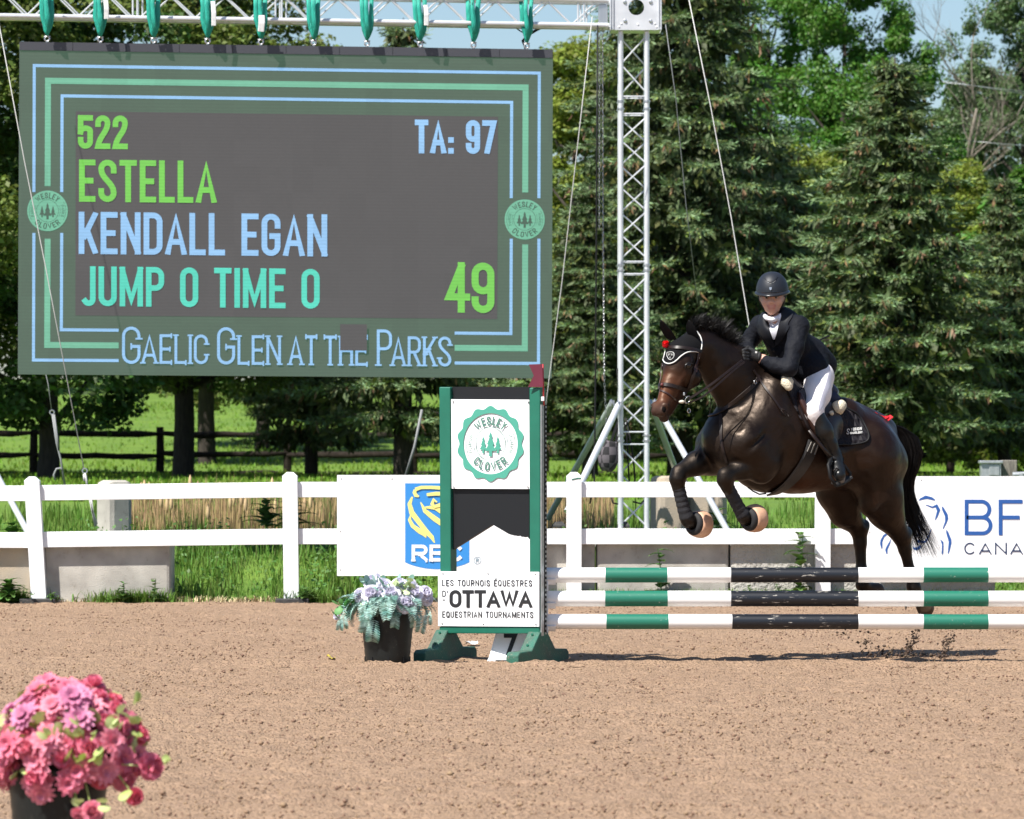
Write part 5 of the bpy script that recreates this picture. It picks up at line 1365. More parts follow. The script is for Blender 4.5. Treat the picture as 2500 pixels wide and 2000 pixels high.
for (px, py) in ((972, 1420), (985, 1445), (990, 1440), (998, 1430), (966, 1472), (982, 1460), (1000, 1425), (944, 1430), (925, 1440), (1005, 1420), (960, 1425), (890, 1475)):
    for q in range(2): add_mesh(lv, LF, gl(px, py, R7.uniform(-.16, -.08)), (R7.uniform(-.8, .8), -.8, R7.uniform(-.5, .9)), R7.uniform(0, 6), R7.uniform(.045, .07))
obj('pale_leaf_sprig', lv, M['lf3'], gp, smooth=1, local=True)

# ------------------------------------------------------------------ weeds with a shape of their own
def weed(px, pyb, pyt, Y, label, spread, seed, mt, nl=16, zb=0.0, name='thistle_plant', cat='weed'):
    R8 = random.Random(seed); h = (pyb - pyt) * Y / FPX
    b = W(px, pyb, Y); t = thing(name, label, cat, (b.x, b.y, zb), 'tall weeds along the fence')
    mb = MB(); top = Vector((R8.uniform(-.03, .03), 0, h)); mb.tube([(0, 0, -0.03), (0.01, 0, h * 0.5), top], [0.007, 0.006, 0.003], 6); obj('stem', mb, mt, t, local=True)
    lv = MB()
    for k in range(nl):
        f = (k + 1) / nl; a = k * 2.4 + R8.uniform(-.3, .3); L_ = spread * 1.35 * (1.15 - 0.6 * f) * R8.uniform(.8, 1.15)
        c = Vector((0, 0, h * f * 0.97)); d = Vector((math.cos(a), math.sin(a), R8.uniform(0.1, 0.7))).normalized(); n = 6
        p = c
        for q in range(n):
            s = d.cross(Vector((0, 0, 1))).normalized()
            for sg in (-1, 1): petal(lv, p, s * sg * 0.9 + d * 0.8, Vector((0, 0, 1)), L_ * 0.46 * (1.1 - q / n), L_ * 0.26, 0.1, 0.1, 2)
            p = p + d * (L_ / n); d = (d + Vector((0, 0, -0.12))).normalized()
        petal(lv, p - d * L_ * 0.1, d, Vector((0, 0, 1)), L_ * 0.3, L_ * 0.14, 0.1, 0, 2)
    obj('leaf_rosette', lv, mt, t, local=True)
M['weed'] = mat('weed_green', (0.085, 0.19, 0.035), 0.6, island=0.3, trans=0.25); M['weed2'] = mat('weed_pale', (0.13, 0.24, 0.06), 0.6, island=0.3, trans=0.25)
weed(1612, 1470, 1338, 41.9, 'leafy thistle growing against the streaked concrete block', 0.14, 1, M['weed'], 14)
weed(1953, 1470, 1300, 41.9, 'tall thistle growing through the lower fence rail by the hind legs', 0.15, 2, M['weed2'], 20)
weed(1900, 1470, 1425, 41.9, 'small thistle seedling under the black band of the top rail', 0.08, 3, M['weed'], 8)
weed(1830, 1470, 1430, 41.9, 'small weed seedling at the foot of the rough block', 0.07, 4, M['weed2'], 8)
weed(300, 1474, 1425, 41.9, 'small weed at the foot of the pale block near the leaning post', 0.09, 5, M['weed'], 10)
weed(375, 1474, 1415, 41.9, 'wiry weed at the right corner of the pale concrete block', 0.08, 6, M['weed2'], 8)
weed(20, 1478, 1425, 41.9, 'bushy green weed at the far left edge under the fence', 0.16, 7, M['weed'], 22)
weed(130, 1478, 1455, 41.9, 'low weed beside the foot of the leaning fence post', 0.08, 8, M['weed2'], 9)
weed(745, 1472, 1440, 41.9, 'low weed right of the second fence post', 0.10, 9, M['weed2'], 12)
weed(650, 1200, 1128, 46, 'leafy sapling above the top rail left of the second fence post', 0.16, 10, M['weed2'], 18, 0.6, 'sapling', 'sapling')
weed(715, 1200, 1120, 46.3, 'leafy sapling rising behind the top of the second fence post', 0.16, 11, M['weed'], 18, 0.6, 'sapling', 'sapling')
weed(30, 1290, 1195, 45, 'bushy green weed behind the far left fence rails', 0.2, 12, M['weed'], 22, 0.3, 'bushy_weed')
weed(440, 1290, 1265, 45, 'low bushy weed in front of the dry reeds', 0.2, 13, M['weed'], 16, 0.35, 'bushy_weed')
weed(1750, 1300, 1190, 45.2, 'bushy weed under the belly behind the fence rails', 0.2, 14, M['weed2'], 22, 0.35, 'bushy_weed')
weed(1640, 1300, 1245, 44.6, 'low bushy weed right of the truss tower foot', 0.18, 15, M['weed2'], 20, 0.35, 'bushy_weed')

# broad leaved weeds mixed into the bank behind the fence
RW = np.random.RandomState(31); n = 9000
wx = RW.uniform(-5.2, 5.4, n); wy = 42.4 + 3.2 * RW.rand(n) ** 1.2; keep = (np.sin(wx * 4.1) * np.sin(wx * 9.3 + 2) + RW.rand(n) * 0.9) > 0.45
px_ = CX + FPX * wx / wy; keep &= ~((wy < 42.95) & (((px_ > 100) & (px_ < 420)) | (px_ < 90) | (px_ > 1130)))
wx, wy = wx[keep], wy[keep]; wz = np.array([zlawn(a, b) for a, b in zip(wx, wy)]) + RW.rand(len(wx)) ** 1.5 * 0.34
C_ = np.stack([wx, wy, wz], 1); N_ = RW.normal(size=C_.shape) * 0.6 + np.array([0, -.3, .7]); S_w = RW.uniform(0.022, 0.055, len(C_))
i = np.arange(4 * len(C_), dtype=np.int32).reshape(-1, 4)
N_ /= np.linalg.norm(N_, axis=1, keepdims=True); u = np.cross(N_, RW.normal(size=C_.shape)); u /= np.linalg.norm(u, axis=1, keepdims=True); v = np.cross(N_, u); s_ = S_w[:, None]
Vw = np.stack([C_ - u * s_ * .5, C_ + v * s_ * .32, C_ + u * s_ * .55, C_ - v * s_ * .32], 1).reshape(-1, 3)
tag(npmesh('leafy_weeds', Vw, i, M['weed']), 'broad leaved weeds mixed into the grass bank behind the fence', 'weeds', kind='stuff')
# ------------------------------------------------------------------ trees
def leaf_quads(C, N, size, R, fold=0.25):
    """leaf shaped quads at C facing roughly N"""
    n = len(C); N = N / (np.linalg.norm(N, axis=1, keepdims=True) + 1e-9)
    r = R.normal(size=(n, 3)); u = np.cross(N, r); u /= (np.linalg.norm(u, axis=1, keepdims=True) + 1e-9); v = np.cross(N, u)
    s = size[:, None]
    V = np.stack([C - u * s * 0.5, C + v * s * 0.34 + N * s * fold * 0.3, C + u * s * 0.55 - N * s * fold * 0.3, C - v * s * 0.34 + N * s * fold * 0.3], 1)
    return V.reshape(-1, 3), np.arange(4 * n, dtype=np.int32).reshape(-1, 4)
def limb_tubes(mb, R8, h0, H, crown, n, r0):
    for k in range(n):
        f = k / n; z = h0 + (H - h0) * f * 0.9; a = k * 2.4 + R8.uniform(-.4, .4); L_ = crown * (1.0 - 0.45 * f) * R8.uniform(.75, 1.0)
        p0 = Vector((0, 0, z)); d = Vector((math.cos(a), math.sin(a), 0.45)); pts = [p0]
        for q in range(4):
            d = (d.normalized() + Vector((R8.uniform(-.25, .25), R8.uniform(-.25, .25), R8.uniform(-.05, .3)))).normalized(); pts.append(pts[-1] + d * L_ / 4)
        mb.tube(pts, [r0 * (1 - f * .6) * q for q in (0.45, 0.35, 0.25, 0.16, 0.07)], 6)
def deciduous(seed, H, zc0, rx, nclump, nleaf, lsize, trunk_r, top_pow=1.0, gap=0.0):
    """returns (foliage V, F), trunk MB for a broadleaf tree of height H with crown starting at zc0"""
    R = np.random.RandomState(seed); R8 = random.Random(seed)
    cs = []
    while len(cs) < nclump:
        t = R.rand(); z = zc0 + (H - zc0) * t
        prof = math.sin(math.pi * min(1, 0.18 + 0.82 * t ** top_pow)) ** 0.55 if t < 0.99 else 0.1
        rr = rx * prof * (R.rand() ** 0.42); a = R.rand() * 2 * np.pi
        rr *= 1 + 0.22 * math.sin(3 * a + seed) * math.sin(4 * t * 3 + seed)
        cs.append((rr * math.cos(a), rr * math.sin(a), z))
    C, N, S = [], [], []
    for c in cs:
        m = int(nleaf * R.uniform(0.6, 1.4)); rad = np.array([0.62, 0.62, 0.40]) * R.uniform(0.6, 1.25) * rx / 3.2
        d = R.normal(size=(m, 3)); d /= np.linalg.norm(d, axis=1, keepdims=True); q = d * (R.rand(m, 1) ** 0.45)
        P = np.array(c) + q * rad; P[:, 2] -= 0.12 * (q[:, 0] ** 2 + q[:, 1] ** 2)
        C.append(P); N.append(d * 0.5 + np.array([0, 0, 0.75]) + R.normal(size=(m, 3)) * 0.45); S.append(lsize * R.uniform(0.65, 1.3, m))
    V, F = leaf_quads(np.concatenate(C), np.concatenate(N), np.concatenate(S), R)
    mb = MB(); mb.tube([(0, 0, -0.3), (0, 0, 0.15), (0.03, 0, zc0 * 0.6), (-0.05, 0.03, zc0 + (H - zc0) * 0.3), (0.05, 0, zc0 + (H - zc0) * 0.75)], [trunk_r * 1.5, trunk_r * 1.12, trunk_r, trunk_r * 0.8, trunk_r * 0.25], 10)
    limb_tubes(mb, R8, zc0 * 0.9, H * 0.92, rx, 16, trunk_r)
    return V, F, mb
def spruce(seed, H, z0, Rb, tw=1.0, step=0.42):
    R = np.random.RandomState(seed); R8 = random.Random(seed)
    P, T, U, LL, WW, tone = [], [], [], [], [], []
    mb = MB(); mb.tube([(0, 0, -0.3), (0, 0, 0.4), (0, 0, H * 0.5), (0, 0, H)], [Rb * 0.085, Rb * 0.075, Rb * 0.045, 0.01], 9)
    z = z0
    while z < H - 0.15:
        f = (z - z0) / (H - z0); r = Rb * (1 - f) ** 0.78 * (0.75 + 0.25 * min(1, f / 0.12)) + 0.10
        nb_ = max(5, int(7 + 5 * (1 - f))); ph = R.rand() * 6.28
        for k in range(nb_):
            a = ph + 2 * np.pi * k / nb_ + R.uniform(-.25, .25); L_ = r * R.uniform(0.72, 1.12)
            d = np.array([math.cos(a), math.sin(a), 0.0]); sd = np.array([-math.sin(a), math.cos(a), 0.0]); zz0 = z + R.uniform(-.1, .1)
            pts = []
            for q in range(7):
                t = q / 6; pts.append((t, d * L_ * t + np.array([0, 0, zz0 + L_ * (0.10 * t - 0.62 * t * t + 0.40 * t ** 3)])))
            if R.rand() < 0.6: mb.tube([tuple(p) for _, p in pts[::2]], [0.022 * (1 - f) + .008, 0.016, 0.011, 0.004], 4)
            nt = max(6, int(L_ / 0.060 * tw))
            for j in range(nt):
                t = 0.16 + 0.84 * (j + R.rand()) / nt; base = d * L_ * t + np.array([0, 0, zz0 + L_ * (0.10 * t - 0.62 * t * t + 0.40 * t ** 3)])
                sg = 1 if j % 2 else -1; ln = (0.20 + 0.42 * (1 - t) * min(1, L_)) * R.uniform(0.7, 1.2)
                dd = d * R.uniform(0.5, 1.1) + sd * sg * R.uniform(0.35, 1.0) + np.array([0, 0, R.uniform(-0.38, 0.12)])
                dd /= np.linalg.norm(dd)
                for q in range(9):
                    P.append(base + dd * ln * 0.115 * q + R.normal(size=3) * 0.02); T.append(dd + R.normal(size=3) * 0.38 + np.array([0, 0, 0.10])); U.append(np.array([0, 0, 1.0]) + R.normal(size=3) * 0.6)
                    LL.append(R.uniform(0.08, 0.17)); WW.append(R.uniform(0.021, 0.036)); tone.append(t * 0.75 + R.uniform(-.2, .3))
                if R.rand() < 0.55:       # drooping dark underside twigs
                    for q in range(2):
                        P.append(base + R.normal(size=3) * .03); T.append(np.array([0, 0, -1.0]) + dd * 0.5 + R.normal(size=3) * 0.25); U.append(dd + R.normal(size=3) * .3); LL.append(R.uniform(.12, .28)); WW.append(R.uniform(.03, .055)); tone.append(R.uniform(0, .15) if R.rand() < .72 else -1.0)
            for q in range(int(10 + 16 * L_)):      # dense old growth near the stem, coloured dark to deepen the shaded gaps
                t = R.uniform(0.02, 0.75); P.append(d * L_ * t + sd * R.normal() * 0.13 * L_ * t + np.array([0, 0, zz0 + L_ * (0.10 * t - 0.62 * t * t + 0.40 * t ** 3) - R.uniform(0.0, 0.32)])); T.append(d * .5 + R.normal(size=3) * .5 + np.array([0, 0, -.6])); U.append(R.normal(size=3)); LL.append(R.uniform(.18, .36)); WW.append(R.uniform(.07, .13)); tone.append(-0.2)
        z += step * R.uniform(0.8, 1.2) * (1.15 - 0.35 * f)
    P = np.array(P); T = np.array(T); T /= np.linalg.norm(T, axis=1, keepdims=True); U = np.array(U)
    S = np.cross(T, U); S /= np.linalg.norm(S, axis=1, keepdims=True); LL = np.array(LL)[:, None]; WW = np.array(WW)[:, None]; n = len(P)
    up = np.cross(S, T)
    V = np.stack([P, P + T * LL * 0.5 + S * WW * 0.5 - up * 0.02, P + T * LL, P + T * LL * 0.5 - S * WW * 0.5 - up * 0.02], 1).reshape(-1, 3)
    F = np.arange(4 * n, dtype=np.int32).reshape(-1, 4)
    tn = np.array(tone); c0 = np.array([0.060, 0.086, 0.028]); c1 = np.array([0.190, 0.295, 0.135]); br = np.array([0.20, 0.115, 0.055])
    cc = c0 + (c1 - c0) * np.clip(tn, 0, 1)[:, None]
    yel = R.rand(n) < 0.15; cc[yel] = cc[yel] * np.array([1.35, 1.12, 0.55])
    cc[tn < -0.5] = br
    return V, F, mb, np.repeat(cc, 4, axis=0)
M['bark'] = mat('bark', (0.050, 0.040, 0.031), 0.95, col2=(0.028, 0.022, 0.018), vscale=9, bump=0.9, bscale=18, bdist=0.04, stretch=(3, 3, 0.6))
M['bark_pale'] = mat('bark_pale', (0.26, 0.23, 0.19), 0.95, col2=(0.15, 0.125, 0.10), vscale=7, bump=0.8, bscale=16, bdist=0.04, stretch=(3, 3, 0.7))
M['lv_olive'] = mat('foliage_olive', (0.13, 0.175, 0.030), 0.6, island=0.38, trans=0.38)
M['lv_yellow'] = mat('foliage_yellow', (0.20, 0.25, 0.030), 0.6, island=0.35, trans=0.40)
M['lv_bright'] = mat('foliage_bright', (0.082, 0.195, 0.021), 0.55, island=0.35, trans=0.38)
M['lv_dark'] = mat('foliage_dark', (0.055, 0.110, 0.020), 0.6, island=0.4, trans=0.35)
M['lv_poplar'] = mat('foliage_poplar', (0.090, 0.150, 0.050), 0.5, island=0.4, trans=0.35)
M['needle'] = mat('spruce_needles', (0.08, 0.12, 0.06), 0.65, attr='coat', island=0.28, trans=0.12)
TREES = {}
def tree_at(key, name, label, px, Y, s=1.0, rot=0.0, group=None, cat='tree', dz=-0.05, sx=None):
    builder, leafmat, bark = key
    if builder not in TREES:
        r = builder(); V, F, mb = r[0], r[1], r[2]; cols = r[3] if len(r) > 3 else None
        t = thing(name, label, cat)
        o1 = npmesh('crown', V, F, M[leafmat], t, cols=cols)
        o2 = obj('trunk', mb, M[bark], t, smooth=1, local=True); TREES[builder] = (o1.data, o2.data); 
    else:
        t = thing(name, label, cat); c, k = TREES[builder]
        c2 = c
        if c.materials[0] is not M[leafmat]: c2 = c.copy(); c2.materials[0] = M[leafmat]
        for nm, d in (('crown', c2), ('trunk', k)):
            o = bpy.data.objects.new(nm, d); COL.objects.link(o); o.parent = t
    x = (px - CX) * Y / FPX
    t.location = (x, Y, zlawn(x, Y) + dz); t.rotation_euler.z = rot; q = sx or s; t.scale = (q, q, s)
    if group: t['group'] = group
    return t
dA = lambda: deciduous(11, 11.0, 2.0, 3.4, 210, 330, 0.115, 0.20)
dB = lambda: deciduous(23, 9.0, 0.9, 2.7, 140, 300, 0.115, 0.16)
dC = lambda: deciduous(37, 12.0, 2.4, 3.1, 230, 330, 0.115, 0.17, 1.2)
dS = lambda: deciduous(41, 3.6, 0.2, 1.5, 70, 260, 0.085, 0.05)
sA = lambda: spruce(5, 13.5, 1.3, 2.9)
sB = lambda: spruce(9, 8.2, 1.35, 2.4)
G1 = 'spruces behind the arena'; G2 = 'broadleaf trees behind the screen'; G3 = 'background trees'
tree_at((dA, 'lv_olive', 'bark'), 'maple_tree', 'dark trunked broadleaf tree behind the middle left of the screen', 447, 82, 0.90, 0.3, G2)
tree_at((dB, 'lv_dark', 'bark'), 'maple_tree', 'low branched broadleaf tree at the left end of the screen', 118, 77, 1.10, 1.1, G2)
tree_at((dA, 'lv_olive', 'bark'), 'maple_tree', 'broadleaf tree filling the far left edge beside the screen', -180, 76, 1.0, 2.2, G2)
tree_at((dA, 'lv_dark', 'bark_pale'), 'maple_tree', 'broadleaf tree with pale sunlit trunk behind the dark trunk', 505, 97, 0.88, 4.0, G2)
tree_at((dA, 'lv_dark', 'bark'), 'maple_tree', 'broadleaf tree outside the left edge whose dark branches hang behind the lattice brace', -400, 85, 1.1, 3.3, G2)
tree_at((sB, 'needle', 'bark'), 'spruce_tree', 'spruce with low skirts below the right half of the screen', 985, 80, 0.97, 0.4, G1)
tree_at((sB, 'needle', 'bark'), 'spruce_tree', 'small spruce below the middle of the screen', 760, 86, 0.70, 2.0, G1)
tree_at((sA, 'needle', 'bark'), 'spruce_tree', 'tallest spruce, right of the truss tower', 1660, 84, 1.02, 0.0, G1, sx=1.1)
tree_at((sB, 'needle', 'bark'), 'spruce_tree', 'broad bluish spruce behind the rider with its tip below the sky', 2185, 79, 0.88, 1.3, G1, sx=1.12)
tree_at((sB, 'needle', 'bark'), 'spruce_tree', 'dark spruce behind the chain left of the truss tower', 1440, 80, 0.62, 2.9, G1, sx=0.8)
tree_at((sB, 'needle', 'bark'), 'spruce_tree', 'spruce behind the horse head between the tall and the broad spruce', 1885, 88, 0.80, 4.2, G1, sx=1.1)
tree_at((sB, 'needle', 'bark'), 'spruce_tree', 'spruce with bare lower trunk above the white board at the right', 2452, 82, 0.66, 5.0, G1)
tree_at((dB, 'lv_yellow', 'bark'), 'ash_tree', 'yellow green tree between the screen and the truss tower', 1400, 99, 0.98, 0.8, G3)
tree_at((dC, 'lv_bright', 'bark'), 'maple_tree', 'tall bright green maple above the spruces at the upper right', 2060, 108, 1.02, 0.5, G3, sx=0.74)
tree_at((dC, 'lv_bright', 'bark'), 'maple_tree', 'bright green maple partly hidden behind the tallest spruce', 1880, 112, 1.0, 2.7, G3)
tree_at((dC, 'lv_poplar', 'bark_pale'), 'poplar_tree', 'pale trunked poplar at the upper right corner', 2500, 116, 0.98, 1.9, G3, sx=0.66)
tree_at((dS, 'lv_yellow', 'bark'), 'shrub', 'yellow green shrub at the right edge beside the broad spruce', 2440, 89, 1.25, 0.2, 'shrubs at the right edge', 'shrub')
tree_at((dS, 'lv_bright', 'bark'), 'shrub', 'deep green shrub at the right edge above the yellow one', 2510, 97, 1.7, 1.2, 'shrubs at the right edge', 'shrub')
tree_at((dS, 'lv_yellow', 'bark'), 'shrub', 'yellow green bush between the broad spruce and the poplar trunk', 2300, 100, 1.5, 2.0, 'shrubs at the right edge', 'shrub')
tree_at((dB, 'lv_poplar', 'bark'), 'ash_tree', 'grey green tree behind the poplar trunk at the right edge', 2400, 128, 1.02, 3.1, G3)
tree_at((dB, 'lv_olive', 'bark'), 'ash_tree', 'broadleaf tree hidden deep behind the tallest spruce', 1560, 118, 1.05, 4.5, G3)
tree_at((dB, 'lv_olive', 'bark'), 'ash_tree', 'broadleaf tree showing left of the sky gap behind the screen', 640, 104, 0.98, 5.4, G3)
tree_at((dB, 'lv_yellow', 'bark'), 'ash_tree', 'yellow green sapling growth between the tallest and the broad spruce', 1960, 96, 0.72, 2.4, G3)
tree_at((dB, 'lv_yellow', 'bark'), 'ash_tree', 'yellow green tree at the right edge behind the broad spruce', 2350, 101, 0.70, 0.9, G3)
tree_at((dB, 'lv_olive', 'bark'), 'ash_tree', 'olive tree right of the sky gap behind the truss tower', 1500, 104, 1.0, 1.9, G3)
# bare dead tree
bt = thing('bare_tree', 'leafless grey tree with twisted branches in front of the sky at the upper right', 'tree', ((2350 - CX) * 112 / FPX, 112, zlawn(0, 112)))
R9 = random.Random(77)
mb = MB()
def grow(p, d, L_, r, depth):
    n = 4; pts = [p]; 
    for q in range(n):
        d = (d + Vector((R9.uniform(-.22, .22), R9.uniform(-.22, .22), R9.uniform(-.10, .16)))).normalized(); pts.append(pts[-1] + d * L_ / n)
    mb.tube(pts, [r * (1 - 0.5 * q / n) for q in range(n + 1)], 5 if depth < 2 else 4)
    if depth < 5:
        for q in range(3 if depth else 5):
            t = R9.randint(1, n); a = R9.uniform(0, 6.28); e = (d + Vector((math.cos(a), math.sin(a) * .6, R9.uniform(-.2, .5))) * R9.uniform(.6, 1.1)).normalized()
            grow(pts[t], e, L_ * R9.uniform(.55, .78), r * (0.62 if depth < 2 else 0.7) * (1 - .1 * t), depth + 1)
grow(Vector((0, 0, 5.0)), Vector((-0.15, 0, 1)), 2.7, 0.075, 0)
mb.tube([(0.2, 0, -0.3), (0.12, 0, 2.6), (0, 0, 5.05)], [0.17, 0.13, 0.075], 8)
obj('trunk', mb, M['bark_pale'], bt, smooth=1, local=True)
# far wood closing the view behind everything
R10 = np.random.RandomState(3); C, N, S = [], [], []
for k in range(430):
    px = R10.uniform(-900, 3400); Y = R10.uniform(135, 165)
    if k % 5 == 0: px = R10.choice([R10.uniform(-700, 700), R10.uniform(1400, 2250)])
    x = (px - CX) * Y / FPX; hmax = 5.2 + 1.2 * math.sin(px * 0.011) + (2.0 if px < 650 or 1450 < px < 2200 else 0.0); z = zlawn(x, Y) + R10.uniform(0.2, 1.0) ** 0.8 * hmax
    m = 170; d = R10.normal(size=(m, 3)); d /= np.linalg.norm(d, axis=1, keepdims=True)
    C.append(np.array([x, Y, z]) + d * (R10.rand(m, 1) ** 0.4) * np.array([1.3, 1.3, 0.9])); N.append(d * .5 + np.array([0, 0, .7]) + R10.normal(size=(m, 3)) * .4); S.append(R10.uniform(.22, .42, m))
V, F = leaf_quads(np.concatenate(C), np.concatenate(N), np.concatenate(S), R10)
tag(npmesh('distant_wood', V, F, M['lv_dark']), 'far green wood closing the view behind the trees', 'wood', kind='stuff')
# ------------------------------------------------------------------ smooth bodies from blended limbs
class Blend:
    """one continuous skin over many tapered limbs (smooth union), meshed by surface nets"""
    def __init__(s): s.p = []
    def cap(s, a, b, ra, rb, k=0.03, col=(0.02, 0.02, 0.02), ax=None, sc=1.0, op=1):
        s.p.append((np.array(a, float), np.array(b, float), ra, rb, k, np.array(col, float), None if ax is None else np.array(ax, float), sc, op))
    def ball(s, a, r, k=0.03, col=(0.02, 0.02, 0.02), ax=None, sc=1.0, op=1):
        a = Vector(a); s.cap(a, a + Vector((0, 0, 1e-4)), r, r, k, col, ax, sc, op)
    def chain(s, pts, k=0.03, col=(0.02, 0.02, 0.02), ax=None):
        """pts: (point, radius, side scale)"""
        for (a, ra, sa), (b, rb, sb) in zip(pts, pts[1:]): s.cap(a, b, ra, rb, k, col, ax, (sa + sb) / 2)
    @staticmethod
    def dist(P, q):
        a, b, ra, rb, k, col, ax, sc, op = q
        ba = b - a; pa = P - a
        t = np.clip((pa @ ba) / max(ba @ ba, 1e-12), 0, 1)
        d = pa - t[..., None] * ba
        if ax is not None:
            w = d @ ax; d = d + (w * (1 / sc - 1))[..., None] * ax
        return np.sqrt((d * d).sum(-1)) - (ra + (rb - ra) * t)
    def mesh(s, h, smooth=2):
        lo = np.min([np.minimum(q[0], q[1]) - max(q[2], q[3]) * max(1, q[7]) for q in s.p if q[8] > 0], 0) - 4 * h
        hi = np.max([np.maximum(q[0], q[1]) + max(q[2], q[3]) * max(1, q[7]) for q in s.p if q[8] > 0], 0) + 4 * h
        n = np.ceil((hi - lo) / h).astype(int) + 1
        Fd = np.full(n, 1.0, dtype=np.float32)
        axs = [lo[i] + h * np.arange(n[i]) for i in range(3)]
        for q in s.p:
            pad = max(q[2], q[3]) * max(1, q[7]) + q[4] + 3 * h
            i0 = np.maximum(np.floor((np.minimum(q[0], q[1]) - pad - lo) / h).astype(int), 0)
            i1 = np.minimum(np.ceil((np.maximum(q[0], q[1]) + pad - lo) / h).astype(int) + 1, n)
            if (i1 <= i0).any(): continue
            G = np.stack(np.meshgrid(*[axs[i][i0[i]:i1[i]] for i in range(3)], indexing='ij'), -1)
            d = s.dist(G, q); sl = tuple(slice(i0[i], i1[i]) for i in range(3)); a = Fd[sl]; k = q[4]
            if q[8] > 0:
                w = np.clip(0.5 + 0.5 * (d - a) / k, 0, 1); Fd[sl] = d * (1 - w) + a * w - k * w * (1 - w)
            else:
                d = -d; w = np.clip(0.5 - 0.5 * (d - a) / k, 0, 1); Fd[sl] = d * (1 - w) + a * w + k * w * (1 - w)
        ins = Fd < 0
        c8 = [ins[x:n[0] - 1 + x, y:n[1] - 1 + y, z:n[2] - 1 + z] for x in (0, 1) for y in (0, 1) for z in (0, 1)]
        anyi = np.logical_or.reduce(c8); alli = np.logical_and.reduce(c8); act = anyi & ~alli
        idx = -np.ones(act.shape, dtype=np.int64); cells = np.argwhere(act); idx[act] = np.arange(len(cells))
        acc = np.zeros((len(cells), 3)); cnt = np.zeros(len(cells))
        for (o1, o2) in [((x, y, z), (x2, y2, z2)) for x in (0, 1) for y in (0, 1) for z in (0, 1) for (x2, y2, z2) in ((x + 1, y, z), (x, y + 1, z), (x, y, z + 1)) if max(x2, y2, z2) < 2]:
            A = cells + np.array(o1); B = cells + np.array(o2)
            fa = Fd[A[:, 0], A[:, 1], A[:, 2]]; fb = Fd[B[:, 0], B[:, 1], B[:, 2]]
            m = (fa < 0) != (fb < 0); t = np.where(m, fa / np.where(m, fa - fb, 1), 0)
            acc[m] += (A + (B - A) * t[:, None])[m]; cnt[m] += 1
        V = lo + h * (acc / cnt[:, None])
        Fc = []
        for ax_ in range(3):
            u, v = (ax_ + 1) % 3, (ax_ + 2) % 3
            sh = [slice(None)] * 3; sh2 = [slice(None)] * 3
            sh[ax_] = slice(0, n[ax_] - 1); sh2[ax_] = slice(1, n[ax_])
            E = np.argwhere(ins[tuple(sh)] != ins[tuple(sh2)])
            E = E[(E[:, u] > 0) & (E[:, v] > 0) & (E[:, u] < n[u] - 1) & (E[:, v] < n[v] - 1)]
            fl = ins[E[:, 0], E[:, 1], E[:, 2]]
            def cid(du, dv):
                c = E.copy(); c[:, u] -= du; c[:, v] -= dv; return idx[c[:, 0], c[:, 1], c[:, 2]]
            Q = np.stack([cid(1, 1), cid(0, 1), cid(0, 0), cid(1, 0)], 1)
            Q[~fl] = Q[~fl][:, ::-1]; Fc.append(Q)
        Fc = np.concatenate(Fc)
        for _ in range(smooth):
            S = np.zeros_like(V); c = np.zeros(len(V))
            for a, b in ((0, 1), (1, 2), (2, 3), (3, 0)):
                np.add.at(S, Fc[:, a], V[Fc[:, b]]); np.add.at(S, Fc[:, b], V[Fc[:, a]]); np.add.at(c, Fc[:, a], 1); np.add.at(c, Fc[:, b], 1)
            V = V * 0.5 + 0.5 * S / np.maximum(c, 1)[:, None]
        return V, Fc
    def colours(s, V, tau=0.02):
        W_ = np.zeros(len(V)); Cc = np.zeros((len(V), 3))
        for q in s.p:
            if q[8] < 0: continue
            w = np.exp(-np.clip(s.dist(V, q) + q[4] * 0.0, -0.02, 1) / tau) + 1e-9
            W_ += w; Cc += w[:, None] * q[5]
        return Cc / W_[:, None]
def bvh_of(V, F): return BVHTree.FromPolygons([tuple(v) for v in V], [tuple(f) for f in F])
EYE = Vector((0, 0, CAMH))
def shoot(bvh, px, py, off=0.0):
    """point on a body along the line of sight through (px, py); nearest point of the body if the line misses"""
    d = ray(px, py).normalized()
    p, n, i, t = bvh.ray_cast(EYE + d * 20, d)
    if p is None:
        best = None
        for k in range(240):
            q = EYE + d * (28.6 + 0.015 * k); r = bvh.find_nearest(q)
            if best is None or r[3] < best[0]: best = (r[3], r[0], r[1])
        p, n = best[1], best[2]
    if n.dot(d) > 0.2: n = -n
    return p + n * off, n
def densify(poly, st, closed=True):
    o = []; m = len(poly)
    for k in range(m if closed else m - 1):
        a, b = Vector(poly[k]), Vector(poly[(k + 1) % m]); c = max(1, int((b - a).length / st))
        for q in range(c): o.append(a + (b - a) * (q / c))
    if not closed: o.append(Vector(poly[-1]))
    return o
def smooth_poly(poly, closed=True, it=2):
    P = [Vector(p) for p in poly]
    for _ in range(it):
        Q = []; m = len(P)
        if not closed: Q.append(P[0])
        for k in range(m if closed else m - 1):
            a, b = P[k], P[(k + 1) % m]; Q += [a * 0.75 + b * 0.25, a * 0.25 + b * 0.75]
        if not closed: Q.append(P[-1])
        P = Q
    return P
from mathutils.geometry import delaunay_2d_cdt
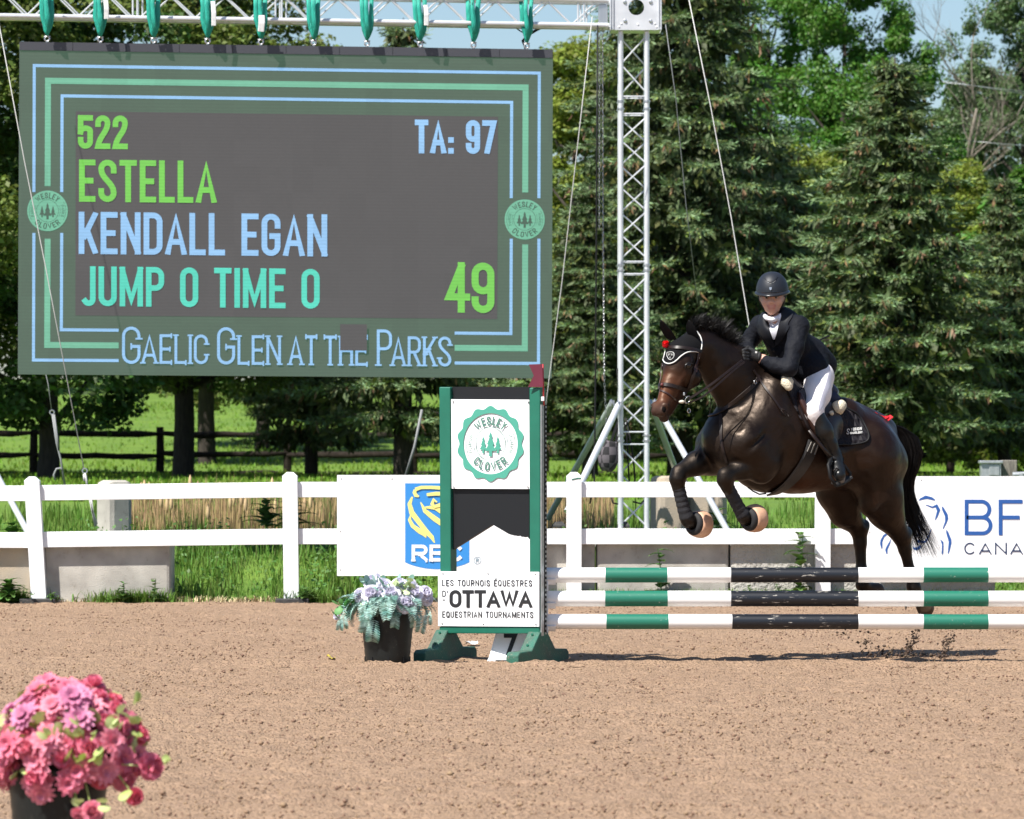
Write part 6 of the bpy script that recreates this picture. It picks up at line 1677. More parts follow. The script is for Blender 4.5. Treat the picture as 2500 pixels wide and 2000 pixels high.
def patch(bvh, poly, off, mb=None, st=4.0, mirror=None, skirt=0.012, smoothing=1, pad=None):
    """a sheet lying on a body, outline given where it is seen"""
    mb = mb or MB()
    B = densify(smooth_poly(poly, True, smoothing) if smoothing else [Vector(p) for p in poly], st); nB = len(B)
    xs = [p.x for p in B]; ys = [p.y for p in B]; I = []
    def inside(x, y):
        c = False; j = nB - 1
        for i in range(nB):
            if (B[i].y > y) != (B[j].y > y) and x < (B[j].x - B[i].x) * (y - B[i].y) / (B[j].y - B[i].y) + B[i].x: c = not c
            j = i
        return c
    y = min(ys) + st * 0.6
    while y < max(ys):
        x = min(xs) + st * 0.6
        while x < max(xs):
            if inside(x, y) and min((Vector((x, y)) - b).length for b in B) > st * 0.55: I.append(Vector((x, y)))
            x += st
        y += st
    r = delaunay_2d_cdt([Vector((p.x, p.y)) for p in B + I], [(k, (k + 1) % nB) for k in range(nB)], [], 1, 1e-4)
    vs, fs = r[0], r[2]
    P3 = []
    for k, q in enumerate(vs):
        p, n = shoot(bvh, q.x, q.y, off); P3.append((p, n))
    es = {}
    for f in fs:
        for a, b in zip(f, f[1:] + f[:1]): es[(a, b)] = es.get((a, b), 0) + 1
    bd = [(a, b) for (a, b) in es if (b, a) not in es]
    def add(P, flip):
        i0 = len(mb.v); mb.v += [tuple(p) for p, n in P]
        for f in fs: mb.f.append(tuple(i0 + i for i in (f if flip else f[::-1])))
        j0 = len(mb.v); mp = {}
        for e in bd:
            for i in e:
                if i not in mp: mp[i] = len(mb.v); mb.v.append(tuple(P[i][0] - P[i][1] * (off + skirt)))
        for a, b in bd: mb.f.append((i0 + a, i0 + b, mp[b], mp[a]))
    add(P3, True)
    if mirror: add([(mirror(p), mirror(n, True)) for p, n in P3], False)
    return mb
def strap(bvh, pts, w, off=0.004, th=0.004, mb=None, it=2, mirror=None):
    mb = mb or MB(); Q = densify(smooth_poly(pts, False, it), 4.0, False); P, Nn = [], []
    for q in Q:
        p, n = shoot(bvh, q.x, q.y, off); P.append(p); Nn.append(n)
    for _ in range(3):
        Nn = [(Nn[max(i - 1, 0)] + Nn[i] * 2 + Nn[min(i + 1, len(Nn) - 1)]).normalized() for i in range(len(Nn))]
        P = [P[0]] + [(P[i - 1] + P[i] * 2 + P[i + 1]) / 4 for i in range(1, len(P) - 1)] + [P[-1]]
    mb.ribbon(P, Nn, w, th)
    if mirror: mb.ribbon([mirror(p) for p in P], [mirror(n, True) for n in Nn], w, th)
    return mb
def piping(bvh, pts, r, off=0.006, mb=None, it=2):
    mb = mb or MB(); mb.tube([shoot(bvh, q.x, q.y, off)[0] for q in densify(smooth_poly(pts, False, it), 3.0, False)], r, 7); return mb
# ------------------------------------------------------------------ horse
HA = math.radians(36); hc, hs = math.cos(HA), math.sin(HA)
HYC = 30.40; HXC = (1950 - CX) * HYC / FPX
LEFT = Vector((hs, -hc, 0)); FWD = Vector((-hc, -hs, 0)); HC = Vector((HXC, HYC, 0))
def side_point(px, py, l, C, ang):
    c, s = math.cos(ang), math.sin(ang); k = (px - CX) / FPX
    a = (k * (C.y - c * l) - C.x - s * l) / (-c + k * s)
    X, Y = C.x - c * a + s * l, C.y - s * a - c * l
    return Vector((X, Y, CAMH - (py - HY) * Y / FPX))
def HP(px, py, l=0.0): return side_point(px, py, l, HC, HA)
def mir(p, vec=False):
    if vec: return p - LEFT * (2 * p.dot(LEFT))
    return p - LEFT * (2 * (p - HC).dot(LEFT))
cB = (0.0042, 0.0019, 0.0012); cK = (0.0032, 0.0028, 0.0027); cF = (0.070, 0.0225, 0.0075); cS = (0.0098, 0.0037, 0.0019); cN = (0.17, 0.055, 0.019)
hb = Blend(); LX = tuple(LEFT)
hb.chain([(HP(1886, 1060), .365, .70), (HP(1965, 1080), .308, .88), (HP(2050, 1090), .262, .9), (HP(2112, 1098), .24, .95)], 0.08, cS, LX)
hb.chain([(HP(1930, 1146), .150, 1.2), (HP(2010, 1128), .155, 1.2)], 0.06, cF, LX)
hb.cap(HP(1880, 1050), HP(1788, 1070), .31, .210, 0.09, cB, LX, .84)
for sg in (1, -1):
    m_ = (lambda p: p) if sg > 0 else mir
    hb.cap(m_(HP(1890, 955, .13)), m_(HP(1822, 1085, .17)), .12, .115, 0.07, cB)
    hb.cap(m_(HP(1885, 1010, .18)), m_(HP(1868, 1120, .19)), .10, .10, 0.06, cS)
    hb.ball(m_(HP(2110, 1098, .115)), .222, 0.08, cS)
    hb.ball(m_(HP(2060, 1010, .10)), .10, 0.09, cS)
hb.chain([(HP(1852, 985), .25, .66), (HP(1790, 918), .185, .62), (HP(1722, 855), .130, .66)], 0.08, cB, LX)
hb.cap(HP(1905, 935), HP(1860, 905), .085, .06, 0.06, cB, LX, .6)
hb.cap(HP(1797, 872), HP(1715, 822), .055, .05, 0.05, cK, LX, .6)
hb.cap(HP(2075, 1022), HP(2160, 1048), .11, .075, 0.08, cS, LX, .9)
# pectoral masses and the groove between them
hb.ball(HP(1800, 1100, .10), .13, 0.06, cB); hb.ball(HP(1765, 1105, -.10), .13, 0.06, cB)
hb.ball(HP(1838, 1148, 0), .105, 0.06, cB, LX, 1.1); hb.ball(HP(1872, 1152, 0), .125, 0.07, cS, LX, 1.2)
# near hind leg
hb.chain([(HP(2125, 1125, .15), .205, 1), (HP(2150, 1212, .155), .140, 1), (HP(2163, 1250, .155), .105, 1), (HP(2200, 1309, .15), .060, 1)], 0.06, cS)
hb.ball(HP(2124, 1236, .16), .065, 0.05, cS)
hb.ball(HP(2168, 1130, .15), .13, 0.07, cS)
hb.chain([(HP(2204, 1313, .15), .056, 1), (HP(2209, 1340, .15), .040, 1), (HP(2221, 1394, .15), .033, 1), (HP(2231, 1434, .15), .042, 1), (HP(2244, 1462, .15), .035, 1)], 0.03, cK)
hb.ball(HP(2213, 1299, .15), .036, 0.03, cK)
hb.cap(HP(2247, 1468, .15), HP(2259, 1484, .15), .045, .060, 0.015, (0.085, 0.055, 0.035))
# far hind leg
hb.chain([(HP(2052, 1125, -.13), .20, 1), (HP(2052, 1200, -.14), .150, 1), (HP(2062, 1252, -.14), .090, 1), (HP(2096, 1290, -.14), .060, 1)], 0.06, cS)
hb.chain([(HP(2098, 1294, -.14), .056, 1), (HP(2100, 1325, -.14), .040, 1), (HP(2103, 1392, -.14), .034, 1), (HP(2106, 1428, -.14), .042, 1), (HP(2122, 1438, -.14), .036, 1)], 0.03, cK)
hb.ball(HP(2110, 1281, -.14), .036, 0.03, cK)
hb.cap(HP(2126, 1439, -.14), HP(2140, 1443, -.14), .046, .056, 0.015, (0.085, 0.055, 0.035))
# near foreleg
hb.chain([(HP(1822, 1080, .16), .135, 1), (HP(1856, 1135, .18), .115, 1)], 0.05, cB)
hb.chain([(HP(1856, 1136, .18), .098, 1), (HP(1815, 1146, .17), .066, 1), (HP(1774, 1160, .16), .048, 1), (HP(1770, 1172, .16), .049, 1), (HP(1777, 1192, .16), .036, 1), (HP(1812, 1257, .15), .034, 1), (HP(1817, 1262, .15), .044, 1), (HP(1838, 1266, .14), .042, 1), (HP(1856, 1261, .14), .05, 1)], 0.025, cK)
hb.ball(HP(1768, 1158, .165), .040, 0.02, cK)
hb.ball(HP(1860, 1158, .20), .055, 0.04, cS)
# far foreleg
hb.chain([(HP(1765, 1085, -.14), .14, 1), (HP(1735, 1120, -.15), .105, 1)], 0.05, cB)
hb.chain([(HP(1735, 1122, -.15), .100, 1), (HP(1700, 1132, -.15), .078, 1), (HP(1658, 1154, -.15), .048, 1), (HP(1654, 1170, -.15), .050, 1), (HP(1656, 1190, -.15), .036, 1), (HP(1674, 1262, -.15), .034, 1), (HP(1680, 1270, -.15), .044, 1), (HP(1704, 1278, -.15), .042, 1), (HP(1722, 1280, -.15), .05, 1)], 0.025, cK)
# head, turned a little further towards the camera
HDA = math.radians(47); PO = HP(1692, 825); HDC = PO.copy(); HDC.z = 0
HL = Vector((math.sin(HDA), -math.cos(HDA), 0)); HF = Vector((-math.cos(HDA), -math.sin(HDA), 0))
def HD(px, py, l=0.0): return side_point(px, py, l, HDC, HDA)
def mirh(p, vec=False):
    if vec: return p - HL * (2 * p.dot(HL))
    return p - HL * (2 * (p - HDC).dot(HL))
HLt = tuple(HL)
hb.chain([(HD(1700, 845), .105, .8), (HD(1664, 868), .094, .98), (HD(1656, 902), .096, 1.0), (HD(1638, 945), .064, .92), (HD(1621, 992), .046, 1.0)], 0.035, cS, HLt)
hb.chain([(HD(1638, 935), .060, .7), (HD(1619, 985), .044, .9)], 0.025, cN, HLt)
hb.chain([(HD(1676, 918), .085, .85), (HD(1652, 962), .050, .75), (HD(1630, 1006), .034, .85)], 0.025, cS, HLt)
for sg in (1, -1):
    m_ = (lambda p: p) if sg > 0 else mirh
    hb.ball(m_(HD(1688, 922, .055)), .068, 0.03, cB)
    hb.ball(m_(HD(1679, 884, .078)), .030, 0.02, cB)
    hb.cap(m_(HD(1672, 915, .075)), m_(HD(1648, 948, .050)), .016, .010, 0.02, cF)
    hb.cap(m_(HD(1623, 992, .040)), m_(HD(1618, 1005, .036)), .030, .026, 0.02, (0.030, 0.016, 0.012))
hb.ball(HD(1613, 1003), .042, 0.025, (0.022, 0.013, 0.011), HLt, 1.05); hb.ball(HD(1621, 1020), .032, 0.015, (0.02, 0.012, 0.010), HLt, 1.1)
for sg in (1, -1):
    m_ = (lambda p: p) if sg > 0 else mirh
    hb.cap(m_(HD(1625, 998, .066)), m_(HD(1618, 1009, .058)), .017, .012, 0.010, cK, op=-1)
    hb.cap(m_(HD(1655, 986, .062)), m_(HD(1622, 1018, .05)), .005, .005, 0.006, cK, op=-1)
for sg in (1, -1):
    m_ = (lambda p: p) if sg > 0 else mir
    hb.ball(m_(HP(2062, 1062, .27)), .05, 0.09, cB, op=-1)                                   # hollow of the flank
    hb.cap(m_(HP(1858, 925, .20)), m_(HP(1800, 1040, .21)), .012, .012, 0.05, cB, op=-1)      # front edge of the shoulder
    hb.cap(m_(HP(1868, 1060, .285)), m_(HP(1828, 1098, .285)), .004, .003, 0.05, cB, op=-1)   # between shoulder and upper arm
    hb.cap(m_(HP(2110, 1170, .27)), m_(HP(2080, 1205, .22)), .010, .012, 0.05, cB, op=-1)     # fold of the stifle
    hb.cap(m_(HP(2160, 1080, .30)), m_(HP(2172, 1200, .27)), .008, .008, 0.05, cB, op=-1)     # groove of the thigh
    hb.cap(m_(HP(1745, 900, .10)), m_(HP(1800, 1010, .17)), .010, .012, 0.05, cB, op=-1)      # jugular groove
HV, HFc = hb.mesh(0.0095, 2)
HCOL = hb.colours(HV, 0.022)
hroot = thing('horse', 'dark bay horse jumping with knees tucked and tail streaming', 'horse', tuple(HP(1950, 1200)))
HB = bvh_of(HV, HFc)
def coat_mat():
    m = mat('horse_coat', (0.02, 0.012, 0.01), 0.36, attr='coat', spec=0.36, bump=0.26, bscale=26, bdist=0.010, sheen=0.0)
    nt = m.node_tree; N = nt.nodes; L = nt.links; b = N['Principled BSDF']; tc = N.new('ShaderNodeTexCoord')
    ba = b.inputs['Normal'].links[0].from_node; n2_ = N.new('ShaderNodeTexNoise'); n2_.inputs['Scale'].default_value = 6.5; n2_.inputs['Detail'].default_value = 2; n2_.inputs['Distortion'].default_value = 0.8; L.new(tc.outputs['Object'], n2_.inputs[0])
    b2_ = N.new('ShaderNodeBump'); b2_.inputs['Strength'].default_value = 0.32; b2_.inputs['Distance'].default_value = 0.035; L.new(n2_.outputs[0], b2_.inputs['Height']); L.new(b2_.outputs[0], ba.inputs['Normal'])
    nz = N.new('ShaderNodeTexNoise'); nz.inputs['Scale'].default_value = 9; nz.inputs['Detail'].default_value = 5; L.new(tc.outputs['Object'], nz.inputs[0])
    r = N.new('ShaderNodeMapRange'); r.inputs[1].default_value = 0.3; r.inputs[2].default_value = 0.7; r.inputs[3].default_value = 0.32; r.inputs[4].default_value = 0.58
    L.new(nz.outputs[0], r.inputs[0]); L.new(r.outputs[0], b.inputs['Roughness']); b.inputs['Specular Tint'].default_value = (1.0, 0.80, 0.66, 1); return m
M['coat'] = coat_mat()
npmesh('body', HV - np.array(hroot.location), HFc, M['coat'], hroot, smooth=True, cols=HCOL)
M['eye'] = mat('horse_eye', (0.008, 0.005, 0.004), 0.12)
for sg in (1, -1):
    mb = MB(); p, n = shoot(HB, 1681, 893, -0.010); p = p if sg > 0 else mirh(p); mb.sphere(p, 0.024, 14, 10); obj('eye', mb, M['eye'], hroot, smooth=1)
    mb = MB(); p, n = shoot(HB, 1681, 893, 0.004)
    Pp = [shoot(HB, x, y, 0.006)[0] for x, y in ((1670, 902), (1673, 892), (1680, 886.5), (1688, 888), (1692, 895))]
    if sg < 0: Pp = [mirh(q) for q in Pp]
    mb.tube(Pp, [0.002, 0.006, 0.007, 0.006, 0.002], 7); obj('eyelid', mb, M['coat_black'] if 'coat_black' in M else M.setdefault('coat_black', mat('coat_black', cK, 0.35)), hroot, smooth=1)
for sg in (1, -1):
    p, n = shoot(HB, 1622, 1000, -0.004); n = (n + HL * .3).normalized(); q = n.to_track_quat('Z', 'Y').to_matrix()
    if sg < 0: p = mirh(p); n = mirh(n, True); q = n.to_track_quat('Z', 'Y').to_matrix()
    mb = MB(); mb.sphere(p, (0.017, 0.024, 0.010), 14, 8, q); no = obj('nostril', mb, M['eye'], hroot, smooth=1)
    no.data.materials.clear(); no.data.materials.append(M.setdefault('nostril', mat('nostril_dark', (0.004, 0.003, 0.003), 0.8, spec=0.1)))
# hair
M['hair'] = mat('horse_hair', (0.0055, 0.005, 0.0055), 0.5, spec=0.22, island=0.5)
def strands(name, parent, guides, n, rngseed, w0, mt):
    """guides: f(u, v) -> list of points of one strand"""
    R = random.Random(rngseed); V, F = [], []
    off = root_of(parent).location
    for k in range(n):
        pts, wd = guides(R); m = len(pts); i0 = len(V)
        sd = Vector((R.uniform(-1, 1), R.uniform(-.4, .4), R.uniform(-.5, .5))).normalized()
        for q, p in enumerate(pts):
            t = (pts[min(q + 1, m - 1)] - pts[max(q - 1, 0)]).normalized(); s = t.cross(Vector((0.25, -1, 0.1)) + sd * 0.8).normalized()
            w = wd * (1 - (q / (m - 1)) ** 2 * 0.85) * 0.5
            V += [tuple(p - s * w - off), tuple(p + s * w - off)]
        for q in range(m - 1): F.append((i0 + 2 * q, i0 + 2 * q + 1, i0 + 2 * q + 3, i0 + 2 * q + 2))
    return npmesh(name, V, F, mt, parent, smooth=True)
def lerp_path(P, t):
    t = min(max(t, 0), 0.9999) * (len(P) - 1); i = int(t); f = t - i; a, b = Vector(P[i]), Vector(P[i + 1])
    return a + (b - a) * f
mroot = [(1692, 812), (1720, 815), (1750, 826), (1775, 838), (1797, 853), (1815, 868)]
mtip = [(1688, 776), (1708, 765), (1745, 766), (1776, 782), (1797, 822), (1812, 858)]
def mane_guide(R):
    t = R.random(); a = lerp_path(mroot, t); b = lerp_path(mtip, min(1, t + R.uniform(-.05, .12)))
    l = R.uniform(-.03, .03); rr = R.uniform(.45, 1.12) * (0.86 + 0.22 * math.sin(t * 31) * math.sin(t * 13 + 1))
    p0 = HP(a.x, a.y + 6, l * 0.8); e = HP(a.x + (b.x - a.x) * rr + 13 * math.sin(t * 27 + 1) + R.uniform(-12, 20), a.y + (b.y - a.y) * rr + R.uniform(-3, 5), l * 1.6 + R.uniform(-.03, .05))
    mid = (p0 + e) / 2 + Vector((R.uniform(-.055, -.01), R.uniform(-.02, .02), R.uniform(.01, .05)))
    out = []
    for q in range(6):
        u = q / 5; out.append(p0 * (1 - u) ** 2 + mid * 2 * u * (1 - u) + e * u * u)
    return out, R.uniform(0.002, 0.005)
strands('mane', hroot, mane_guide, 3200, 4, 0.006, M['hair'])
tpath = [(2150, 1032), (2185, 1036), (2214, 1062), (2226, 1100), (2224, 1140), (2213, 1175), (2213, 1215), (2226, 1265), (2246, 1320), (2262, 1365)]
twid = [6, 17, 26, 25, 18, 14, 20, 30, 38, 46]
def tail_guide(R):
    end = R.uniform(0.62, 1.0) if R.random() < .75 else R.uniform(.35, .7); u = R.gauss(0, .48); v = R.uniform(-1, 1); out = []
    u = max(-1.05, min(1.05, u)); dr = R.uniform(-.25, .25); st = R.uniform(0, .10)
    for q in range(13):
        t = st + (end - st) * q / 12; c = lerp_path(tpath, t); w = lerp_path([(x, 0) for x in twid], t).x
        dx = (u + dr * t) * w; p = HP(2165, c.y, 0)
        Yt = HP(2165, 1035).y + 0.06 + v * 0.05 + (0.25 * t)
        out.append(W(c.x + dx + R.uniform(-.8, .8), c.y + abs(u) * 5, Yt))
    return out, R.uniform(0.002, 0.005)
strands('tail', hroot, tail_guide, 2300, 9, 0.006, M['hair'])
M['red'] = mat('red_ribbon', (0.62, 0.012, 0.02), 0.55)
mb = MB()
for pts in ([(2136, 1012), (2146, 1020), (2160, 1024), (2170, 1021)], [(2158, 1022), (2166, 1028), (2177, 1020)], [(2150, 1020), (2158, 1030), (2170, 1027)], [(2134, 1014), (2142, 1018), (2150, 1021)]):
    P = [HP(x, y - 4, .10) for x, y in pts]; mb.ribbon(P, [(0, -.8, .6)] * len(P), [0.016, 0.032, 0.03, 0.012][:len(P)], 0.003)
obj('tail_ribbon', mb, M['red'], hroot)

# leg wraps and bell boots
M['wrap'] = mat('leg_wrap', (0.010, 0.010, 0.014), 0.8, col2=(0.020, 0.020, 0.024), vscale=25, bump=0.3, bscale=160)
M['bell_tan'] = mat('bell_tan', (0.60, 0.36, 0.235), 0.55, col2=(0.52, 0.30, 0.19), vscale=9, bump=0.2, bscale=60)
M['bell_black'] = mat('bell_black', (0.010, 0.010, 0.012), 0.75)
def wrap(pa, pb, pc, label):
    mb = MB(); pts, rs = [], []; n = 30
    for k in range(n + 1):
        t = k / n; p = pa * (1 - t) + pb * t + (pc - pb) * max(0, t - .8) * 1.2
        pts.append(p); band_ = ((t * 6) % 1.0); rs.append(0.040 + 0.004 * band_ + (0.006 * max(0, (t - .75) * 4)) + (0.003 if t < .05 else 0))
    mb.tube(pts, rs, 18); obj('leg_wrap', mb, M['wrap'], hroot, smooth=50)
def bell(pc, d, s=1.0):
    q = d.normalized().to_track_quat('Z', 'Y').to_matrix()
    mb = MB(); mb.lathe([(r * s, z * s) for r, z in ((0.040, -0.022), (0.058, -0.026), (0.070, -0.010), (0.074, 0.006), (0.066, 0.010), (0.05, -0.002))], pc, 28, q); o_ = obj('bell_boot', mb, M['bell_black'], hroot, smooth=1)
    mb = MB(); mb.lathe([(r * s, z * s) for r, z in ((0.060, 0.004), (0.0755, 0.0), (0.081, 0.018), (0.086, 0.045), (0.086, 0.070), (0.080, 0.088), (0.066, 0.098), (0.062, 0.094), (0.06, 0.05))], pc, 32, q); obj('rubber_bell', mb, M['bell_tan'], o_, smooth=1)
    mb = MB(); mb.lathe([(0.0, 0.085 * s), (0.05 * s, 0.088 * s), (0.062 * s, 0.08 * s)], pc, 20, q); obj('hoof_sole', mb, M['bell_black'], o_, smooth=1)
wrap(HP(1775, 1186, .16), HP(1812, 1255, .15), HP(1822, 1266, .15), '')
wrap(HP(1655, 1184, -.15), HP(1674, 1261, -.15), HP(1686, 1273, -.15), '')
dn = (HP(1870, 1262, .15) - HP(1825, 1267, .15)).normalized() + Vector((0.15, 0.42, 0.05)); bell(HP(1832, 1267, .15) - dn * 0.01, dn, 1.06)
df = (HP(1740, 1284, -.15) - HP(1695, 1277, -.15)).normalized() + Vector((0.15, 0.42, 0.02)); bell(HP(1699, 1279, -.15) - df * 0.01, df, 1.04)

# ------------------------------------------------------------------ tack
M['leather'] = mat('leather', (0.010, 0.006, 0.005), 0.42, spec=0.35, col2=(0.018, 0.010, 0.008), vscale=30)
M['leather_brown'] = mat('leather_brown', (0.045, 0.018, 0.012), 0.4, col2=(0.028, 0.012, 0.009), vscale=20)
M['bonnet'] = mat('bonnet', (0.006, 0.006, 0.007), 0.85, spec=0.12, bump=0.3, bscale=200)
M['piping_w'] = mat('white_piping', (0.62, 0.62, 0.60), 0.6)
bn = thing('ear_bonnet', 'black ear bonnet with white piping and a crest on the forehead', 'ear bonnet', tuple(HD(1660, 860)))
bpoly = [(1617, 852), (1622, 838), (1634, 822), (1650, 812), (1668, 806), (1686, 802), (1702, 812), (1711, 824), (1713, 842), (1709, 860), (1700, 860), (1688, 859), (1675, 861), (1662, 871), (1649, 885), (1636, 890), (1625, 887), (1620, 876)]
obj('cap', patch(HB, bpoly, 0.007, st=3.5), M['bonnet'], bn, smooth=60)
mb = piping(HB, [(1617, 855), (1620, 875.5), (1624.5, 886.5), (1635.6, 890), (1648.6, 885), (1661.6, 871), (1674.6, 861), (1689.5, 858.5), (1703, 860)], 0.0042, 0.009)
piping(HB, [(1701, 812), (1709.5, 823.5), (1712.5, 840), (1708.5, 859)], 0.0042, 0.009, mb)
obj('trim', mb, M['piping_w'], bn, smooth=1)
mb = MB(); shp = [(1632, 862), (1640, 860), (1647.5, 862.5), (1647, 872), (1642, 879), (1637, 880.5), (1632.5, 875), (1631, 868), (1632, 862)]
piping(HB, shp, 0.0017, 0.011, mb, 1)
for seg_ in ([(1635, 865), (1635, 871)], [(1635, 865), (1639, 864)], [(1635, 868), (1638, 867.5)], [(1641, 864), (1641, 871)], [(1645, 864), (1645, 871)], [(1641, 868), (1645, 868)], [(1639, 872), (1636, 874), (1640, 876), (1637, 878)]): piping(HB, seg_, 0.0011, 0.011, mb, 0)
obj('crest', mb, M['piping_w'], bn, smooth=1)
def ear(base, tip, wv, l):
    a, b = HD(*base, l), HD(*tip, l * 1.15); d = (b - a); mb = MB(); n = 9; ring = []
    q = d.normalized().to_track_quat('Z', 'Y').to_matrix()
    for k in range(n + 1):
        t = k / n; r = 0.040 * (0.80 + 0.9 * t - 1.68 * t ** 2.2) + 0.003; c = a + d * t + HF * (0.008 * math.sin(math.pi * t))
        ring.append(len(mb.v))
        for j in range(14):
            an = 2 * math.pi * j / 14; u = r * math.cos(an); v_ = r * 0.62 * math.sin(an)
            P = c + HL * u - HF * v_ * (1.0 if math.sin(an) > 0 else -0.15)
            mb.v.append(tuple(P))
    for k in range(n):
        for j in range(14): mb.f.append((ring[k] + j, ring[k] + (j + 1) % 14, ring[k + 1] + (j + 1) % 14, ring[k + 1] + j))
    mb.f.append(tuple(ring[-1] + j for j in range(14)))
    obj('ear_cover', mb, M['bonnet'], bn, smooth=1)
ear((1694, 824), (1682, 781), 1, 0.055); ear((1641, 830), (1613, 781), 1, -0.055)
pm = MB(); R11 = random.Random(2); pc = shoot(HB, 1634, 846, 0.028)[0]
for k in range(520):
    d = Vector((R11.gauss(0, 1), R11.gauss(0, 1), R11.gauss(0, 1))).normalized(); u, v_ = perp(d); p = pc + d * 0.026; pm.face([pc + u * .004 + d * .012, p + u * .002, p - u * .002, pc - u * .004 + d * .012])
pm.sphere(pc, 0.020, 12, 8)
obj('pompom', pm, mat('pompom_red', (0.80, 0.012, 0.018), 0.8), bn)

br_ = thing('bridle', 'dark brown leather bridle with bit ring and reins', 'bridle', tuple(HD(1660, 950)))
obj('browband', strap(HB, [(1616, 850), (1640, 850), (1675, 851), (1709, 858)], 0.024, 0.012, 0.006), M['leather'], br_, smooth=40)
obj('cheekpiece', strap(HB, [(1707, 856), (1702, 878), (1695, 907)], 0.036, 0.006, 0.006), M['leather_brown'], br_, smooth=40)
obj('cheekpiece', strap(HB, [(1696, 902), (1690, 925), (1680, 946), (1671, 963)], 0.021, 0.007, 0.005), M['leather'], br_, smooth=40)
obj('cheekpiece', strap(HB, [(1612, 885), (1613, 925), (1611, 951)], 0.018, 0.006, 0.005), M['leather_brown'], br_, smooth=40)
obj('noseband', strap(HB, [(1611, 941), (1622, 939), (1637, 941), (1658, 947), (1678, 954)], 0.027, 0.006, 0.006), M['leather'], br_, smooth=40)
obj('flash_strap', strap(HB, [(1612, 952), (1622, 957), (1636, 964), (1645, 976), (1662, 983), (1672, 985)], 0.011, 0.005, 0.004), M['leather_brown'], br_, smooth=40)
mb = MB(); mb.sphere(shoot(HB, 1619, 941, 0.012)[0], 0.011, 10, 8); obj('flash_loop', mb, mat('dark_red_leather', (0.10, 0.015, 0.012), 0.5), br_, smooth=1)
rc = HD(1679, 976, .085); mb = MB(); mb.torus(rc, 0.024, 0.0035, HL.to_track_quat('Z', 'Y').to_matrix() @ Matrix.Rotation(.4, 3, 'X'), 20, 7); obj('bit_ring', mb, M['steel'], br_, smooth=1)
mb = MB(); mb.torus(HD(1682, 1003, .08), 0.014, 0.003, HL.to_track_quat('Z', 'Y').to_matrix(), 16, 6); obj('curb_ring', mb, M['steel'], br_, smooth=1)
mb = MB(); mb.sphere(HD(1664, 981, .070), (0.020, 0.014, 0.011), 10, 8); obj('bit_mouthpiece', mb, mat('bone', (0.6, 0.56, 0.46), 0.5), br_, smooth=1)
mb = MB(); mb.box(HD(1693, 920, .09), (0.014, 0.008, 0.018)); mb.box(HD(1705, 873, .09), (0.014, 0.008, 0.012)); mb.box(HD(1670, 962, .085), (0.012, 0.01, 0.02)); obj('buckle', mb, M['steel'], br_, bevel=0.002)
def free_strap(pts, w, mt, name, parent, th=0.004, nrm=(0.3, -1, 0.3)):
    P = [p for p in pts]; mb = MB(); Q = []
    for k in range(len(P) - 1):
        for q in range(6): Q.append(P[k] + (P[k + 1] - P[k]) * q / 6)
    Q.append(P[-1])
    for _ in range(6): Q = [Q[0]] + [(Q[i - 1] + Q[i] * 2 + Q[i + 1]) / 4 for i in range(1, len(Q) - 1)] + [Q[-1]]
    mb.ribbon(Q, [nrm] * len(Q), w, th); return obj(name, mb, mt, parent, smooth=40)
hand = HP(1812, 880, .15)
free_strap([rc, HP(1734, 941, .21), HP(1784, 902, .22), hand], 0.016, M['leather'], 'rein', br_)
free_strap([HD(1682, 984, .085), HP(1717, 969, .23), HP(1748, 943, .23), HP(1790, 905, .22), hand + Vector((0.015, 0, -0.01))], 0.012, M['leather'], 'rein', br_)
free_strap([mirh(rc), HP(1700, 900, -.2), HP(1770, 862, -.12), HP(1800, 868, -.06)], 0.014, M['leather'], 'rein', br_)
bpz = thing('breastplate', 'dark leather breastplate straps around the horse chest', 'breastplate', tuple(HP(1760, 1000)))
obj('neck_strap', strap(HB, [(1852, 918), (1846, 935), (1822, 955), (1790, 982), (1758, 1009), (1737, 1017), (1722, 1006), (1711, 984)], 0.026, 0.006, 0.006), M['leather'], bpz, smooth=40)
obj('chest_strap', strap(HB, [(1760, 1012), (1760, 1050), (1763, 1090), (1775, 1128)], 0.022, 0.005, 0.005), M['leather'], bpz, smooth=40)
ms = obj('martingale_strap', strap(HB, [(1838, 905), (1866, 945), (1890, 978), (1906, 1002)], 0.016, 0.007, 0.005), M['leather'], bpz, smooth=40)
mb = MB(); pA = [shoot(HB, x, y, 0.014)[0] for x, y in ((1905, 1000), (1915, 1003), (1922, 1018), (1912, 1013), (1904, 1002))]; mb.tube(pA, 0.004, 6); obj('buckle', mb, M['leather'], ms, smooth=1)
mb = MB(); mb.torus(shoot(HB, 1841, 934, 0.014)[0], 0.012, 0.003, HL.to_track_quat('Z', 'Y').to_matrix(), 12, 6); obj('ring', mb, M['steel'], bpz, smooth=1)
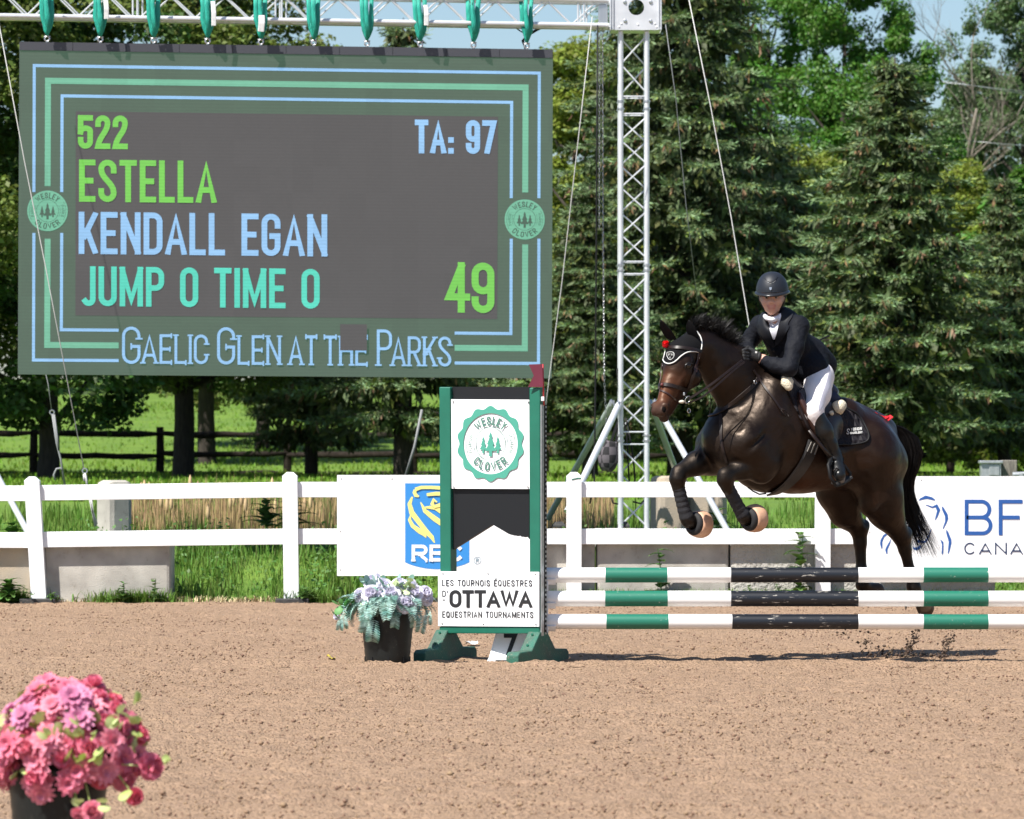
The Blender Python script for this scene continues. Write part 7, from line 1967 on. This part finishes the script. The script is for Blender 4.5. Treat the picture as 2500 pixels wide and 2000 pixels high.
# saddle pad, saddle, girth
def quilt_mat():
    m = mat('quilted_pad', (0.012, 0.010, 0.014), 0.75, spec=0.3)
    nt = m.node_tree; N = nt.nodes; L = nt.links; b = N['Principled BSDF']; tc = N.new('ShaderNodeTexCoord'); hts = []
    for ang in (40, -40):
        mp = N.new('ShaderNodeMapping'); mp.inputs['Rotation'].default_value = (0, math.radians(ang), math.radians(-54)); L.new(tc.outputs['Object'], mp.inputs[0])
        wv = N.new('ShaderNodeTexWave'); wv.inputs['Scale'].default_value = 9.0; wv.wave_profile = 'SIN'; L.new(mp.outputs[0], wv.inputs[0]); hts.append(wv.outputs['Fac'])
    mn = N.new('ShaderNodeMath'); mn.operation = 'MINIMUM'; L.new(hts[0], mn.inputs[0]); L.new(hts[1], mn.inputs[1])
    bp_ = N.new('ShaderNodeBump'); bp_.inputs['Strength'].default_value = 0.9; bp_.inputs['Distance'].default_value = 0.012; L.new(mn.outputs[0], bp_.inputs['Height']); L.new(bp_.outputs[0], b.inputs['Normal'])
    return m
M['quilt'] = quilt_mat(); M['saddle'] = mat('saddle_leather', (0.014, 0.0085, 0.0075), 0.38, col2=(0.022, 0.012, 0.010), vscale=12)
M['knee_roll'] = mat('knee_roll', (0.040, 0.016, 0.012), 0.36); M['fleece'] = mat('fleece', (0.72, 0.66, 0.52), 0.95, col2=(0.60, 0.53, 0.39), vscale=60, bump=1.0, bscale=120, bdist=0.01)
M['navy'] = mat('navy_cloth', (0.012, 0.018, 0.050), 0.75)
pad_ = thing('saddle_pad', 'black quilted saddle pad with small white lettering', 'saddle pad', tuple(HP(2060, 1040, .28)))
ppoly = [(1912, 925), (1945, 925), (2000, 960), (2045, 985), (2072, 1002), (2092, 1012), (2110, 1040), (2121, 1063), (2119, 1076), (2108, 1082), (2069, 1088), (2040, 1087), (1988, 1078), (1962, 1040), (1930, 975)]
obj('quilted_panel', patch(HB, ppoly, 0.012, st=5, mirror=mir), M['quilt'], pad_, smooth=50)
mb = piping(HB, ppoly[3:12], 0.006, 0.014); obj('binding', mb, M['black'], pad_, smooth=1)
mb = MB()
def on_pad(x, y, l): return shoot(HB, x, y, 0.0205 + l * 0.0006)[0]
def pad_text(s, xl, yb_, xr, ybr, hp, h):
    ux, uy = xr - xl, ybr - yb_; Ln = math.hypot(ux, uy); ux /= Ln; uy /= Ln
    text(mb, s, lambda x, y, l: on_pad(xl + x * hp * ux + y * hp * uy, yb_ + x * hp * uy - y * hp * ux, l), Ln / hp, h, 0.2)
pad_text('VISION', 2075, 1053.5, 2101, 1053.5, 7.5, 0.10); pad_text('SADDLERY', 2074, 1061, 2103, 1061, 5.2, 0.11)
pad_text('S', 2064.5, 1061.5, 2071.5, 1061.5, 15, 0.05)
obj('lettering', mb, M['piping_w'], pad_)
sd = thing('saddle', 'dark brown jumping saddle with girth and black stirrup', 'saddle', tuple(HP(1985, 960)))
obj('flap', patch(HB, [(1936, 962), (1962, 950), (1995, 960), (2020, 985), (2045, 1018), (2053, 1034), (2049, 1056), (2040, 1078), (2005, 1086), (1983, 1076), (1955, 1030)], 0.026, st=4, mirror=mir), M['saddle'], sd, smooth=50)
mb = MB(); mb.tube([shoot(HB, x, y, 0.036)[0] for x, y in ((1941, 963), (1949, 985), (1962, 1014), (1976, 1044), (1986, 1070))], [0.012, 0.020, 0.021, 0.018, 0.010], 10); obj('knee_roll', mb, M['knee_roll'], sd, smooth=1)
mb = MB(); mb.tube([HP(1925, 935, 0), HP(1955, 940, 0), HP(1990, 962, 0), HP(2022, 962, 0), HP(2034, 950, 0)], [0.04, 0.06, 0.09, 0.09, 0.05], 14); obj('seat', mb, M['saddle'], sd, smooth=1)
mb = MB(); mb.tube([HP(1995, 958, .06), HP(2018, 952, .07), HP(2034, 958, .06)], [0.05, 0.062, 0.04], 12); mb.tube([HP(2010, 975, .12), HP(2030, 972, .1), HP(2044, 978, .08)], [0.04, 0.052, 0.035], 12); mb.tube([HP(2012, 1008, .22), HP(2014, 1022, .235)], [0.03, 0.02], 8); obj('cantle_cover', mb, M['navy'], sd, smooth=1)
hp_ = thing('fleece_half_pad', 'cream sheepskin half pad under the saddle', 'half pad', tuple(HP(1985, 970)))
for (pts, rs) in (([(1918, 920, .24), (1922, 934, .26), (1927, 949, .28)], (.030, .043, .024)), ([(2036, 999, .22), (2046, 996, .23), (2057, 987, .22)], (.034, .048, .034)), ([(2029, 1006, .28), (2032, 1012, .28)], (.016, .012))):
    mb = MB(); P = [HP(*p) for p in pts]; mb.tube([P[0] + (P[0] - P[1]) * .25] + P + [P[-1] + (P[-1] - P[-2]) * .25], [rs[0] * .5] + list(rs) + [rs[-1] * .5], 12); obj('fleece_roll', mb, M['fleece'], hp_, smooth=1)
obj('girth', strap(HB, [(1984, 1078), (1976, 1105), (1960, 1136), (1937, 1166), (1908, 1192), (1880, 1206)], 0.105, 0.010, 0.010), mat('girth_leather', (0.030, 0.027, 0.026), 0.5, col2=(0.012, 0.011, 0.011), vscale=9), sd, smooth=40)
mb = MB()
for dx in (-9, 0, 9): strap(HB, [(1984 + dx, 1080 + dx * .2), (1979 + dx, 1092 + dx * .3), (1974 + dx, 1104 + dx * .4)], 0.009, 0.022, 0.004, mb, 1)
obj('billet', mb, mat('billet', (0.22, 0.21, 0.19), 0.4, metal=0.4), sd, smooth=40)
mb = MB(); mb.tube([HP(x, y, .02) for x, y in ((1826, 1190), (1838, 1199), (1854, 1207), (1870, 1205))], 0.005, 6); obj('girth_loop', mb, M['leather'], sd, smooth=1)
# ------------------------------------------------------------------ rider
cSk = (0.62, 0.36, 0.27); cLip = (0.44, 0.15, 0.13)
rd = thing('person', 'rider in black jacket, white breeches and black helmet leaning forward over the horse', 'person', tuple(HP(2000, 930)))
both = ((1, lambda p: p), (-1, mir))
shL, elL, wrL = HP(1950, 797, .185), HP(1926, 900, .28), HP(1862, 878, .10)
shR, elR, wrR = HP(1857, 795, -.18), HP(1822, 842, -.26), HP(1834, 872, -.07)
kneeL, ankL = HP(1984, 1006, .30), HP(2036, 1108, .32)
hipL = HP(2006, 925, .12)
toeL = HP(2050, 1160, .36)
# skin: one continuous body under the clothes
HO = HP(1893, 772, 0); HO = W(1885.5, 722, HO.y - 0.06)
fx = math.radians(-8); hf = Vector((math.sin(fx), -math.cos(fx), -0.10)).normalized(); hr = Vector((math.cos(fx), math.sin(fx), 0.02)).normalized(); hu = hr.cross(-hf).normalized()
if hu.z < 0: hu = -hu
def HH(u, f, w): return HO + hr * u + hf * f + hu * w
body = Blend(); HR = tuple(hr)
body.ball(HH(0, -.012, .018), .084, .02, cSk, HR, .90)
body.cap(HH(0, .022, -.022), HH(0, .052, -.088), .060, .030, .03, cSk)
for s_ in (-1, 1):
    body.ball(HH(.034 * s_, .050, -.034), .034, .02, cSk); body.cap(HH(.058 * s_, -.005, -.03), HH(.030 * s_, .03, -.082), .022, .022, .025, cSk)
    body.cap(HH(.076 * s_, -.012, -.002), HH(.073 * s_, -.008, -.034), .012, .008, .008, cSk)
    body.cap(HH(.014 * s_, .084, .012), HH(.044 * s_, .070, .012), .009, .007, .012, cSk)
    body.ball(HH(.031 * s_, .088, -.006), .013, .010, cSk, op=-1)
    body.ball(HH(.013 * s_, .094, -.036), .009, .008, cSk)
body.cap(HH(0, .080, .004), HH(0, .104, -.034), .009, .012, .012, cSk)
body.ball(HH(0, .068, -.066), .030, .02, cSk)
body.cap(HH(-.022, .090, -.060), HH(.022, .090, -.060), .0048, .0048, .004, cLip); body.cap(HH(-.016, .0905, -.074), HH(.016, .0905, -.074), .0060, .0060, .004, cLip)
body.ball(HH(0, .060, -.096), .022, .02, cSk)
body.cap(HH(0, -.02, -.05), HO + (HP(1895, 785, 0) - HO) * 1.0, .050, .055, .03, cSk)
body.chain([(HP(1906, 812), .085, 1.3), (HP(1945, 862), .11, 1.1), (HP(1985, 905), .08, 1.1)], .05, cSk, LX)
body.chain([(shL, .045, 1), (elL, .036, 1), (wrL, .027, 1), (HP(1838, 871, .07), .024, 1)], .03, cSk)
body.chain([(shR, .045, 1), (elR, .036, 1), (wrR, .027, 1), (HP(1822, 868, -.03), .024, 1)], .03, cSk)
body.cap(HP(1905, 798, 0), shL, .07, .05, .04, cSk); body.cap(HP(1905, 798, 0), shR, .07, .05, .04, cSk)
for s_, m_ in both: body.chain([(m_(hipL), .055, 1), (m_(kneeL), .045, 1), (m_(HP(2010, 1052, .32)), .045, 1), (m_(ankL), .032, 1), (m_(toeL), .026, 1)], .03, cSk)
BV, BF = body.mesh(0.0055, 1)
M['skin'] = mat('skin', cSk, 0.5, attr='coat', spec=0.4); M['skin'].node_tree.nodes['Principled BSDF'].inputs['Subsurface Weight'].default_value = 0.08; M['skin'].node_tree.nodes['Principled BSDF'].inputs['Subsurface Radius'].default_value = (0.01, 0.004, 0.002)
npmesh('body', BV - np.array(rd.location), BF, M['skin'], rd, smooth=True, cols=body.colours(BV, 0.004))
M['eye_white'] = mat('eye_white', (0.35, 0.32, 0.30), 0.3); M['iris'] = mat('iris', (0.02, 0.015, 0.012), 0.1); M['brow'] = mat('brow_hair', (0.07, 0.04, 0.025), 0.8); M['teeth'] = mat('teeth', (0.7, 0.66, 0.6), 0.3)
for s_ in (-1, 1):
    mb = MB(); mb.sphere(HH(.031 * s_, .074, -.006), .0115, 12, 8); e_ = obj('eye', mb, M['eye_white'], rd, smooth=1)
    mb = MB(); mb.sphere(HH(.031 * s_, .0825, -.0065), (.0068, .004, .0068), 10, 8); obj('iris', mb, M['iris'], e_, smooth=1)
    mb = MB(); mb.tube([HH(.017 * s_, .084, -.0005), HH(.031 * s_, .086, .002), HH(.045 * s_, .077, -.001)], [.002, .0048, .002], 6); obj('eyelash', mb, M['brow'], e_, smooth=1)
    mb = MB(); mb.tube([HH(.014 * s_, .094, .013), HH(.031 * s_, .089, .019), HH(.05 * s_, .074, .014)], [.003, .005, .002], 6); obj('eyebrow', mb, M['brow'], rd, smooth=1)
mb = MB(); mb.box(HH(0, .0925, -.0668), (.018, .006, .0035)); obj('teeth', mb, M['teeth'], rd, bevel=0.001)
# hair under the helmet
mb = MB(); q = Matrix((hr, hf, hu)).transposed()
mb.sphere(HH(0, -.03, -.005), (.088, .085, .075), 18, 12, q); mb.sphere(HH(0, -.10, -.045), (.04, .035, .035), 12, 8, q); obj('hair', mb, mat('hair_brown', (0.045, 0.026, 0.016), 0.5), rd, smooth=1)
# helmet
M['helmet'] = mat('helmet_matte', (0.014, 0.017, 0.024), 0.5, spec=0.35); M['helmet_trim'] = mat('helmet_trim', (0.014, 0.015, 0.018), 0.3)
hm = MB(); nu, nv = 36, 12; HZ = 0.027
for k in range(nv + 1):
    t = k / nv * math.pi / 2
    for j in range(nu):
        a = 2 * math.pi * j / nu; r = math.cos(t) ** 0.85 if k < nv else 0
        hm.v.append(tuple(HH(.106 * r * math.cos(a), -.008 + .125 * r * math.sin(a), HZ + .128 * math.sin(t) ** 1.05)))
for k in range(nv):
    for j in range(nu): hm.f.append((k * nu + j, k * nu + (j + 1) % nu, (k + 1) * nu + (j + 1) % nu, (k + 1) * nu + j))
helm = obj('helmet', hm, M['helmet'], rd, smooth=1)
hm = MB(); rings = []
for (dr, dz, pk) in ((0.0, 0.006, 0.0), (0.008, -0.002, 0.026), (0.010, -0.012, 0.034), (0.004, -0.015, 0.030), (-0.010, -0.010, 0.0), (-0.012, 0.004, 0)):
    rings.append(len(hm.v))
    for j in range(nu):
        a = 2 * math.pi * j / nu; fr = max(0, math.sin(a)) ** 1.5
        hm.v.append(tuple(HH((.106 + dr) * math.cos(a), -.008 + (.125 + dr) * math.sin(a) + pk * fr, HZ + dz - 0.010 * fr)))
for a_, b_ in zip(rings, rings[1:]):
    for j in range(nu): hm.f.append((a_ + j, a_ + (j + 1) % nu, b_ + (j + 1) % nu, b_ + j))
obj('brim', hm, M['helmet_trim'], helm, smooth=1)
def on_helmet(u, w):
    s = min(.999, max(0, (w - HZ) / .128)); t = math.asin(s); r = math.cos(t) ** .85; f = -.008 + .125 * math.sqrt(max(0, r * r - (u / .106) ** 2)); return HH(u, f + .002, w)
mb = MB(); mb.prism([on_helmet(u, w) + hf * .003 for u, w in ((-.008, .062), (.008, .062), (.007, .049), (0, .042), (-.007, .049))], [on_helmet(u, w) - hf * .002 for u, w in ((-.008, .062), (.008, .062), (.007, .049), (0, .042), (-.007, .049))]); obj('badge', mb, M['steel'], helm)
for k in range(11):
    u = -.030 + .006 * k; mb = MB(); mb.sphere(on_helmet(u, .088 + 14 * u * u), .0022, 8, 6); obj('crystal', mb, M['steel'], helm, smooth=1)
mb = MB(); mb.tube([on_helmet(u, .094 + 16 * u * u) for u in [-.045 + .009 * k for k in range(11)]], .0018, 6); obj('crown_seam', mb, M['helmet_trim'], helm, smooth=1)
mb = MB()
for s_ in (-1, 1):
    mb.ribbon([HH(.088 * s_, .03, .016), HH(.082 * s_, .022, -.03), HH(.055 * s_, .035, -.08), HH(.015 * s_, .055, -.118), HH(0, .058, -.121)], [hr * s_ + hf * .4] * 3 + [hf - hu] * 2, 0.013, 0.003)
    mb.ribbon([HH(.088 * s_, -.035, .010), HH(.078 * s_, .0, -.045), HH(.055 * s_, .030, -.082)], [hr * s_] * 3, 0.011, 0.003)
obj('chin_strap', mb, M['black'], helm, smooth=1)
# jacket
jk = Blend(); cJ = (0.01, 0.01, 0.013)
jk.chain([(HP(1902, 798), .135, 1.15), (HP(1930, 845), .130, 1.02), (HP(1960, 876), .124, 1.04), (HP(1994, 894), .116, 1.15)], .06, cJ, LX)
jk.cap(HP(1975, 860), HP(2010, 888), .09, .06, .06, cJ, LX, 1.4)
jk.cap(HP(1905, 795, 0), shL, .085, .066, .05, cJ); jk.cap(HP(1905, 795, 0), shR, .085, .064, .05, cJ)
jk.chain([(shL, .067, 1), (HP(1940, 850, .24), .058, 1), (elL, .052, 1), (HP(1893, 892, .2), .047, 1), (HP(1866, 881, .11), .037, 1)], .025, cJ)
jk.chain([(shR, .066, 1), (HP(1838, 822, -.23), .057, 1), (elR, .052, 1), (HP(1826, 864, -.15), .042, 1), (wrR, .036, 1)], .025, cJ)
jk.cap(HP(1905, 778, .06), HP(1893, 782, -.07), .055, .052, .04, cJ)
jk.cap(HP(1980, 898, .12), HP(1992, 900, .12), .085, .085, .04, cJ); jk.cap(mir(HP(1980, 898, .12)), mir(HP(1992, 900, .12)), .085, .085, .04, cJ)
jk.cap(HH(0, .02, -.12), HH(0, .05, -.165), .046, .046, .02, cJ, op=-1)
JV, JF = jk.mesh(0.0065, 2)
M['jacket'] = mat('jacket_cloth', (0.0075, 0.0085, 0.0125), 0.7, spec=0.14, bump=0.7, bscale=11, bdist=0.04)
jo = npmesh('jacket', JV - np.array(rd.location), JF, M['jacket'], rd, smooth=True)
JB = bvh_of(JV, JF)
M['shirt'] = mat('shirt_white', (0.70, 0.70, 0.76), 0.7, bump=0.3, bscale=30, bdist=0.01)
obj('shirt', patch(JB, [(1871, 764), (1875, 790), (1882, 812), (1890, 833), (1897, 812), (1903, 790), (1909, 766), (1899, 768), (1885, 770)], 0.006, st=2.5, skirt=0.02), M['shirt'], rd, smooth=60)
mb = MB(); mb.tube([HH(-.05, .03, -.128), HH(-.035, .06, -.142), HH(0, .078, -.150), HH(.035, .06, -.142), HH(.05, .03, -.128), HH(.04, -.02, -.115)], [.014, .016, .017, .016, .014, .012], 9); obj('shirt_collar', mb, M['shirt'], rd, smooth=1)
M['lapel'] = mat('lapel', (0.009, 0.010, 0.014), 0.6, spec=0.25)
mb = patch(JB, [(1868, 762), (1858, 768), (1852, 790), (1858, 800), (1852, 806), (1870, 832), (1893, 852), (1890, 833), (1880, 806), (1872, 780)], 0.008, st=3)
obj('lapel', mb, M['lapel'], jo, smooth=50)
mb = patch(JB, [(1910, 756), (1932, 760), (1938, 772), (1924, 792), (1930, 800), (1915, 822), (1893, 848), (1892, 832), (1903, 800), (1908, 778)], 0.008, st=3)
obj('lapel', mb, M['lapel'], jo, smooth=50)
for (x, y) in ((1890, 856), (1898, 872)):
    mb = MB(); p, n = shoot(JB, x, y, 0.002); mb.lathe([(0.009, 0), (0.009, 0.003), (0.004, 0.004), (0, 0.003)], p, 12, n.to_track_quat('Z', 'Y').to_matrix()); obj('button', mb, M['black'], jo, smooth=1)
# breeches, boots
bt_ = Blend(); cW = (0.7, 0.68, 0.68)
bt_.ball(HP(1986, 912, 0), .115, .05, cW, LX, 1.2)
for s_, m_ in both:
    bt_.chain([(m_(HP(2000, 920, .12)), .100, 1), (m_(HP(1994, 962, .21)), .086, 1), (m_(kneeL), .063, 1), (m_(HP(1994, 1030, .31)), .055, 1)], .04, cW)
PV, PF = bt_.mesh(0.0075, 2)
M['breeches'] = mat('breeches_white', (0.80, 0.76, 0.76), 0.72, bump=0.35, bscale=12, bdist=0.02)
bo = npmesh('breeches', PV - np.array(rd.location), PF, M['breeches'], rd, smooth=True); PB = bvh_of(PV, PF)
obj('grip_panel', patch(PB, [(2030, 905), (2028, 935), (2016, 968), (2004, 998), (1998, 1004), (2000, 985), (2010, 955), (2020, 925), (2024, 905)], 0.002, st=3), mat('grip_grey', (0.40, 0.40, 0.47), 0.6), bo, smooth=60)
M['boot'] = mat('boot_black', (0.008, 0.009, 0.010), 0.34, spec=0.35, bump=0.3, bscale=14, bdist=0.02)
for s_, m_ in both:
    b_ = Blend(); c = (0.01,) * 3
    b_.chain([(m_(HP(1992, 1016, .315)), .058, 1), (m_(HP(2010, 1052, .325)), .060, 1), (m_(HP(2026, 1085, .32)), .048, 1), (m_(HP(2036, 1110, .32)), .044, 1), (m_(HP(2040, 1126, .32)), .046, 1)], .03, c)
    b_.chain([(m_(HP(2040, 1128, .32)), .046, 1), (m_(HP(2046, 1148, .37)), .042, 1), (m_(HP(2049, 1160, .41)), .040, 1)], .03, c)
    b_.ball(m_(HP(2048, 1124, .28)), .036, .03, c)
    V_, F_ = b_.mesh(0.0075, 2); boot = npmesh('boot', V_ - np.array(rd.location), F_, M['boot'], rd, smooth=True)
    mb = MB(); mb.tube([m_(HP(2052, 1171, .42)), m_(HP(2052, 1160, .37)), m_(HP(2052, 1144, .30))], [.030, .034, .026], 10); obj('sole', mb, mat('boot_sole', (0.16, 0.15, 0.14), 0.7) if s_ > 0 else M['rubber'], boot, smooth=1)
    if s_ > 0:
        mb = MB(); mb.tube([m_(HP(2034, 1150, .42)), m_(HP(2042, 1143, .425)), m_(HP(2056, 1152, .42))], [.004, .005, .004], 6); obj('toe_seam', mb, M['leather'], boot, smooth=1)
    # stirrup belongs to the saddle
    mb = MB(); P = [m_(HP(x, y, l)) for x, y, l in ((2030, 1118, .36), (2022, 1135, .40), (2027, 1165, .42), (2041, 1187, .42), (2056, 1182, .40), (2073, 1172, .36), (2076, 1156, .35), (2062, 1138, .36), (2046, 1124, .36), (2032, 1117, .36))]
    Q = P
    mb.tube(Q, [.011] * len(Q), 8); obj('stirrup', mb, M['black'], sd, smooth=1)
    mb = MB(); mb.ribbon([m_(HP(2036, 1183, .40)), m_(HP(2056, 1178, .38)), m_(HP(2074, 1166, .35))], [(0, -.3, 1)] * 3, .05, .012); obj('stirrup_tread', mb, M['rubber'], sd)
    P = [m_(HP(x, y, l)) for x, y, l in ((1975, 1050, .33), (1993, 1074, .36), (2012, 1098, .37), (2031, 1119, .36))]
    mb = MB(); mb.ribbon(P, [LEFT * s_ + Vector((0, -.3, 0))] * 4, .026, .006); obj('stirrup_leather', mb, M['leather'], sd, smooth=1)
# gloves with curled fingers round the reins
M['glove'] = mat('glove_black', (0.013, 0.013, 0.014), 0.7, bump=0.3, bscale=120)
def glove(cx_, cy_, l, s_, wr):
    b_ = Blend(); c = (0.01,) * 3; P = lambda x, y, d=0.0: HP(cx_ + x, cy_ + y, l) + Vector((0, d, 0))
    b_.cap(wr, P(8, 0), .034, .036, .02, c); b_.cap(P(10, -4), P(0, 4), .034, .036, .03, c)
    for k in range(4):
        y = -12 + 7.6 * k; ln = (0.9, 1.05, 1.0, 0.8)[k]
        b_.cap(P(-2, y), P(-11 * ln, y + 3, -.022), .0125, .0115, .006, c); b_.cap(P(-11 * ln, y + 3, -.022), P(-8, y + 7, -.052), .0115, .0105, .006, c); b_.cap(P(-8, y + 7, -.052), P(3, y + 8, -.056), .0105, .009, .006, c)
    b_.cap(P(8, -8, -.03), P(-2, -14, -.046), .013, .011, .008, c); b_.cap(P(-2, -14, -.046), P(-10, -11, -.05), .011, .009, .006, c)
    V_, F_ = b_.mesh(0.0042, 1); return npmesh('glove', V_ - np.array(rd.location), F_, M['glove'], rd, smooth=True)
g_ = glove(1823, 867, .06, 1, HP(1846, 872, .085)); glove(1815, 862, -.06, 1, HP(1830, 868, -.08))
mb = MB(); p = HP(1846, 860, .14); mb.box(p, (.012, .01, .012)); obj('glove_mark', mb, M['piping_w'], g_)
mb = MB(); mb.lathe([(.030, -.012), (.036, -.006), (.036, .006), (.030, .012)], HP(1851, 872, .09), 16, (wrL - HP(1838, 871, .07)).to_track_quat('Z', 'Y').to_matrix()); obj('glove_cuff', mb, M['glove'], g_, smooth=1)
wh = MB(); wh.tube([HP(1832, 884, -.10), HP(1990, 836, -.16), HP(2024, 820, -.18)], [.005, .0055, .0065], 8)
tag(obj('riding_crop', wh, M['black'], smooth=1), 'thin black riding crop held by the rider, its end sticking out behind the jacket', 'riding crop')
